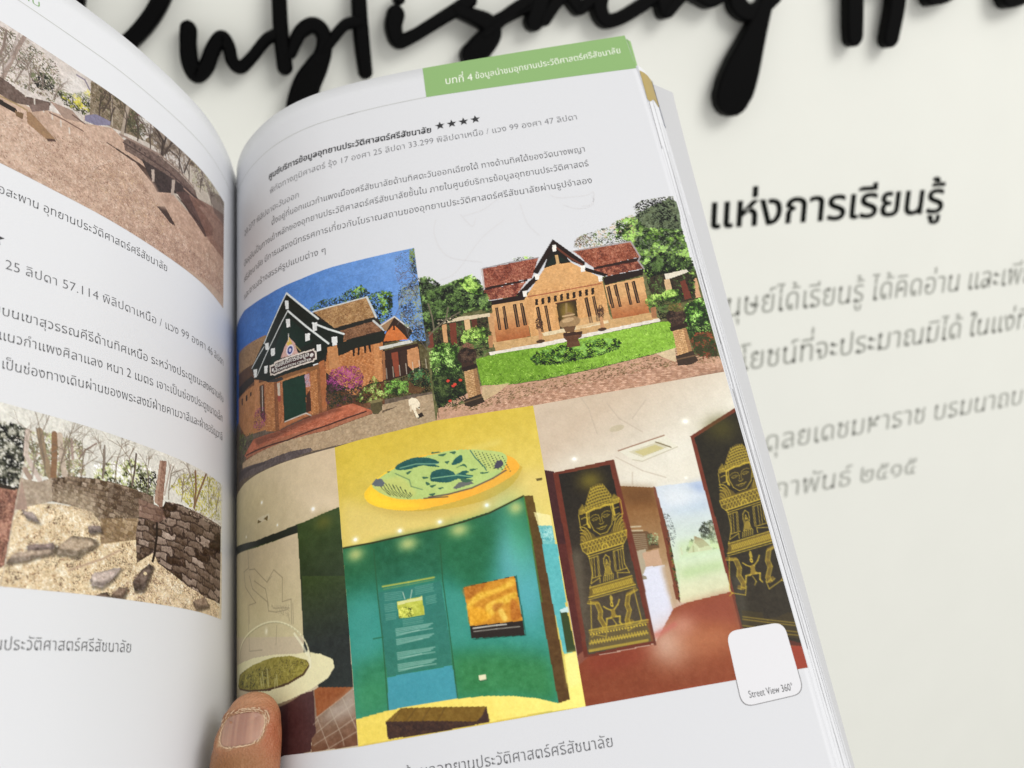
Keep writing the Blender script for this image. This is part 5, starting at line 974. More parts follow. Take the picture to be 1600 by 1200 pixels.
for q, c in (([(124.5, 226.7), (128.4, 223.9), (134.4, 223.1), (140.0, 221.1), (139.4, 223.3), (133.6, 224.7), (128.1, 226.1), (124.6, 228.4)], (240, 196, 70)), ([(130.2, 228.2), (132.7, 226.9), (140.0, 225.2), (139.7, 227.4), (136.0, 228.5), (130.9, 231.7)], (246, 206, 80)), ([(125.1, 227.9), (129.0, 228.6), (131.5, 231.8), (124.9, 233.0)], (238, 176, 44)), ([(124.0, 221.4), (131.1, 221.1), (128.5, 223.3), (124.7, 225.0)], (170, 100, 30)), ([(134.0, 230.5), (135.3, 229.6), (136.5, 232.8), (135.3, 233.5)], (250, 220, 110)), ([(138.5, 227.2), (140.3, 229.2), (140.7, 233.2), (137.6, 233.3)], (180, 104, 34)), ([(132.6, 228.0), (136.1, 228.0), (134.7, 229.2), (132.8, 230.3)], (176, 106, 36))): p.poly(sp(q), c, a=.7, soft=.4, tex=40, cell=3)
p.line([(125.5, 234.1), (132.9, 234.3), (135.9, 234.5)], .4, (220, 220, 210), .9); p.line([(125.6, 235.1), (132.7, 235.4), (139.9, 235.8)], .28, (190, 190, 180), .8)
p.poly([(125.4, 248.0), (127.7, 248.0), (127.7, 249.6), (125.6, 249.6)], (232, 226, 190)); p.line([(125.6, 249.7), (127.8, 249.6)], .3, (40, 90, 60))
p.poly([(147.1, 194.9), (150.3, 195.2), (151.2, 212.7), (151.2, 230.2), (147.7, 229.7), (147.7, 212.1)], (104, 80, 30), tex=12, to=(78, 56, 24), p0=[(148.5, 196.2)], p1=[(148.9, 227.1)]); p.poly([(147.4, 211.1), (150.8, 211.6), (151.3, 241.5), (151.6, 258.7), (148.1, 259.3), (147.5, 238.7)], (96, 68, 32), tex=12)
p.line([(147.3, 195.2), (147.7, 212.1), (147.8, 229.4)], .4, (76, 150, 70), .7)
p.poly([(149.7, 200.8), (154.9, 202.7), (154.8, 206.7), (150.5, 205.5)], (240, 232, 170), a=.8); p.poly([(150.4, 205.5), (154.9, 206.2), (155.4, 230.8), (151.4, 230.2), (151.2, 212.7)], (124, 194, 190), tex=14, cell=4, to=(100, 184, 186), p0=[(152.2, 206.6)], p1=[(152.6, 229.2)]); p.poly([(150.7, 211.6), (155.6, 212.4), (154.9, 235.4), (154.8, 245.8), (152.0, 245.9), (151.0, 229.2)], (96, 184, 186), tex=12, cell=4)
p.dabs([(150.7, 206.3), (154.2, 206.9), (155.1, 211.3), (151.0, 210.6)], 60, .2, .6, [(170, 220, 216), (90, 170, 176)]); 
p.poly([(152.9, 232.9), (155.2, 233.9), (155.8, 245.7), (152.9, 245.5)], (60, 76, 40)); p.poly([(152.9, 232.8), (155.5, 232.1), (155.5, 233.9), (153.2, 233.6)], (200, 226, 226))
p.poly([(86.1, 254.7), (96.6, 253.7), (107.6, 253.4), (118.1, 253.6), (126.8, 254.1), (135.0, 255.3), (142.0, 257.0), (148.1, 259.3), (151.6, 258.7), (152.2, 246.0), (156.0, 245.7), (155.8, 261.4), (142.5, 261.0), (125.9, 261.4), (109.0, 261.7), (86.5, 262.0)], (240, 216, 100), tex=8, to=(250, 234, 130), p0=[(92.3, 255.4)], p1=[(152.0, 253.9)])
p.poly([(152.2, 246.0), (156.0, 245.7), (155.7, 254.9), (151.7, 255.4)], (250, 240, 150), a=.8, soft=.8)
p.poly([(95.6, 256.7), (100.7, 253.6), (112.0, 255.0), (126.7, 257.0), (127.1, 261.4), (111.3, 261.9), (95.9, 261.7)], (70, 48, 40), tex=12); p.poly([(95.6, 256.7), (100.7, 253.6), (112.0, 255.0), (126.7, 257.0), (125.0, 259.4), (123.2, 260.7), (109.4, 258.5)], (128, 98, 34), tex=16, cell=3)
for q in ([(100.6, 254.0), (98.0, 257.0)], [(105.2, 254.5), (102.0, 257.6)], [(109.7, 254.9), (106.6, 258.3)], [(114.2, 255.4), (111.6, 258.9)]): p.line(q, .3, (96, 72, 26), .7)
p.dabs([(96.3, 257.5), (123.1, 260.9), (127.1, 260.0), (127.0, 261.3), (111.3, 261.8), (96.2, 261.6)], 200, .2, .6, [(56, 38, 34), (90, 62, 46)], a=.6)
p.grain(6, .25, .95, 7)
p.build('printed_photo', page_r, E34, E45, MID, BOT, 0.065, 'photo of a teal exhibition wall under a yellow ceiling')

# ---- gallery with two dark panels and gold line drawings
p = Print('R', 153.8, 222.85, 160.5, 264.0, (212, 198, 180), seed=11)
p.poly([(150, 160), (230, 160), (230, 215), (150, 215)], (206, 188, 166), to=(228, 224, 210), p0=(180, 168), p1=(193, 192), tex=6, cell=10)
p.poly([(155.0, 187.4), (166.5, 183.4), (180.7, 186.9), (188.7, 186.5), (198.7, 192.3), (206.1, 185.2), (205.5, 199.3), (189.4, 199.0), (177.2, 195.8)], (226, 220, 204), a=.5, soft=2.5)
for q in ([(171.9, 163.1), (173.9, 167.9), (175.1, 177.5)], [(180.5, 167.2), (183.4, 173.3), (190.2, 179.4)], [(193.7, 168.2), (187.8, 174.1)], [(179.6, 186.7), (187.4, 192.8), (194.4, 196.3)], [(183.2, 196.8), (184.0, 192.8)]): p.line(q, .4, (186, 172, 154), .5)
p.ell([(182.0, 176.7)], 2.6, 1.1, (196, 184, 158), R(-8)); p.glow([(205.2, 178.0)], 1.3, 1.0, (255, 254, 240), .95); p.ell([(205.2, 178.1)], .8, .5, (255, 255, 250)); p.glow([(165.9, 185.1)], 1.1, .9, (255, 254, 240), .9); p.ell([(165.9, 185.1)], .6, .45, (255, 255, 250)); p.glow([(200.9, 197.5)], .6, .5, (255, 255, 245), .8)
p.poly([(180.9, 184.7), (197.1, 181.7), (200.6, 186.5), (186.9, 189.5), (184.9, 188.5)], (226, 222, 204)); p.poly([(184.3, 185.6), (195.0, 183.7), (197.9, 186.0), (188.3, 188.3)], (208, 202, 176)); p.poly([(186.0, 185.9), (193.4, 184.6), (196.1, 186.3), (188.8, 187.8)], (202, 192, 140)); p.line([(180.9, 184.7), (185.8, 183.8), (197.1, 181.8)], .35, (150, 110, 90)); p.line([(184.9, 188.5), (188.0, 189.6), (200.6, 186.5)], .25, (190, 182, 160)); p.line([(193.8, 183.7), (197.9, 186.0), (198.4, 186.4)], .35, (120, 106, 80))
p.poly([(154.9, 187.1), (158.6, 188.3), (158.4, 199.6), (158.2, 230.3), (155.1, 229.8), (154.7, 203.5)], (74, 38, 38), tex=8); p.poly([(155.1, 212.3), (158.9, 212.9), (159.0, 227.6), (159.1, 247.8), (155.9, 249.7), (156.0, 241.1), (155.8, 231.1)], (92, 42, 36), tex=8)
p.poly([(155.6, 247.1), (159.6, 244.9), (159.0, 248.1), (156.0, 249.8)], (150, 96, 76), a=.8)
# brown wall and pedestals between the panels
p.poly([(177.6, 196.4), (189.7, 199.0), (189.6, 208.1), (188.9, 235.1), (178.2, 233.4), (177.9, 211.8)], (140, 98, 56), tex=10, to=(186, 158, 122), p0=[(183.9, 203.8)], p1=[(182.9, 228.7)]); p.poly([(178.7, 196.6), (189.7, 199.0), (189.5, 204.7), (179.1, 203.0)], (104, 68, 34), a=.6, soft=1.5)
p.poly([(178.9, 211.9), (184.7, 212.9), (187.2, 216.6), (187.3, 218.7), (179.1, 219.1)], (112, 84, 56)); p.line([(178.9, 210.6), (182.9, 211.0)], .5, (196, 180, 150)); p.line([(178.7, 211.8), (183.2, 212.4)], .5, (196, 180, 150))
for k in range(9): p.line(pz0('g', (625 + k * 3, 822 + k * 12), (715 + k * 2, 818 + k * 11)), .3, (176, 160, 136), .7)
p.dabs([(184.5, 213.9), (187.8, 213.9), (187.2, 217.6), (184.2, 217.7)], 40, .3, .7, [(120, 140, 96), (150, 160, 120), (90, 100, 70)])
p.poly([(179.1, 218.8), (183.0, 218.3), (182.9, 223.9), (180.1, 227.2), (178.7, 225.9)], (176, 164, 140)); p.poly([(181.7, 219.5), (186.9, 219.0), (187.1, 224.1), (181.8, 224.0)], (196, 162, 134))
p.poly([(178.9, 224.9), (180.1, 227.2), (181.8, 224.0), (187.7, 224.2), (187.9, 234.9), (178.7, 233.5)], (214, 214, 224))
p.poly([(179.1, 227.6), (181.8, 224.8), (186.6, 224.5), (187.0, 232.5), (187.4, 241.5), (182.4, 244.2), (179.9, 244.0), (179.2, 238.0)], (218, 220, 234)); p.poly([(178.7, 225.5), (181.3, 226.8), (181.4, 227.7), (178.8, 227.5)], (150, 140, 120))
p.poly([(186.6, 224.5), (190.2, 223.8), (189.8, 235.8), (187.6, 237.7), (187.0, 232.5)], (186, 160, 130), soft=.8)
p.poly([(189.7, 198.7), (191.0, 199.2), (191.6, 214.0), (190.2, 235.3), (188.9, 235.1), (189.3, 216.9)], (120, 66, 44)); p.poly([(189.6, 217.8), (190.9, 218.0), (190.6, 229.7), (190.0, 236.6), (189.3, 235.1)], (122, 66, 42)); p.dabs([(190.3, 216.0), (191.5, 216.7), (190.4, 229.9), (189.6, 229.7)], 60, .2, .45, [(30, 34, 24), (60, 120, 50), (120, 80, 40)]); p.dabs([(190.6, 219.2), (191.6, 219.9), (190.7, 235.3), (189.8, 235.8)], 70, .2, .5, [(40, 44, 30), (70, 120, 50), (110, 76, 44)])
# landscape mural
p.poly([(190.3, 198.8), (205.7, 199.4), (206.0, 212.9), (204.8, 237.5), (190.4, 235.3), (191.3, 215.0)], (206, 216, 226), tex=6, cell=8, to=(206, 222, 190), p0=[(197.8, 206.0)], p1=[(196.2, 226.6)])
p.poly([(200.4, 199.6), (205.8, 199.4), (205.9, 203.4), (203.6, 202.4)], (150, 170, 206), a=.8, soft=1.2); p.poly([(193.3, 206.4), (206.0, 206.2), (205.9, 209.0), (195.0, 208.4)], (176, 196, 214), a=.6, soft=1.5); p.poly([(191.5, 199.3), (202.0, 202.2), (198.7, 206.7), (192.5, 205.2)], (232, 236, 238), a=.7, soft=2)
p.dabs([(200.7, 215.4), (202.8, 212.7), (205.8, 212.6), (206.2, 216.3), (206.0, 220.6), (203.5, 218.6), (201.4, 218.3)], 240, .2, .6, [(130, 138, 110), (104, 114, 88), (156, 160, 136)]); p.dabs([(195.3, 221.1), (197.5, 217.6), (198.8, 217.8), (197.8, 222.0)], 90, .2, .6, [(140, 160, 110), (120, 140, 96)]); p.dabs([(203.5, 218.6), (206.3, 220.1), (206.5, 223.9), (203.0, 222.8)], 110, .2, .6, [(150, 170, 120), (170, 190, 140)])
p.poly([(199.0, 216.8), (201.4, 218.3), (203.4, 221.0), (203.0, 223.9), (197.1, 224.9), (195.4, 221.9), (197.9, 219.3)], (206, 202, 170)); p.poly([(199.0, 216.7), (201.5, 218.1), (203.0, 220.4), (199.7, 220.7), (198.6, 218.9)], (140, 110, 84), a=.8); p.line([(197.9, 219.9), (197.1, 224.9)], .5, (150, 136, 104)); p.line([(199.4, 220.9), (199.1, 224.6)], .4, (236, 232, 206)); p.line([(194.0, 219.8), (193.8, 224.3)], .5, (206, 204, 180)); p.line([(196.5, 221.8), (195.8, 224.9)], .4, (226, 224, 200))
p.poly([(191.5, 224.0), (196.6, 224.8), (203.2, 223.9), (206.6, 223.4), (206.3, 226.6), (192.2, 227.5)], (196, 214, 166), a=.8, soft=.8); p.poly([(191.7, 227.4), (206.2, 227.1), (205.7, 231.2), (191.2, 232.1)], (178, 206, 150), a=.7, soft=1.2)
p.dabs([(190.8, 207.7), (192.8, 208.6), (193.7, 215.4), (191.9, 219.5), (190.7, 216.6)], 90, .15, .45, [(110, 116, 116), (70, 76, 70)], asp=.4)
p.poly([(193.0, 221.9), (206.5, 221.7), (206.3, 235.2), (191.8, 236.6), (189.9, 236.3)], (206, 224, 192), tex=6, cell=6, to=(220, 216, 180), p0=[(198.6, 222.8)], p1=[(198.3, 236.0)]); p.poly([(191.9, 226.4), (206.1, 225.7), (206.1, 228.0), (192.4, 229.4)], (176, 204, 146), a=.7, soft=1.2)
p.poly([(193.3, 217.8), (205.9, 217.4), (206.5, 222.0), (192.8, 222.5)], (196, 216, 168), a=.6, soft=1)
# floor
p.poly([(154.9, 250.5), (227.2, 250.3), (224.1, 263.6), (153.3, 264.7)], (158, 76, 44), tex=9, cell=5)
p.poly([(155.6, 249.8), (159.1, 247.8), (170.1, 247.6), (179.6, 247.1), (182.2, 244.0), (187.5, 237.7), (191.8, 236.6), (206.2, 235.4), (206.2, 246.6), (208.9, 250.2), (223.8, 253.8), (223.4, 260.1), (200.6, 260.3), (178.5, 260.7), (155.8, 261.4)], (150, 80, 50), tex=9, cell=5, to=(138, 70, 42), p0=[(194.1, 241.4)], p1=[(178.8, 259.4)])
p.poly([(187.5, 237.7), (206.2, 235.4), (206.2, 245.5), (188.4, 241.7)], (150, 78, 60), a=.7, soft=1.5); p.glow([(183.6, 247.7)], 6.5, 6, (214, 186, 170), .8, R(20)); p.glow([(195.3, 248.2)], 12, 5, (196, 130, 92), .6); p.glow([(189.2, 242.9)], 4, 3, (206, 150, 130), .6)
p.poly([(159.1, 247.8), (179.6, 247.1), (174.9, 251.5), (157.5, 252.1)], (142, 56, 42), a=.55, soft=2); p.poly([(219.0, 253.9), (223.8, 253.8), (223.4, 260.1), (218.9, 260.2)], (158, 64, 46), a=.8); p.poly([(179.9, 244.0), (187.3, 241.5), (187.6, 242.6), (180.1, 245.9)], (196, 110, 100), a=.7, soft=.6)
# the two dark panels
p.poly([(158.1, 188.7), (178.4, 187.4), (179.3, 203.5), (179.5, 226.4), (179.9, 246.9), (173.1, 247.2), (157.9, 247.8), (158.3, 223.1)], (112, 54, 38), tex=8)
PAN1 = [(159.9, 189.5), (177.2, 189.0), (177.6, 203.2), (178.1, 226.2), (178.8, 246.3), (171.4, 246.3), (159.2, 247.1), (159.7, 223.3)]
p.poly(PAN1, (38, 32, 24), tex=10, cell=3, to=(80, 70, 56), p0=[(170.1, 194.6)], p1=[(169.0, 233.1)]); p.glow([(169.8, 193.4)], 4.2, 3.6, (120, 108, 40), .85)
p.poly([(159.4, 215.4), (162.9, 215.9), (159.2, 247.0), (159.4, 235.0)], (150, 140, 120), a=.4, soft=1.2); p.line([(178.5, 187.8), (179.1, 205.8), (179.6, 219.1), (179.8, 231.3)], .8, (110, 56, 40)); p.line([(178.9, 216.1), (179.6, 229.7), (179.7, 247.1)], .8, (110, 60, 44))
p.poly([(205.5, 183.6), (223.2, 175.8), (223.3, 199.7), (224.3, 254.5), (213.3, 251.0), (206.0, 246.9), (205.9, 218.3)], (120, 58, 40), tex=8)
PAN2 = [(206.8, 184.3), (222.7, 177.4), (223.9, 212.8), (224.4, 254.3), (215.4, 250.5), (206.7, 246.2), (207.1, 218.5)]
p.poly(PAN2, (40, 35, 20), tex=10, cell=3, to=(54, 47, 34), p0=[(215.1, 183.0)], p1=[(214.7, 239.0)]); p.glow([(216.4, 182.6)], 5.5, 4.5, (84, 78, 30), .8)
p.poly([(207.6, 230.0), (210.4, 231.6), (208.4, 245.8), (206.4, 246.6)], (110, 108, 100), a=.45, soft=1.2)
p.poly([(206.2, 246.8), (209.6, 247.6), (223.8, 253.8), (223.6, 254.4), (216.0, 252.6), (209.1, 249.2), (206.2, 247.4)], (96, 50, 36))
GOLD = (206, 180, 66); GOLD2 = (172, 148, 58)
def figure(W, k):
    """four-faced tower finial over a little shrine and a fringed base, drawn in gold lines; W maps panel space (x -1..1, y 0..1) to the page"""
    def L(pts, wd=.3, a=.9, c=GOLD): p.line([W(*q) for q in pts], wd * k * .95, c, min(1, a * .98))
    def Pf(pts, c, a=1.0): p.poly([W(*q) for q in pts], c, a)
    DK = (58, 50, 30)
    # tiered crown
    Pf([(-.36, .17), (-.33, .12), (-.27, .075), (-.2, .03), (-.1, .008), (.02, .0), (.14, .01), (.23, .035), (.3, .08), (.36, .125), (.4, .17)], (112, 96, 42), .7)
    for r in range(6):
        y = .012 + r * .025; h = .15 + r * .042
        L([(-h, y + .025), (-h * .5, y + .017), (.02, y + .014), (h * .55, y + .017), (h + .03, y + .025)], .3)
        n_ = 5 + r
        for i in range(n_ + 1):
            x = -h + (2 * h + .03) * i / n_; w_ = h / n_
            L([(x - w_ * .7, y + .024), (x, y + .004), (x + w_ * .7, y + .024)], .2, .75)
            p.ell(W(x, y + .018), .2 * k, .26 * k, GOLD2, a=.8)
    for s_ in (-1, 1):
        Pf([(s_ * .36, .17), (s_ * .44, .12), (s_ * .54, .16), (s_ * .58, .2), (s_ * .4, .2)], (120, 102, 44), .7)
        for i in range(5): L([(s_ * (.38 + i * .04), .2), (s_ * (.42 + i * .03), .13 + i * .008)], .22, .8)
    for i in range(14):
        x = -.46 + i * .075
        L([(x, .196), (x + .037, .168), (x + .075, .196)], .26)
    L([(-.5, .2), (.52, .2)], .4); L([(-.5, .172), (.52, .172)], .25)
    Pf([(-.5, .172), (.52, .172), (.56, .2), (-.54, .2)], (150, 128, 52), .5)
    # faces
    Pf([(-.56, .2), (-.2, .2), (-.24, .3), (-.3, .34), (-.52, .3)], DK); L([(-.56, .2), (-.54, .3), (-.4, .36)], .3); L([(.58, .2), (.58, .29), (.46, .36)], .3)
    L([(-.5, .235), (-.4, .23), (-.35, .24)], .3); L([(-.46, .285), (-.36, .285)], .3); L([(.38, .235), (.5, .235)], .3); L([(.4, .285), (.5, .28)], .3)
    Pf([(-.28, .2), (.0, .185), (.3, .2), (.33, .27), (.27, .34), (.12, .385), (-.06, .385), (-.2, .345), (-.29, .28)], DK)
    L([(-.28, .2), (-.29, .27), (-.2, .345), (-.06, .385), (.12, .385), (.27, .34), (.33, .27), (.3, .2)], .3)
    L([(-.34, .2), (-.12, .188), (.02, .195), (.16, .188), (.36, .2), (.37, .28)], .8, .9); L([(-.34, .2), (-.35, .28), (-.3, .31)], .6)
    L([(-.25, .246), (-.19, .236), (-.11, .235), (-.04, .246), (-.012, .27), (-.015, .3)], .22, .8); L([(.27, .246), (.21, .236), (.13, .235), (.06, .246), (.035, .27), (.04, .3)], .22, .8)
    for c_ in (-.135, .155):
        L([(c_ - .085, .266), (c_ - .04, .258), (c_ + .03, .258), (c_ + .085, .268), (c_ + .02, .277), (c_ - .05, .276), (c_ - .085, .266)], .2, .8)
        L([(c_ - .06, .27), (c_ + .05, .27)], .2, .6)
    L([(-.05, .306), (-.02, .315), (.01, .317), (.045, .315), (.075, .306)], .24, .8)
    L([(-.12, .337), (-.06, .342), (-.01, .338), (.012, .341), (.035, .338), (.09, .342), (.14, .336)], .26, .85); L([(-.07, .35), (.01, .356), (.09, .35)], .22, .7)
    L([(-.3, .24), (-.34, .27), (-.33, .31), (-.29, .32), (-.3, .28)], .3); L([(.34, .24), (.38, .27), (.37, .31), (.33, .32), (.34, .28)], .3)
    for i in range(9):
        t = -.3 + i * .078
        p.ell(W(t, .205 - .012 * math.cos(t * 4)), .2 * k, .3 * k, GOLD2)
    for s_ in (-1, 1):
        for r in range(3):
            for t in np.linspace(.1, 1.4, 7):
                rr = .12 + r * .09
                p.ell(W(s_ * .56 - s_ * rr * math.sin(t) * .9, .42 - rr * math.cos(t) * .42), .16 * k, .2 * k, GOLD2, a=.8)
    # shoulders: fans of curved lines
    for s in (-1, 1):
        for r in range(5):
            rr = .09 + r * .055
            L([(s * .56 - s * rr * math.sin(t) * .9, .42 - rr * math.cos(t) * .42) for t in np.linspace(0, 1.5, 8)], .3)
    Pf([(-.58, .36), (-.44, .31), (-.22, .37), (-.14, .41), (-.58, .43)], (150, 126, 48), .5); Pf([(.6, .36), (.48, .31), (.26, .37), (.16, .41), (.6, .43)], (150, 126, 48), .5)
    # collar band
    Pf([(-.58, .41), (-.3, .395), (.3, .395), (.6, .41), (.56, .455), (.46, .49), (-.44, .49), (-.54, .455)], (120, 100, 40), .7)
    L([(-.58, .41), (.6, .41)], .35); L([(-.55, .445), (.57, .445)], .3); L([(-.44, .49), (.46, .49)], .55)
    for i in range(12):
        x = -.52 + i * .092
        L([(x, .412), (x + .046, .44), (x + .092, .412)], .24)
        L([(x * .85, .486), (x * .85 + .04, .452), (x * .85 + .078, .486)], .24)
    L([(-.06, .49), (-.04, .462), (.02, .455), (.08, .465), (.09, .49)], .4)
    # shrine
    L([(-.58, .41), (-.54, .46), (-.4, .505), (-.36, .62), (-.42, .68)], .3); L([(.6, .41), (.57, .46), (.44, .505), (.42, .62), (.5, .68)], .3)
    L([(-.42, .508), (.46, .508)], .35); L([(-.4, .522), (-.18, .522)], .3); L([(.2, .522), (.45, .522)], .3)
    for x in (-.34, -.28, -.2, -.17, .2, .23, .32, .38): L([(x, .525), (x - .02, .645)], .24)
    L([(-.38, .65), (-.16, .65)], .3); L([(.2, .65), (.46, .65)], .3)
    L([(-.06, .58), (-.05, .55), (.01, .53), (.08, .55), (.09, .58), (.07, .62), (.1, .655), (-.08, .655), (-.04, .62), (-.06, .58)], .3); L([(-.03, .6), (.01, .56), (.06, .6)], .26); p.ell(W(.01, .585), .35 * k, .45 * k, GOLD2)
    Pf([(-.02, .6), (.05, .6), (.08, .65), (-.06, .65)], GOLD2, .8)
    for i in range(6): L([(-.12 + i * .045, .69), (-.1 + i * .045, .66)], .3)
    L([(-.42, .68), (-.2, .66), (-.2, .69)], .3); L([(.5, .68), (.22, .66), (.22, .69)], .3); L([(-.44, .69), (-.46, .71)], .3)
    Pf([(-.46, .705), (.54, .705), (.58, .755), (-.5, .755)], (130, 108, 42), .75); L([(-.46, .702), (.54, .702)], .4); L([(-.5, .757), (.58, .757)], .5); L([(-.5, .77), (.58, .77)], .3)
    for i in range(12):
        x = -.4 + i * .078
        L([(x, .715), (x + .039, .745), (x + .078, .715)], .24); L([(x, .745), (x + .039, .715), (x + .078, .745)], .24)
    # curling brackets
    for s in (-1, 1):
        pts = [(s * .54 + .03, .785), (s * .36 + .03, .80), (s * .30 + .03, .85), (s * .33 + .03, .885), (s * .25 + .03, .93), (s * .27 + .03, .955), (s * .34 + .03, .945)]
        L(pts, 1.5, .7, (142, 118, 46)); 
        for o in (-.045, .045): L([(x + o, y + .004) for x, y in pts], .26)
        L([(s * .5 + .03, .78), (s * .55 + .03, .95), (s * .5 + .03, .965)], .3); L([(s * .2 + .03, .95), (s * .24 + .03, .99), (s * .5 + .03, .965), (s * .56 + .03, .975)], .3)
    # little figure
    p.ell(W(.0, .83), .55 * k, 1.0 * k, GOLD); p.ell(W(.0, .83), .3 * k, .4 * k, (110, 92, 36)); Pf([(-.03, .79), (0, .775), (.03, .79), (.03, .815), (-.03, .815)], GOLD, .8)
    Pf([(-.05, .855), (.06, .855), (.05, .885), (.1, .905), (-.09, .905), (-.04, .885)], (150, 126, 50), .95)
    L([(-.04, .86), (-.13, .845), (-.19, .83)], .45); L([(.04, .86), (.13, .84), (.18, .815)], .45); L([(-.05, .9), (-.15, .9), (-.17, .93)], .6, .8); L([(.05, .9), (.14, .905), (.12, .935), (.16, .95)], .6, .8); L([(-.02, .91), (.04, .94), (.0, .955)], .4, .7)
def cornermap(tl, tr, br, bl):
    A = []; B = []
    for (S, T), (x, y) in zip(((-1, 0), (1, 0), (1, 1), (-1, 1)), (tl, tr, br, bl)):
        A += [[S, T, 1, 0, 0, 0, -S*x, -T*x], [0, 0, 0, S, T, 1, -S*y, -T*y]]; B += [x, y]
    h = np.linalg.solve(np.array(A), np.array(B))
    return lambda S, T: ((h[0]*S + h[1]*T + h[2]) / (h[6]*S + h[7]*T + 1), (h[3]*S + h[4]*T + h[5]) / (h[6]*S + h[7]*T + 1))
c1 = [(159.5, 196.9), (183.8, 192.5), (183.4, 241.7), (154.6, 244.3)]
figure(cornermap(*c1), .85)
for y, wd in ((0, .5), (7, .3), (40, .35), (62, .5), (66, .3)): p.line(pz0('h', (212, 470 + y * 1.75), (530, 412 + y * 1.75)), wd, GOLD, .8)
p.poly([(160.9, 240.2), (179.1, 239.8), (179.4, 246.2), (159.4, 246.2)], (150, 130, 60), a=.35)
for i in range(20):
    x = 216 + i * 15.6; y = 482 - i * 2.85
    p.ell(pz0('h', (x + 4, y + 10)), .25, .3, GOLD)
    p.line(pz0('h', (x, y + 65), (x + 8, y + 42), (x + 16, y + 62)), .26, GOLD, .8)
c2 = [(207.7, 191.3), (232.1, 186.2), (229.9, 235.9), (198.0, 238.8)]
figure(cornermap(*c2), .8)
p.poly([(207.8, 241.3), (213.7, 242.9), (213.8, 244.7), (217.6, 245.0), (221.3, 244.0), (224.2, 244.8), (223.4, 252.4), (208.5, 247.4), (206.7, 246.6)], (80, 68, 36), a=.5)
for y in (0, 14, 48, 66): p.line(pz0('h', (1045, 395 + y), (1180, 412 + y), (1360, 432 + y)), .3, GOLD2, .7)
p.grain(6, .25, .96, 6)
p.build('printed_photo', page_r, E45, None, MID, BOT, 0.07, 'photo of a gallery with two dark panels drawn in gold')

# ---- left page: fallen bridge of stone under bare trees
p = Print('L', 35.2, 160, 32.2, 87, (206, 180, 160), seed=13)
p.poly([(30, 30), (165, 30), (165, 60), (30, 60)], (214, 204, 198), tex=16, cell=8, to=(196, 184, 170), p0=(130, 40), p1=(60, 55))
GR = [(150, 140, 110), (110, 116, 76), (170, 160, 136), (96, 96, 72), (130, 112, 100)]
p.dabs([(148.8, 36.0), (146.0, 34.2), (143.0, 33.7), (136.8, 33.3), (127.1, 35.4), (123.4, 44.2), (126.6, 52.5), (143.6, 54.7), (146.6, 54.4)], 700, .3, 1.1, GR + [(206, 196, 186), (196, 176, 170)], asp=.4)
p.dabs([(135.4, 46.0), (129.4, 41.7), (126.4, 42.9), (127.1, 47.8), (131.7, 50.8), (134.1, 48.5)], 160, .3, .9, [(84, 92, 66), (70, 76, 56), (104, 108, 80)])
p.dabs([(126.1, 46.3), (120.5, 44.1), (114.5, 37.0), (113.7, 46.9), (115.8, 50.0), (122.9, 50.3)], 260, .3, .9, [(150, 150, 60), (180, 170, 50), (120, 130, 70)])
p.poly([(122.9, 37.1), (118.5, 33.4), (114.3, 39.9), (120.5, 44.8), (125.0, 45.5)], (222, 216, 212), a=.8, soft=1.5)
p.line([(119.6, 34.3), (116.6, 34.1), (114.5, 37.0)], .7, (150, 140, 156)); p.line([(143.3, 57.2), (141.5, 47.5), (139.9, 39.0), (138.1, 31.5)], 1.3, (170, 150, 140)); p.line([(145.8, 52.4), (144.1, 42.6), (144.0, 34.6)], .8, (150, 130, 120)); p.line([(143.5, 51.9), (141.6, 46.2), (140.4, 34.3), (139.7, 31.4)], .6, (190, 176, 170))
p.poly([(114.3, 32.7), (105.9, 31.2), (95.1, 30.6), (86.4, 29.9), (64.3, 28.8), (53.7, 30.6), (73.8, 39.4), (90.5, 42.7), (104.7, 47.5), (113.6, 48.3)], (150, 132, 112), tex=24, cell=4)
p.dabs([(114.3, 32.7), (105.9, 31.2), (95.1, 30.6), (83.1, 29.6), (86.6, 41.3), (94.3, 44.1), (104.8, 46.1), (113.7, 46.9)], 900, .3, 1.0, [(116, 100, 76), (140, 126, 100), (96, 92, 62), (170, 156, 136)], asp=.4)
p.dabs([(95.1, 31.4), (86.4, 30.7), (86.9, 36.0), (90.5, 42.7), (94.6, 39.6)], 160, .3, .9, [(220, 216, 212), (206, 196, 190)]); p.dabs([(98.7, 33.5), (95.9, 31.2), (88.4, 38.7), (94.3, 43.3), (98.8, 42.9)], 260, .3, .8, [(104, 104, 70), (84, 80, 60), (120, 90, 84)])
p.dabs([(87.2, 31.3), (74.2, 29.1), (64.3, 28.8), (68.8, 43.8), (78.1, 42.7), (85.6, 44.4)], 420, .3, .9, [(216, 208, 204), (170, 156, 146), (140, 122, 110)]); p.dabs([(65.4, 29.6), (52.4, 29.5), (35.2, 28.1), (35.1, 35.1), (63.8, 44.1)], 420, .3, .9, [(170, 166, 110), (200, 196, 180), (130, 110, 96), (110, 90, 84)], asp=.35, rot=R(80))
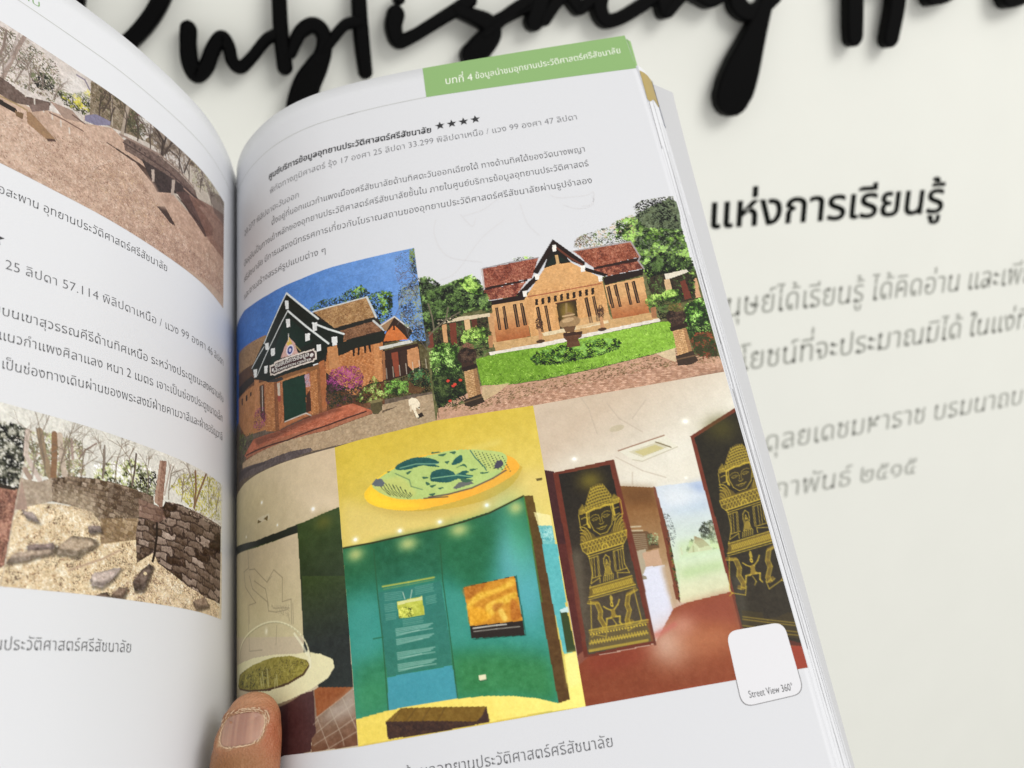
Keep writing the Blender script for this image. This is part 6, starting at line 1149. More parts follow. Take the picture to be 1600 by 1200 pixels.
for q, w_, c in (([(100.5, 48.1), (99.6, 40.5), (98.8, 32.0)], 1.5, (176, 160, 146)), ([(104.8, 46.1), (105.6, 34.5)], .7, (186, 172, 156)), ([(81.5, 44.5), (81.1, 35.4), (86.4, 31.5)], 1.3, (80, 62, 56)), ([(81.3, 39.6), (79.5, 31.7), (74.2, 29.9)], .9, (80, 62, 56)), ([(79.9, 40.9), (76.0, 31.3), (75.2, 29.0)], .7, (90, 70, 62)), ([(82.7, 36.7), (84.7, 31.7)], .6, (90, 70, 62)), ([(87.3, 43.4), (87.8, 31.8)], .5, (130, 110, 100)), ([(69.8, 42.9), (72.9, 37.1), (77.5, 37.4)], .8, (96, 78, 72)), ([(68.9, 42.2), (65.3, 31.2)], .7, (96, 78, 72)), ([(108.9, 43.2), (106.3, 35.0), (107.1, 32.6)], .6, (100, 84, 72)), ([(94.2, 33.0), (92.1, 30.5)], .6, (120, 60, 66))): p.line(q, w_, c)
p.poly([(97.7, 87.7), (71.6, 86.8), (33.2, 81.1), (33.5, 62.9), (68.2, 59.2), (85.7, 57.6), (92.5, 71.8)], (168, 128, 108), a=.45, soft=3, tex=20); p.poly([(144.7, 70.2), (126.5, 70.3), (114.2, 68.8), (114.5, 79.2), (139.4, 90.5), (142.2, 90.5)], (222, 200, 186), a=.5, soft=4)
p.poly([(107.9, 57.2), (100.0, 55.9), (89.3, 62.4), (94.8, 69.8), (103.4, 64.9)], (222, 196, 176), a=.5, soft=1.5)
for q, an, L_ in (([(142.6, 55.3)], .1, 9), ([(139.2, 54.0)], -.1, 9), ([(134.7, 53.1)], .15, 8), ([(144.6, 54.8)], 0, 10), ([(130.7, 50.0)], -.1, 7), ([(126.2, 50.7)], .1, 6)): p.branch(q, an, L_, .55, 4, (150, 134, 124), .75)
for q, an, L_ in (([(110.0, 45.6)], .1, 7), ([(105.5, 45.1)], -.15, 8), ([(99.3, 45.6)], .05, 9), ([(93.5, 45.0)], -.1, 7), ([(87.3, 44.1)], .1, 8), ([(81.4, 45.2)], -.05, 9), ([(78.9, 44.1)], .3, 8), ([(71.7, 44.3)], 0, 8), ([(65.8, 44.0)], .1, 7), ([(58.3, 44.2)], 0, 7), ([(49.1, 44.8)], .1, 7)): p.branch(q, an, L_, .6, 4, (92, 76, 68), .8)
p.poly([(115.3, 49.6), (111.3, 46.1), (105.5, 45.1), (105.4, 46.9), (110.9, 51.0), (115.1, 52.0)], (140, 134, 160), tex=8)
p.poly([(165, 44)] + [(146.3, 56.9), (143.0, 59.7), (137.8, 62.4), (127.8, 56.9), (115.6, 53.4), (104.7, 47.5), (97.6, 49.7), (81.8, 53.3)] + [(72.9, 57.8), (57.7, 61.5), (33.5, 62.9), (33.2, 81.1), (71.6, 86.8), (97.7, 87.7), (116.7, 86.5), (129.8, 88.8), (139.4, 90.2), (142.2, 90.5)] + [(165, 90)], (206, 176, 156), tex=22, cell=4, to=(196, 162, 142), p0=(140, 60), p1=(60, 75))
GND = [(142.0, 68.3), (126.8, 67.2), (115.1, 58.8), (104.2, 54.5), (89.7, 55.2)] + [(81.1, 67.9), (62.8, 69.6), (33.4, 67.8), (33.2, 81.1), (71.6, 86.8), (97.7, 87.7), (116.7, 86.5), (129.8, 88.8), (139.4, 90.2)]
p.dabs(GND, 900, .2, .5, [(130, 98, 82), (110, 82, 70), (232, 214, 198)], asp=.5, a=.7)
p.dabs(GND, 2600, .25, .7, [(214, 188, 168), (184, 150, 130), (226, 204, 186), (160, 126, 108), (206, 174, 150)], asp=.5, a=.55); p.dabs([(116.6, 74.5), (97.1, 56.8), (81.2, 64.3), (72.4, 69.7), (80.4, 80.6), (95.5, 79.5)], 700, .2, .5, [(196, 160, 126), (166, 130, 104), (220, 188, 150), (140, 106, 88)], asp=.5, a=.7)
p.dabs([(88.1, 81.1), (72.1, 76.9), (33.3, 75.0), (33.2, 81.1), (71.6, 86.8), (87.8, 86.5)], 500, .2, .6, [(164, 130, 118), (196, 162, 146), (140, 106, 98)], asp=.5, a=.7)
p.poly([(147.5, 54.5), (143.6, 54.7), (140.6, 55.1), (135.3, 56.5), (127.1, 52.9), (127.8, 56.9), (134.0, 59.5), (138.8, 61.9), (142.8, 61.6), (146.7, 61.2)], (124, 104, 96), tex=24, cell=3); p.poly([(145.3, 64.8), (142.6, 63.4), (137.6, 63.6), (136.4, 65.4), (139.4, 65.6), (142.3, 65.5), (145.1, 66.6)], (66, 52, 46)); p.line([(145.7, 61.8), (142.7, 62.2), (137.8, 61.8), (134.3, 61.8)], .6, (176, 150, 110)); p.poly([(134.5, 62.3), (133.2, 61.7), (124.4, 66.8), (126.6, 69.1), (133.7, 66.8)], (170, 136, 104)); p.poly([(127.2, 68.5), (124.6, 67.0), (124.0, 67.6), (126.6, 69.4)], (110, 84, 74)); p.poly([(138.0, 64.6), (135.1, 63.8), (135.3, 66.3), (137.3, 66.4)], (140, 112, 84))
for k in range(7): p.line([(138.8, 53.6), (138.5, 55.8)] + np.array([-k * 3.1, k * .9]), .5, (210, 200, 190))
p.poly([(134.0, 59.5), (128.2, 53.7), (127.3, 56.5), (132.7, 61.3)], (140, 118, 110), tex=14); p.poly([(127.7, 52.6), (119.9, 50.9), (115.6, 53.4), (122.3, 56.3)], (176, 150, 136)); p.line([(127.2, 57.5), (122.2, 56.9), (115.3, 56.8)], .5, (130, 100, 88)); p.line([(119.5, 52.7), (115.0, 53.3)], .6, (120, 96, 86))
p.poly([(108.3, 55.4), (98.6, 54.9), (89.8, 54.5), (81.6, 57.0), (84.7, 59.9), (93.5, 55.7), (100.0, 55.9)], (104, 80, 70), tex=20, cell=3)
p.poly([(99.7, 49.7), (97.8, 46.8), (86.4, 44.3), (73.5, 44.1), (61.6, 45.8)] + [(59.2, 50.6), (68.5, 51.6), (81.9, 52.6), (93.7, 52.8), (98.7, 53.5)], (128, 106, 98), tex=26, cell=3); p.line([(101.2, 47.9), (94.1, 46.3), (82.4, 43.5), (71.7, 43.5), (62.7, 45.0)], .9, (160, 136, 124)); p.line([(99.7, 50.5), (90.1, 49.4), (77.8, 48.1), (64.6, 48.8)], .6, (92, 72, 68))
for k in range(12): p.ell(pz0('l', (810 + k * 32, 890 + k * 22 + k * k * .4)), .5, .6, (96, 76, 72))
p.poly([(91.5, 51.9), (85.2, 51.2), (73.3, 49.5), (51.9, 47.7), (59.2, 52.2), (73.0, 55.6), (83.0, 61.8), (86.4, 58.1)], (82, 66, 64), tex=18, cell=3); p.poly([(86.3, 53.5), (84.8, 52.4), (84.5, 57.9), (85.6, 58.7)], (190, 172, 160)); p.poly([(75.5, 50.7), (73.8, 49.4), (74.3, 57.2), (75.8, 58.3)], (186, 168, 156)); p.poly([(73.1, 54.8), (67.6, 50.9), (47.3, 54.2), (47.1, 58.2), (54.0, 63.8), (65.2, 59.6)], (110, 84, 78), tex=20, cell=3); p.line([(72.1, 56.5), (63.2, 59.0), (52.8, 61.3)], .5, (70, 54, 50)); p.line([(68.6, 50.0), (54.4, 50.4), (34.9, 45.4)], .8, (170, 140, 126)); p.poly([(65.6, 51.1), (34.0, 38.6), (33.5, 62.9), (51.4, 63.6)], (150, 112, 98), tex=24, cell=3, a=.8)
p.poly([(82.7, 68.2), (78.7, 65.6), (73.2, 70.2), (72.8, 71.1), (75.8, 71.2)], (76, 58, 54), a=.85); p.poly([(91.9, 57.5), (84.8, 58.5), (77.0, 65.9), (81.1, 67.9), (86.9, 64.4)], (206, 176, 156), a=.7, soft=.8)
p.poly([(53.5, 38.9), (35.2, 29.9), (33.9, 44.6), (45.9, 45.8)], (110, 92, 86), a=.5)
p.line([(115.3, 49.6), (115.5, 57.7), (115.6, 66.2), (115.6, 79.9)], .25, (186, 150, 130), .6)
p.grain(9, 1.0, .85, 16)
p.build('printed_photo', page_l, label='photo of a fallen stone bridge on bare ground')

# ---- left page: old brick wall among dry leaves
p = Print('L', 34.6, 158, 164.2, 214.0, (220, 208, 186), seed=17)
p.poly([(30, 160), (165, 160), (165, 190), (30, 190)], (222, 220, 212), tex=10, cell=8)
p.dabs([(133.4, 169.2), (130.0, 169.5), (122.0, 169.8), (122.2, 176.2), (123.0, 187.5), (127.9, 186.7), (131.2, 186.8)], 900, .3, 1.0, [(80, 82, 66), (110, 110, 96), (60, 62, 52), (150, 148, 136)])
p.poly([(131.1, 187.4), (123.0, 188.1), (123.4, 194.1), (124.1, 205.1), (124.7, 214.0), (127.1, 219.5)], (170, 128, 110), tex=24, cell=3); p.poly([(131.2, 187.1), (127.9, 187.0), (123.0, 187.5), (123.2, 188.3), (127.8, 188.2), (131.0, 188.5)], (70, 62, 54)); p.dabs([(130.9, 189.1), (123.0, 188.1), (123.4, 194.1), (124.1, 205.1), (124.7, 214.0), (127.8, 214.3)], 400, .3, .8, [(150, 106, 92), (196, 150, 130), (120, 86, 76)], asp=.5)
p.dabs([(122.0, 170.1), (114.3, 169.7), (106.2, 169.5), (103.9, 179.7), (113.6, 182.5), (122.1, 182.5)], 620, .3, 1.0, [(196, 200, 150), (150, 150, 110), (220, 214, 196), (170, 150, 130), (120, 120, 90)], asp=.5)
p.dabs([(101.4, 175.7), (85.7, 169.5), (78.3, 171.8), (77.8, 180.4), (91.8, 179.5), (101.1, 179.7)], 560, .3, 1.0, [(196, 206, 140), (216, 220, 170), (170, 180, 120), (226, 224, 206)]); p.dabs([(85.5, 173.0), (77.3, 171.6), (75.9, 179.9), (83.3, 179.6)], 160, .3, .8, [(130, 134, 110), (96, 100, 80)])
p.dabs([(70.2, 174.9), (63.9, 168.7), (36.3, 162.6), (35.9, 178.3), (50.2, 180.4), (61.1, 179.4)], 560, .3, 1.0, [(206, 200, 90), (190, 180, 70), (226, 220, 150), (160, 160, 80)])
for q, w_, c in (([(119.0, 169.6), (117.1, 176.3), (114.6, 182.1)], 1.9, (160, 140, 116)), ([(114.6, 169.4), (113.9, 176.8), (113.7, 182.2)], 1.8, (150, 118, 92)), ([(113.0, 169.3), (111.7, 176.2), (110.2, 181.7)], 1.7, (196, 180, 164)), ([(122.3, 170.5), (122.1, 177.5), (117.5, 183.9)], 1.4, (206, 190, 180)), ([(121.9, 181.8), (120.2, 183.9)], 1.5, (170, 150, 136)), ([(98.2, 168.7), (97.8, 174.1), (98.1, 179.0)], .7, (150, 140, 130)), ([(86.0, 168.0), (86.3, 173.9), (87.0, 178.7)], .7, (110, 96, 90)), ([(101.2, 168.8), (104.6, 171.8), (106.4, 175.0)], .5, (150, 130, 120)), ([(57.2, 165.9), (56.6, 172.0), (57.4, 179.2)], 1.2, (150, 120, 92)), ([(49.9, 164.9), (54.2, 172.2), (57.2, 178.4)], 1.0, (150, 120, 92)), ([(109.3, 169.7), (108.4, 175.5)], .9, (180, 160, 150)), ([(70.5, 167.5), (73.0, 178.5)], .7, (190, 176, 166))): p.line(q, w_, c)
for q, an, L_ in (([(119.6, 183.8)], .1, 14), ([(116.1, 182.4)], 0, 14), ([(112.4, 181.9)], -.1, 13), ([(109.2, 181.5)], .15, 11), ([(105.2, 180.6)], 0, 9), ([(98.1, 179.0)], .1, 9), ([(93.4, 179.2)], -.1, 8), ([(86.8, 179.0)], .1, 9), ([(80.6, 179.6)], 0, 8), ([(71.0, 179.5)], .1, 9), ([(64.6, 178.7)], -.1, 9), ([(57.4, 179.2)], 0, 9), ([(46.9, 178.8)], .15, 9), ([(41.2, 178.1)], -.1, 8)): p.branch(q, an, L_, .5, 4, (140, 126, 112), .7)
p.poly([(75.8, 167.3), (72.5, 166.6), (73.8, 183.8), (77.5, 181.8)], (160, 128, 112), tex=30, cell=3); p.poly([(75.8, 167.3), (74.9, 167.2), (76.1, 182.5), (77.5, 181.8)], (196, 168, 150), a=.6)
p.poly([(123.8, 207.9), (123.5, 195.9), (121.7, 192.1), (113.5, 190.0), (100.2, 189.3), (84.0, 195.5), (76.8, 196.9), (36.3, 210.1), (37.8, 215.6), (85.7, 218.7), (112.9, 219.4), (124.0, 219.3), (127.1, 219.5), (128.1, 212.2)], (226, 206, 172), tex=20, cell=3)
LV = [(128.1, 212.2), (123.8, 207.9), (123.5, 195.9), (121.1, 191.9), (113.5, 190.0), (100.2, 189.3), (96.5, 198.9), (84.0, 196.1), (83.5, 203.3), (76.7, 198.9), (62.4, 204.2), (36.3, 210.1), (37.8, 215.6), (85.7, 218.7), (112.9, 219.4), (127.1, 219.8)]
p.dabs(LV, 3400, .25, .7, [(240, 228, 206), (206, 176, 138), (186, 152, 120), (250, 242, 224), (136, 104, 82), (222, 196, 154), (110, 84, 70)], asp=.3, a=.85)
p.dabs([(89.5, 210.4), (76.6, 200.9), (37.9, 210.4), (37.8, 215.6), (77.3, 218.6)], 600, .25, .7, [(160, 126, 110), (206, 178, 156), (130, 100, 90), (236, 216, 190)], asp=.3)
p.poly([(123.5, 193.6), (122.8, 184.4), (117.7, 184.6), (114.2, 182.6), (113.0, 189.2), (121.0, 192.5)], (176, 160, 142), tex=26, cell=3); p.poly([(122.5, 184.4), (119.8, 192.9), (122.1, 193.3), (123.5, 193.6)], (176, 152, 138))
WL = [(114.2, 182.7), (108.6, 180.9), (101.0, 179.8), (91.8, 179.4), (77.8, 180.2), (77.6, 183.2), (83.6, 188.6), (84.0, 195.5), (90.5, 197.2), (97.2, 199.0), (97.8, 192.7), (100.9, 190.1), (107.8, 189.5), (113.3, 189.3)]
p.poly(WL, (138, 120, 102), tex=24, cell=3); p.bricks([(114.3, 182.3), (77.8, 180.2), (83.9, 196.8), (112.9, 189.8)], 19, 9, (92, 78, 68), a=.6, jit=44, wd=.12, clip=WL, wob=.45); p.poly([(95.7, 180.4), (77.8, 180.2), (77.6, 183.2), (83.6, 188.6), (88.6, 189.7), (96.0, 187.2)], (96, 80, 70), a=.45); p.poly([(97.9, 191.5), (88.6, 189.7), (83.6, 188.6), (84.0, 195.5), (97.2, 199.3)], (190, 160, 118), a=.45); p.dabs(WL, 360, .25, .7, [(160, 140, 120), (110, 92, 80), (186, 168, 146)], a=.4)
p.poly([(113.8, 186.9), (108.3, 184.5), (101.3, 185.0), (98.0, 190.2), (98.4, 194.1), (107.7, 190.1), (113.2, 189.6)], (196, 180, 156), a=.55, soft=1.5)
WR = [(83.1, 182.2), (73.8, 183.1), (72.4, 180.6), (65.7, 179.9), (58.6, 180.3), (35.9, 180.7), (36.3, 208.7), (49.2, 208.5), (60.0, 206.6), (74.7, 201.3), (76.7, 198.3), (83.5, 202.6), (84.5, 194.2), (83.6, 188.0)]
p.poly(WR, (128, 110, 98), tex=26, cell=3); p.bricks([(84.9, 182.0), (34.8, 178.0), (36.3, 209.4), (84.4, 202.8)], 6.5, 10, (66, 52, 50), a=.8, jit=54, wd=.12, clip=WR, wob=.5); p.dabs(WR, 520, .25, .7, [(150, 128, 118), (104, 84, 78), (170, 146, 134)], a=.45)
p.line([(75.9, 188.5), (75.7, 192.6), (76.3, 198.2), (77.0, 201.0)], 1.0, (56, 44, 42)); p.line([(73.8, 183.1), (73.7, 184.5), (74.5, 188.2)], .5, (70, 56, 52)); p.poly([(84.0, 182.4), (73.8, 183.2), (72.1, 186.3), (75.4, 188.4), (83.6, 188.0)], (170, 136, 122), a=.5)
p.dabs([(61.1, 180.1), (50.2, 179.7), (35.9, 179.1), (35.9, 181.1), (50.1, 182.0), (58.5, 182.5)], 90, .25, .6, [(206, 190, 170), (160, 140, 130)])
p.rock([(111.4, 202.3), (106.4, 198.0), (98.8, 198.0), (98.3, 199.2), (104.5, 203.8), (110.3, 203.9)], (176, 158, 138)); p.rock([(101.9, 194.7), (97.7, 193.7), (97.2, 195.5), (101.0, 196.5)], (150, 136, 130)); p.rock([(119.3, 202.8), (111.5, 200.6), (111.6, 202.6), (118.6, 204.4)], (146, 130, 124)); p.rock([(123.8, 207.9), (122.4, 205.5), (118.1, 203.8), (111.6, 202.6), (111.5, 203.8), (118.9, 206.7)], (172, 154, 138)); p.rock([(121.5, 193.2), (118.6, 193.3), (116.3, 195.9), (120.1, 195.3)], (166, 152, 146))
p.rock([(99.9, 209.8), (98.7, 207.6), (91.5, 205.1), (88.9, 205.0), (92.7, 209.0), (95.5, 211.4), (99.0, 211.5)], (196, 180, 172)); p.rock([(100.6, 217.6), (98.8, 214.5), (93.9, 212.5), (92.3, 214.4), (95.7, 217.8)], (130, 112, 100)); p.rock([(92.3, 213.2), (89.5, 210.4), (86.3, 210.1), (87.7, 213.3), (91.5, 214.4)], (142, 122, 108)); p.rock([(84.8, 208.6), (82.5, 205.7), (78.3, 201.9), (76.6, 202.9), (78.1, 206.4), (80.4, 210.6), (83.8, 211.0)], (118, 102, 94)); p.ell([(79.9, 205.3)], .7, .5, (226, 206, 170)); p.rock([(57.4, 211.1), (49.2, 208.5), (45.8, 210.9), (54.8, 213.2)], (150, 130, 114)); p.line([(106.7, 207.9), (96.1, 203.2), (90.3, 199.8)], .6, (196, 170, 146))
p.line([(122.0, 170.1), (122.2, 181.9), (123.5, 195.9), (124.0, 207.9), (124.7, 214.0)], .3, (190, 176, 160), .7)
p.grain(9, 1.0, .9, 12)
p.build('printed_photo', page_l, label='photo of an old brick wall among dry leaves')

# ------------------------------------------------------------------ printed rules, tab, words
INK = (78, 77, 80)
flat_poly('heading_tab', 'R', [(132.4, 0.02), (220.5, 0.02), (221.6, 19.3), (200, 18.6), (132.4, 16.6)], (138, 176, 112), page_r, 0.05)
flat_poly('printed_rule', 'R', [(24, 17.7), (60, 17.3), (100, 16.7), (132.4, 16.35), (132.4, 16.75), (100, 17.1), (60, 17.7), (24, 18.1)], (190, 192, 190), page_r, 0.045)
flat_poly('printed_rule', 'L', [(24, 18.3), (150, 18.3), (150, 18.65), (24, 18.65)], (188, 190, 186), page_l, 0.045)
TAB = (240, 244, 232)
def faint(lines, wd=.45):
    V, F = [], []
    for L in lines:
        C = catmull(L, 14); T = np.gradient(C, axis=0); T /= np.linalg.norm(T, axis=1)[:, None] + 1e-9
        n = np.stack([-T[:, 1], T[:, 0]], -1) * wd / 2; k = len(V)
        A = surf('R', *(C + n).T, .03); B = surf('R', *(C - n).T, .03)
        for a, b in zip(A, B): V += [a, b]
        F += [(k + 2*i, k + 2*i + 1, k + 2*i + 3, k + 2*i + 2) for i in range(len(C) - 1)]
    return link('printed_watermark', V, F, ink((214, 214, 217)), page_r, smooth=False)
faint([[(175.6, 76.9), (179.0, 78.8), (189.0, 79.6), (192.2, 78.6), (191.7, 82.4), (189.9, 85.1), (184.2, 85.0), (179.7, 82.4)], [(141.0, 80.0), (148.8, 78.5), (155.6, 74.5), (160.8, 74.0)], [(156.1, 85.0), (146.6, 91.5), (135.0, 104.7), (128.6, 107.0)], [(129.9, 79.6), (128.6, 85.0), (130.1, 92.8), (134.2, 98.2), (145.2, 102.3)], [(139.6, 78.8), (143.5, 85.3), (145.5, 81.9)], [(186.7, 84.3), (189.8, 84.4), (191.6, 82.4), (191.4, 80.4)], [(163.3, 78.8), (164.9, 88.6), (168.6, 94.9)]])
page_text('บทที่ 4', 'R', *[(141.4, 11.4), (152.9, 11.7)], 5.6, TAB, -0.002, False, h=0.09)
page_text('ข้อมูลนำชมอุทยานประวัติศาสตร์ศรีสัชนาลัย', 'R', *[(154.3, 11.2), (216.9, 9.6)], 4.7, TAB, -0.002, False, h=0.09)
page_text('ศูนย์บริการข้อมูลอุทยานประวัติศาสตร์ศรีสัชนาลัย', 'R', *[(57.1, 33.7), (132.5, 35.9)], 4.4, (52, 52, 55), -0.004, True, .028, bold=0.09)
for x, y in ((150, 626), (223, 613), (297, 600), (371, 586)): 
    q = pz0('q', (x, y))[0]; star(q[0], q[1], 2.15, 'R')
page_text('พิกัดทางภูมิศาสตร์ รุ้ง 17 องศา 25 ลิปดา 33.299 พิลิปดาเหนือ / แวง 99 องศา 47 ลิปดา', 'R', (57.6, 41.9), (192.4, 41.7), 4.3, (112, 112, 116))
page_text('20.277 พิลิปดาตะวันออก', 'R', (35.6, 50.6), (73.5, 51.8), 4.3, (104, 104, 108))
page_text('ตั้งอยู่ที่นอกแนวกำแพงเมืองศรีสัชนาลัยด้านทิศตะวันออกเฉียงใต้ ทางด้านทิศใต้ของวัดนางพญา', 'R', (58.2, 58.5), (192.6, 58.6), 4.3, INK)
page_text('ปัจจุบันเป็นทางเข้าหลักของอุทยานประวัติศาสตร์ศรีสัชนาลัยชั้นใน ภายในศูนย์บริการข้อมูลอุทยานประวัติศาสตร์', 'R', (35.2, 66.2), (192.8, 65.9), 4.3, INK)
page_text('ศรีสัชนาลัย มีการแสดงนิทรรศการเกี่ยวกับโบราณสถานของอุทยานประวัติศาสตร์ศรีสัชนาลัยผ่านรูปจำลอง', 'R', (35.1, 74.2), (192.6, 74.3), 4.3, INK)
page_text('และงานสร้างสรรค์รูปแบบต่าง ๆ', 'R', (35.0, 82.6), (84.6, 83.6), 4.3, INK)
page_text('ศูนย์บริการข้อมูลอุทยานประวัติศาสตร์ศรีสัชนาลัย', 'R', (82.0, 273.2), (161.8, 273.1), 4.5, (84, 84, 88))
page_text('ศูนย์บริการข้อมูล', 'R', *[(58.3, 125.4), (75.2, 126.5)], 2.7, (226, 222, 216), -0.002, False, h=0.09, bold=0.05)
page_text('INFORMATION CENTER', 'R', *[(57.5, 127.1), (76.2, 128.5)], 1.35, (216, 212, 206), 0.0, False, h=0.09, bold=0.05)
page_text('คอสะพาน อุทยานประวัติศาสตร์ศรีสัชนาลัย', 'L', (141.4, 97.9), (76.1, 93.6), 4.6, (66, 66, 68))
star(137.9, 113.4, 2.6, 'L')
page_text('องศา 25 ลิปดา 57.114 พิลิปดาเหนือ / แวง 99 องศา 46 ลิปดา', 'L', (145.2, 123.5), (34.6, 113.6), 4.6, (96, 96, 99))
page_text('ศรีสัชนาลัยบนเขาสุวรรณคีรีด้านทิศเหนือ ระหว่างประตูชนะสงครามกับ', 'L', (152.6, 139.4), (34.3, 129.8), 4.6, (70, 70, 72))
page_text('กำแพงตามแนวกำแพงศิลาแลง หนา 2 เมตร เจาะเป็นช่องประตูขนาดเล็ก', 'L', (152.0, 147.0), (35.2, 138.5), 4.6, (70, 70, 72))
page_text('เป็นช่องทางเดินผ่านของพระสงฆ์ฝ่ายคามวาสีและฝ่ายอรัญวาสี', 'L', (131.2, 154.2), (35.0, 146.3), 4.6, (70, 70, 72))
page_text('อุทยานประวัติศาสตร์ศรีสัชนาลัย', 'L', (133.0, 229.7), (84.0, 228.8), 4.6, (70, 70, 72))
page_text('ยวกับ', 'L', (147.5, 17.2), (134.9, 15.4), 4.3, (130, 166, 110), -0.01, False)

# white card over the last photo (its square code is left blank)
def rrect(c, r, n=8):
    """rounded four-corner outline in page mm"""
    out = []
    c = [np.array(q, float) for q in c]
    for i in range(4):
        a, b, d = c[i - 1], c[i], c[(i + 1) % 4]
        p0 = b + (a - b) / np.linalg.norm(a - b) * r; p1 = b + (d - b) / np.linalg.norm(d - b) * r
        for t in np.linspace(0, 1, n): out.append(tuple((1-t)**2*p0 + 2*t*(1-t)*b + t*t*p1))
    return out
cc = [(201.3, 246.6), (219.5, 246.3), (219.7, 267.1), (200.8, 268.3)]
flat_poly('card_outline', 'R', rrect([np.array(q) for q in cc], 3.6), (120, 118, 120), page_r, 0.06)
mid = np.mean(cc, axis=0)
inner = [mid + (np.array(q) - mid) * np.array([1 - .32 / 14.0, 1 - .32 / 17.5]) for q in cc]
flat_poly('printed_card', 'R', rrect(inner, 3.5), (224, 224, 228), page_r, 0.075)
page_text('Street View 360°', 'R', *[(203.7, 266.0), (216.8, 265.7)], 2.9, (58, 58, 60), -0.006, False, h=0.11)
# ------------------------------------------------------------------ the hand that holds the book open
def capsule_chain(bm, pts, n=20):
    """pts: (x, v, z, half width, half depth) in book mm -> closed tube with rounded ends"""
    P = np.array(pts, float)
    rows = []
    C = catmull(P, 6)
    T = np.gradient(C[:, :3], axis=0); T /= np.linalg.norm(T, axis=1)[:, None]
    seq = []
    for a in np.radians([84, 65, 45, 25, 10]): seq.append((C[0, :3] - T[0] * C[0, 3] * math.sin(a), T[0], C[0, 3] * math.cos(a), C[0, 4] * math.cos(a)))
    for i in range(len(C)): seq.append((C[i, :3], T[i], C[i, 3], C[i, 4]))
    for a in np.radians([10, 25, 45, 65, 84]): seq.append((C[-1, :3] + T[-1] * C[-1, 3] * math.sin(a), T[-1], C[-1, 3] * math.cos(a), C[-1, 4] * math.cos(a)))
    up = np.array([0, 0, 1.0])
    for c, t, w, d in seq:
        s = np.cross(up, t); s /= np.linalg.norm(s) + 1e-9
        q = np.cross(t, s)
        ring_ = []
        for k in range(n):
            a = 2 * math.pi * k / n
            p = c + s * w * math.cos(a) + q * d * math.sin(a)
            ring_.append(bm.verts.new(bk(*p)))
        rows.append(ring_)
    for a, b in zip(rows[:-1], rows[1:]):
        for k in range(n): bm.faces.new((a[k], a[(k+1) % n], b[(k+1) % n], b[k]))
    bm.faces.new(rows[0][::-1]); bm.faces.new(rows[-1])
bm = bmesh.new()
TH = [(-94.6, 250.2, -10.5, 8.9, 6.6), (-95.0, 254.0, -10, 9.7, 7.8), (-96.2, 260, -9.5, 10.5, 8.6), (-97.4, 268, -9.5, 10.9, 9.0), (-99.5, 280, -12, 11.3, 9.8), (-103, 300, -22, 11.6, 11), (-108, 322, -38, 14, 14), (-112, 345, -58, 18, 16)]
capsule_chain(bm, TH)
capsule_chain(bm, [(-112, 322, -40, 19, 17), (-113, 345, -62, 30, 17), (-114, 375, -78, 33, 17), (-116, 410, -90, 29, 18), (-118, 450, -100, 25, 20), (-120, 520, -112, 29, 25), (-122, 590, -122, 33, 29)])
for fx, tipv, wr, z0 in ((-88, 252, 8.6, -84), (-106, 240, 9.0, -98), (-125, 246, 8.6, -98), (-143, 262, 7.4, -96)):
    capsule_chain(bm, [(-113 + (fx + 113) * .75, 350, -80, wr + 1.5, wr + 1), (-113 + (fx + 113) * .95, 322, -102, wr + .6, wr + .4), (fx, 300, -106 if fx < -90 else -98, wr, wr), (fx, 275, z0 - 4, wr - .6, wr - .8), (fx, tipv, z0 + 3, wr - 1.6, wr - 2)])
bmesh.ops.recalc_face_normals(bm, faces=bm.faces[:])
tmp = bpy.data.meshes.new('hand_base'); bm.to_mesh(tmp); bm.free()
to = bpy.data.objects.new('hand_base', tmp); COL.objects.link(to)
md = to.modifiers.new('r', 'REMESH'); md.mode = 'VOXEL'; md.voxel_size = 0.00075
ms = to.modifiers.new('s', 'SMOOTH'); ms.factor = 0.6; ms.iterations = 8
bpy.context.view_layer.update()
hm = bpy.data.meshes.new_from_object(to.evaluated_get(bpy.context.evaluated_depsgraph_get()))
bpy.data.objects.remove(to); bpy.data.meshes.remove(tmp)
hm.name = 'hand'
nv = len(hm.vertices)
co = np.empty(nv * 3, np.float32); hm.vertices.foreach_get('co', co); co = co.reshape(-1, 3).astype(float)
no = np.empty(nv * 3, np.float32); hm.vertices.foreach_get('normal', no); no = no.reshape(-1, 3)
X = co[:, 0] * 1000 + ORG[0]; Vv = ORG[1] - co[:, 1] * 1000; Z = co[:, 2] * 1000 + ORG[2]
# nail outline in the thumb's own plan: centre, half width, distal and proximal edge
NX, NV0, NV1, NW = -95.4, 247.9, 257.2, 6.6
def nail_d(x, v):
    """signed distance-like measure to the nail plate, negative inside"""
    t = (v - NV0) / (NV1 - NV0)
    cx = NX - 0.055 * (v - NV0)
    a = (x - cx) / NW; b = (v - 0.5 * (NV0 + NV1)) / (0.5 * (NV1 - NV0))
    return ((np.abs(a) ** 3.2 + np.abs(b) ** 3.2) ** (1 / 3.2) - 1) * 5.5
dn = nail_d(X, Vv)
top = (no[:, 2] > 0.1) & (Vv < 300)
disp = np.where(top, -0.55 * np.exp(-(dn / 0.55) ** 2) - 0.5 * (dn < 0) + 0.55 * np.exp(-((dn - 1.5) / 0.9) ** 2), 0)
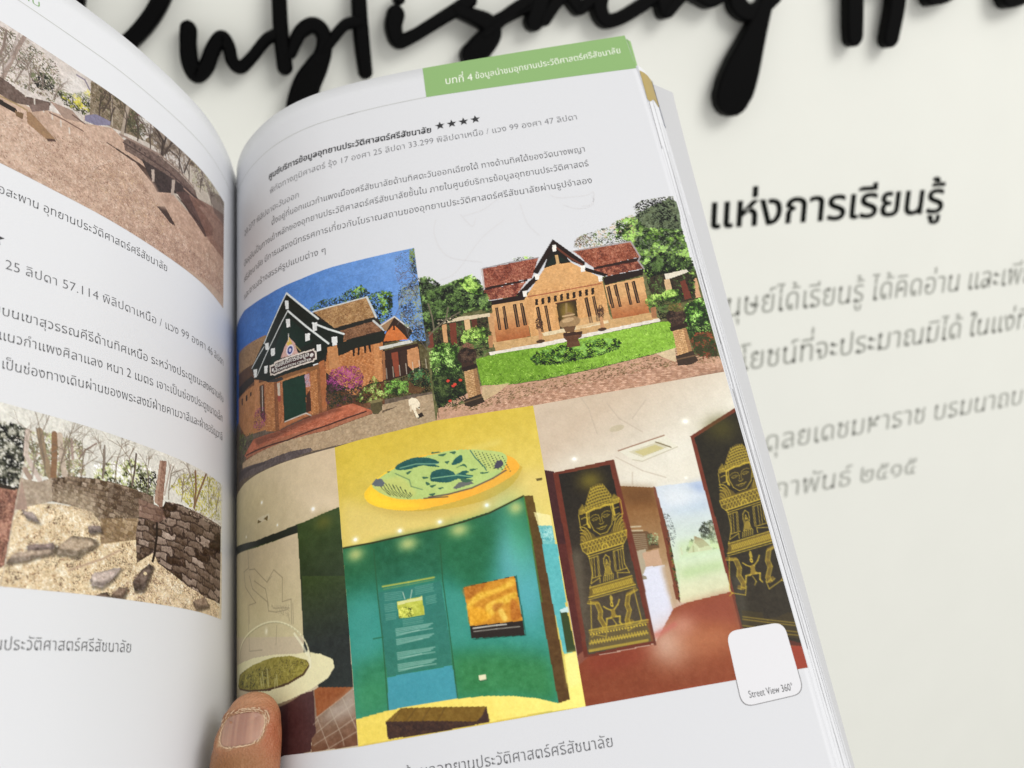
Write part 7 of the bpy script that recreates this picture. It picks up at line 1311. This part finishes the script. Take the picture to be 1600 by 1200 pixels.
# folds of skin: behind the nail and over the knuckle
for v0, am in ((258.9, .2), (260.3, .24), (261.8, .22), (263.4, .34), (265.4, .26), (244.9, .2), (246.2, .14), (277, .3), (280, .35), (283, .3)):
    disp += np.where(top, -am * np.exp(-((Vv + 0.04 * (X + 96) ** 2 * (1 if v0 > 270 else .3) * -1 - v0) / 0.45) ** 2), 0)
co += no * (disp / 1000)[:, None]
hm.vertices.foreach_set('co', co.astype(np.float32).ravel()); hm.update()
hm.polygons.foreach_set('use_smooth', np.ones(len(hm.polygons), bool))
rs = np.random.RandomState(4)
def blob_noise(n, sc, seed):
    r = np.random.RandomState(seed); out = np.zeros(len(X))
    for _ in range(n):
        k = r.normal(size=3) / sc; out += np.sin(X * k[0] + Vv * k[1] + Z * k[2] + r.uniform(0, 6.28))
    return out / n
sk = np.array((178, 128, 94), float) * np.ones((nv, 1))
def tint(mask, col):
    global sk
    mask = np.clip(mask, 0, 1)[:, None]; sk = sk * (1 - mask) + np.array(col, float) * mask
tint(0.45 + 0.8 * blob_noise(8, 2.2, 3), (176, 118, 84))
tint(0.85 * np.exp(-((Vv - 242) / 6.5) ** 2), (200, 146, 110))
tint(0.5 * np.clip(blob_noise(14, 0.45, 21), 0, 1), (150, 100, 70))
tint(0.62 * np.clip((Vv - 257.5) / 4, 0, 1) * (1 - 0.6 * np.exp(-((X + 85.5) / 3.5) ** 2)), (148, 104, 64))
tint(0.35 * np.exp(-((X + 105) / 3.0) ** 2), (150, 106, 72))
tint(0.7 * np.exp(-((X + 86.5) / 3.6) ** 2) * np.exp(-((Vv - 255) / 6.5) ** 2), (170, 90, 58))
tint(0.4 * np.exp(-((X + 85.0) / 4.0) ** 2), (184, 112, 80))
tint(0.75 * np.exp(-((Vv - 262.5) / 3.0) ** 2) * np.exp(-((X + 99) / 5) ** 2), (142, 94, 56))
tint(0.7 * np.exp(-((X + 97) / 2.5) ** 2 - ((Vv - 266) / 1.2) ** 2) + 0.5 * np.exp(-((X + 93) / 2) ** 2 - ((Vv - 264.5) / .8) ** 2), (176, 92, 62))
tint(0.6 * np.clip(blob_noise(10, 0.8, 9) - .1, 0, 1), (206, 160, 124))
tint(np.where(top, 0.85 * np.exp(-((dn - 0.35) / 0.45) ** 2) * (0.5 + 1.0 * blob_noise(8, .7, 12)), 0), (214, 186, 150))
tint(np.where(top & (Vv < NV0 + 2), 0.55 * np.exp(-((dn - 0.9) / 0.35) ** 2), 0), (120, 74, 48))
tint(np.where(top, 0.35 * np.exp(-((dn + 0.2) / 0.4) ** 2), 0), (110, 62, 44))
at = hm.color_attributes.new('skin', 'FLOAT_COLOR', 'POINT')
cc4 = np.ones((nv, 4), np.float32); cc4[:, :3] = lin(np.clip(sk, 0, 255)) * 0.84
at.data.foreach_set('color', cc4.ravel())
m_skin = bpy.data.materials.new('skin'); m_skin.use_nodes = True
nt = m_skin.node_tree; b = nt.nodes['Principled BSDF']
a_ = nt.nodes.new('ShaderNodeAttribute'); a_.attribute_name = 'skin'
nt.links.new(a_.outputs['Color'], b.inputs['Base Color'])
b.inputs['Roughness'].default_value = 0.5; b.inputs['Specular IOR Level'].default_value = 0.35
b.inputs['Subsurface Weight'].default_value = 0.06; b.inputs['Subsurface Radius'].default_value = (0.003, 0.0012, 0.0006); b.inputs['Subsurface Scale'].default_value = 0.6
tc = nt.nodes.new('ShaderNodeTexCoord'); vo = nt.nodes.new('ShaderNodeTexVoronoi'); vo.inputs['Scale'].default_value = 1500
nz = nt.nodes.new('ShaderNodeTexNoise'); nz.inputs['Scale'].default_value = 420; nz.inputs['Detail'].default_value = 6
ad = nt.nodes.new('ShaderNodeMath'); ad.operation = 'ADD'
bp = nt.nodes.new('ShaderNodeBump'); bp.inputs['Strength'].default_value = 0.6; bp.inputs['Distance'].default_value = 0.0005
for x in (vo, nz): nt.links.new(tc.outputs['Object'], x.inputs['Vector'])
nt.links.new(vo.outputs['Distance'], ad.inputs[0]); nt.links.new(nz.outputs['Fac'], ad.inputs[1]); nt.links.new(ad.outputs[0], bp.inputs['Height']); nt.links.new(bp.outputs[0], b.inputs['Normal'])
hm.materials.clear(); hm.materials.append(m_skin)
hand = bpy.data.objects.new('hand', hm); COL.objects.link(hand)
hand.matrix_world = book.matrix_world.copy()
tag(hand, 'bare hand with its thumb pressed into the gutter of the open book', 'hand')
# the nail plate follows the thumb's upper surface
from mathutils.bvhtree import BVHTree
bv = BVHTree.FromPolygons([tuple(p) for p in co], [tuple(p.vertices) for p in hm.polygons])
def thumb_z(x, v):
    o = Vector(bk(x, v, 40.0)); h = bv.ray_cast(o, Vector((0, 0, -1)), 0.2)
    return h[0].z * 1000 + ORG[2] if h[0] is not None else -20.0
na, nb = 25, 23
NV = []; 
for j in range(nb):
    for i in range(na):
        a = -1 + 2 * i / (na - 1); b_ = -1 + 2 * j / (nb - 1)
        # square -> rounded outline
        r = max(abs(a), abs(b_)); q = (abs(a) ** 3.2 + abs(b_) ** 3.2) ** (1 / 3.2) + 1e-9
        k = r / q * (1 + 0.012 * math.sin(9 * a + 4 * b_) * (r > .9))
        aa, bb = a * k, b_ * k
        v = 0.5 * (NV0 + NV1) + bb * 0.5 * (NV1 - NV0)
        x = NX - 0.055 * (v - NV0) + aa * NW
        NV.append((x, v, thumb_z(x, v)))
NV = np.array(NV)
zz = NV[:, 2].reshape(nb, na)
for _ in range(6):
    z2 = zz.copy(); z2[1:-1, 1:-1] = (zz[:-2, 1:-1] + zz[2:, 1:-1] + zz[1:-1, :-2] + zz[1:-1, 2:]) / 4; zz = z2
NV[:, 2] = zz.ravel() + 0.28
NVt = [bk(*p) for p in NV]; NVb = [bk(p[0], p[1], p[2] - 0.55) for p in NV]
idx = np.arange(na * nb).reshape(nb, na)
q = np.stack([idx[:-1, :-1], idx[1:, :-1], idx[1:, 1:], idx[:-1, 1:]], -1).reshape(-1, 4)
rim = np.r_[idx[0, :], idx[1:, -1], idx[-1, -2::-1], idx[-2:0:-1, 0]]; r2 = np.roll(rim, -1)
F = np.vstack([q, q[:, ::-1] + na * nb, np.stack([rim, r2, r2 + na * nb, rim + na * nb], -1)])
m_nail = bpy.data.materials.new('nail'); m_nail.use_nodes = True
nt = m_nail.node_tree; b = nt.nodes['Principled BSDF']
b.inputs['Roughness'].default_value = 0.32; b.inputs['Specular IOR Level'].default_value = 0.4
b.inputs['Subsurface Weight'].default_value = 0.1; b.inputs['Subsurface Scale'].default_value = 0.5; b.inputs['Subsurface Radius'].default_value = (0.003, 0.0012, 0.0008)
tc = nt.nodes.new('ShaderNodeTexCoord'); mp = nt.nodes.new('ShaderNodeMapping'); mp.inputs['Scale'].default_value = (900, 40, 40)
nz = nt.nodes.new('ShaderNodeTexNoise'); nz.inputs['Scale'].default_value = 0.6; nz.inputs['Detail'].default_value = 3
cr = nt.nodes.new('ShaderNodeValToRGB')
cr.color_ramp.elements[0].position = 0.3; cr.color_ramp.elements[0].color = (*(lin((164, 122, 106)) * 0.84), 1)
cr.color_ramp.elements[1].position = 0.75; cr.color_ramp.elements[1].color = (*(lin((198, 156, 132)) * 0.84), 1)
nt.links.new(tc.outputs['Object'], mp.inputs['Vector']); nt.links.new(mp.outputs[0], nz.inputs['Vector']); nt.links.new(nz.outputs['Fac'], cr.inputs[0]); nt.links.new(cr.outputs[0], b.inputs['Base Color'])
bp = nt.nodes.new('ShaderNodeBump'); bp.inputs['Strength'].default_value = 0.15; bp.inputs['Distance'].default_value = 0.0003
nt.links.new(nz.outputs['Fac'], bp.inputs['Height']); nt.links.new(bp.outputs[0], b.inputs['Normal'])
nail = link('nail', NVt + NVb, F, m_nail, hand)
# dry, ragged skin along the lower and right rim of the nail
m_dry = mat('dry_skin', lin((222, 192, 160)) * 0.84, 0.7, 0.2)
fl = []; ff = []
for k in range(100):
    t = rs.uniform(-0.25, 1.12) * math.pi                         # angle round the nail, lower and right side
    ca, sa = math.cos(t), math.sin(t)
    g = 1 / (abs(ca) ** 3.2 + abs(sa) ** 3.2) ** (1 / 3.2)
    gg = g * rs.uniform(1.0, 1.05)
    v = 0.5 * (NV0 + NV1) + sa * gg * 0.5 * (NV1 - NV0); x = NX - 0.055 * (v - NV0) + ca * gg * NW
    z = thumb_z(x, v) + 0.22
    l = rs.uniform(.2, .95); ang = t + math.pi / 2 + rs.uniform(-.5, .5); w = rs.uniform(.07, .15)
    dx, dv = math.cos(ang) * l, math.sin(ang) * l; ex, ev = -math.sin(ang) * w, math.cos(ang) * w
    s = len(fl)
    for (ox, ov, oz) in ((-dx - ex, -dv - ev, -.1), (dx * .2 - ex, dv * .2 - ev, .12), (dx, dv, .0), (dx * .2 + ex, dv * .2 + ev, .12), (-dx + ex, -dv + ev, -.1)):
        fl.append(bk(x + ox, v + ov, z + oz))
    ff.append(tuple(range(s, s + 5)))
for k in range(90):                                                # layered dry skin over the short free edge
    t = rs.uniform(-0.92, -0.04) * math.pi
    if t < -1.9 and k % 3: t = rs.uniform(-.5, 0) * math.pi
    ca, sa = math.cos(t), math.sin(t)
    g = 1 / (abs(ca) ** 3.2 + abs(sa) ** 3.2) ** (1 / 3.2) * rs.choice((1.06, 1.16, 1.24)) * rs.uniform(.985, 1.015)
    v = 0.5 * (NV0 + NV1) + sa * g * 0.5 * (NV1 - NV0); x = NX - 0.055 * (v - NV0) + ca * g * NW * .96
    z = thumb_z(x, v) + 0.1
    l = rs.uniform(.4, 1.1); ang = t + math.pi / 2 + rs.uniform(-.25, .25); w = rs.uniform(.05, .13)
    dx, dv = math.cos(ang) * l, math.sin(ang) * l; ex, ev = -math.sin(ang) * w, math.cos(ang) * w
    s = len(fl)
    for (ox, ov, oz) in ((-dx - ex, -dv - ev, -.12), (dx * .2 - ex, dv * .2 - ev, .08), (dx, dv, -.08), (dx * .2 + ex, dv * .2 + ev, .08), (-dx + ex, -dv + ev, -.12)):
        fl.append(bk(x + ox, v + ov, z + oz))
    ff.append(tuple(range(s, s + 5)))
link('cuticle', fl, ff, m_dry, hand, smooth=False)

# tidy up the helper text object
bpy.data.objects.remove(_fo)
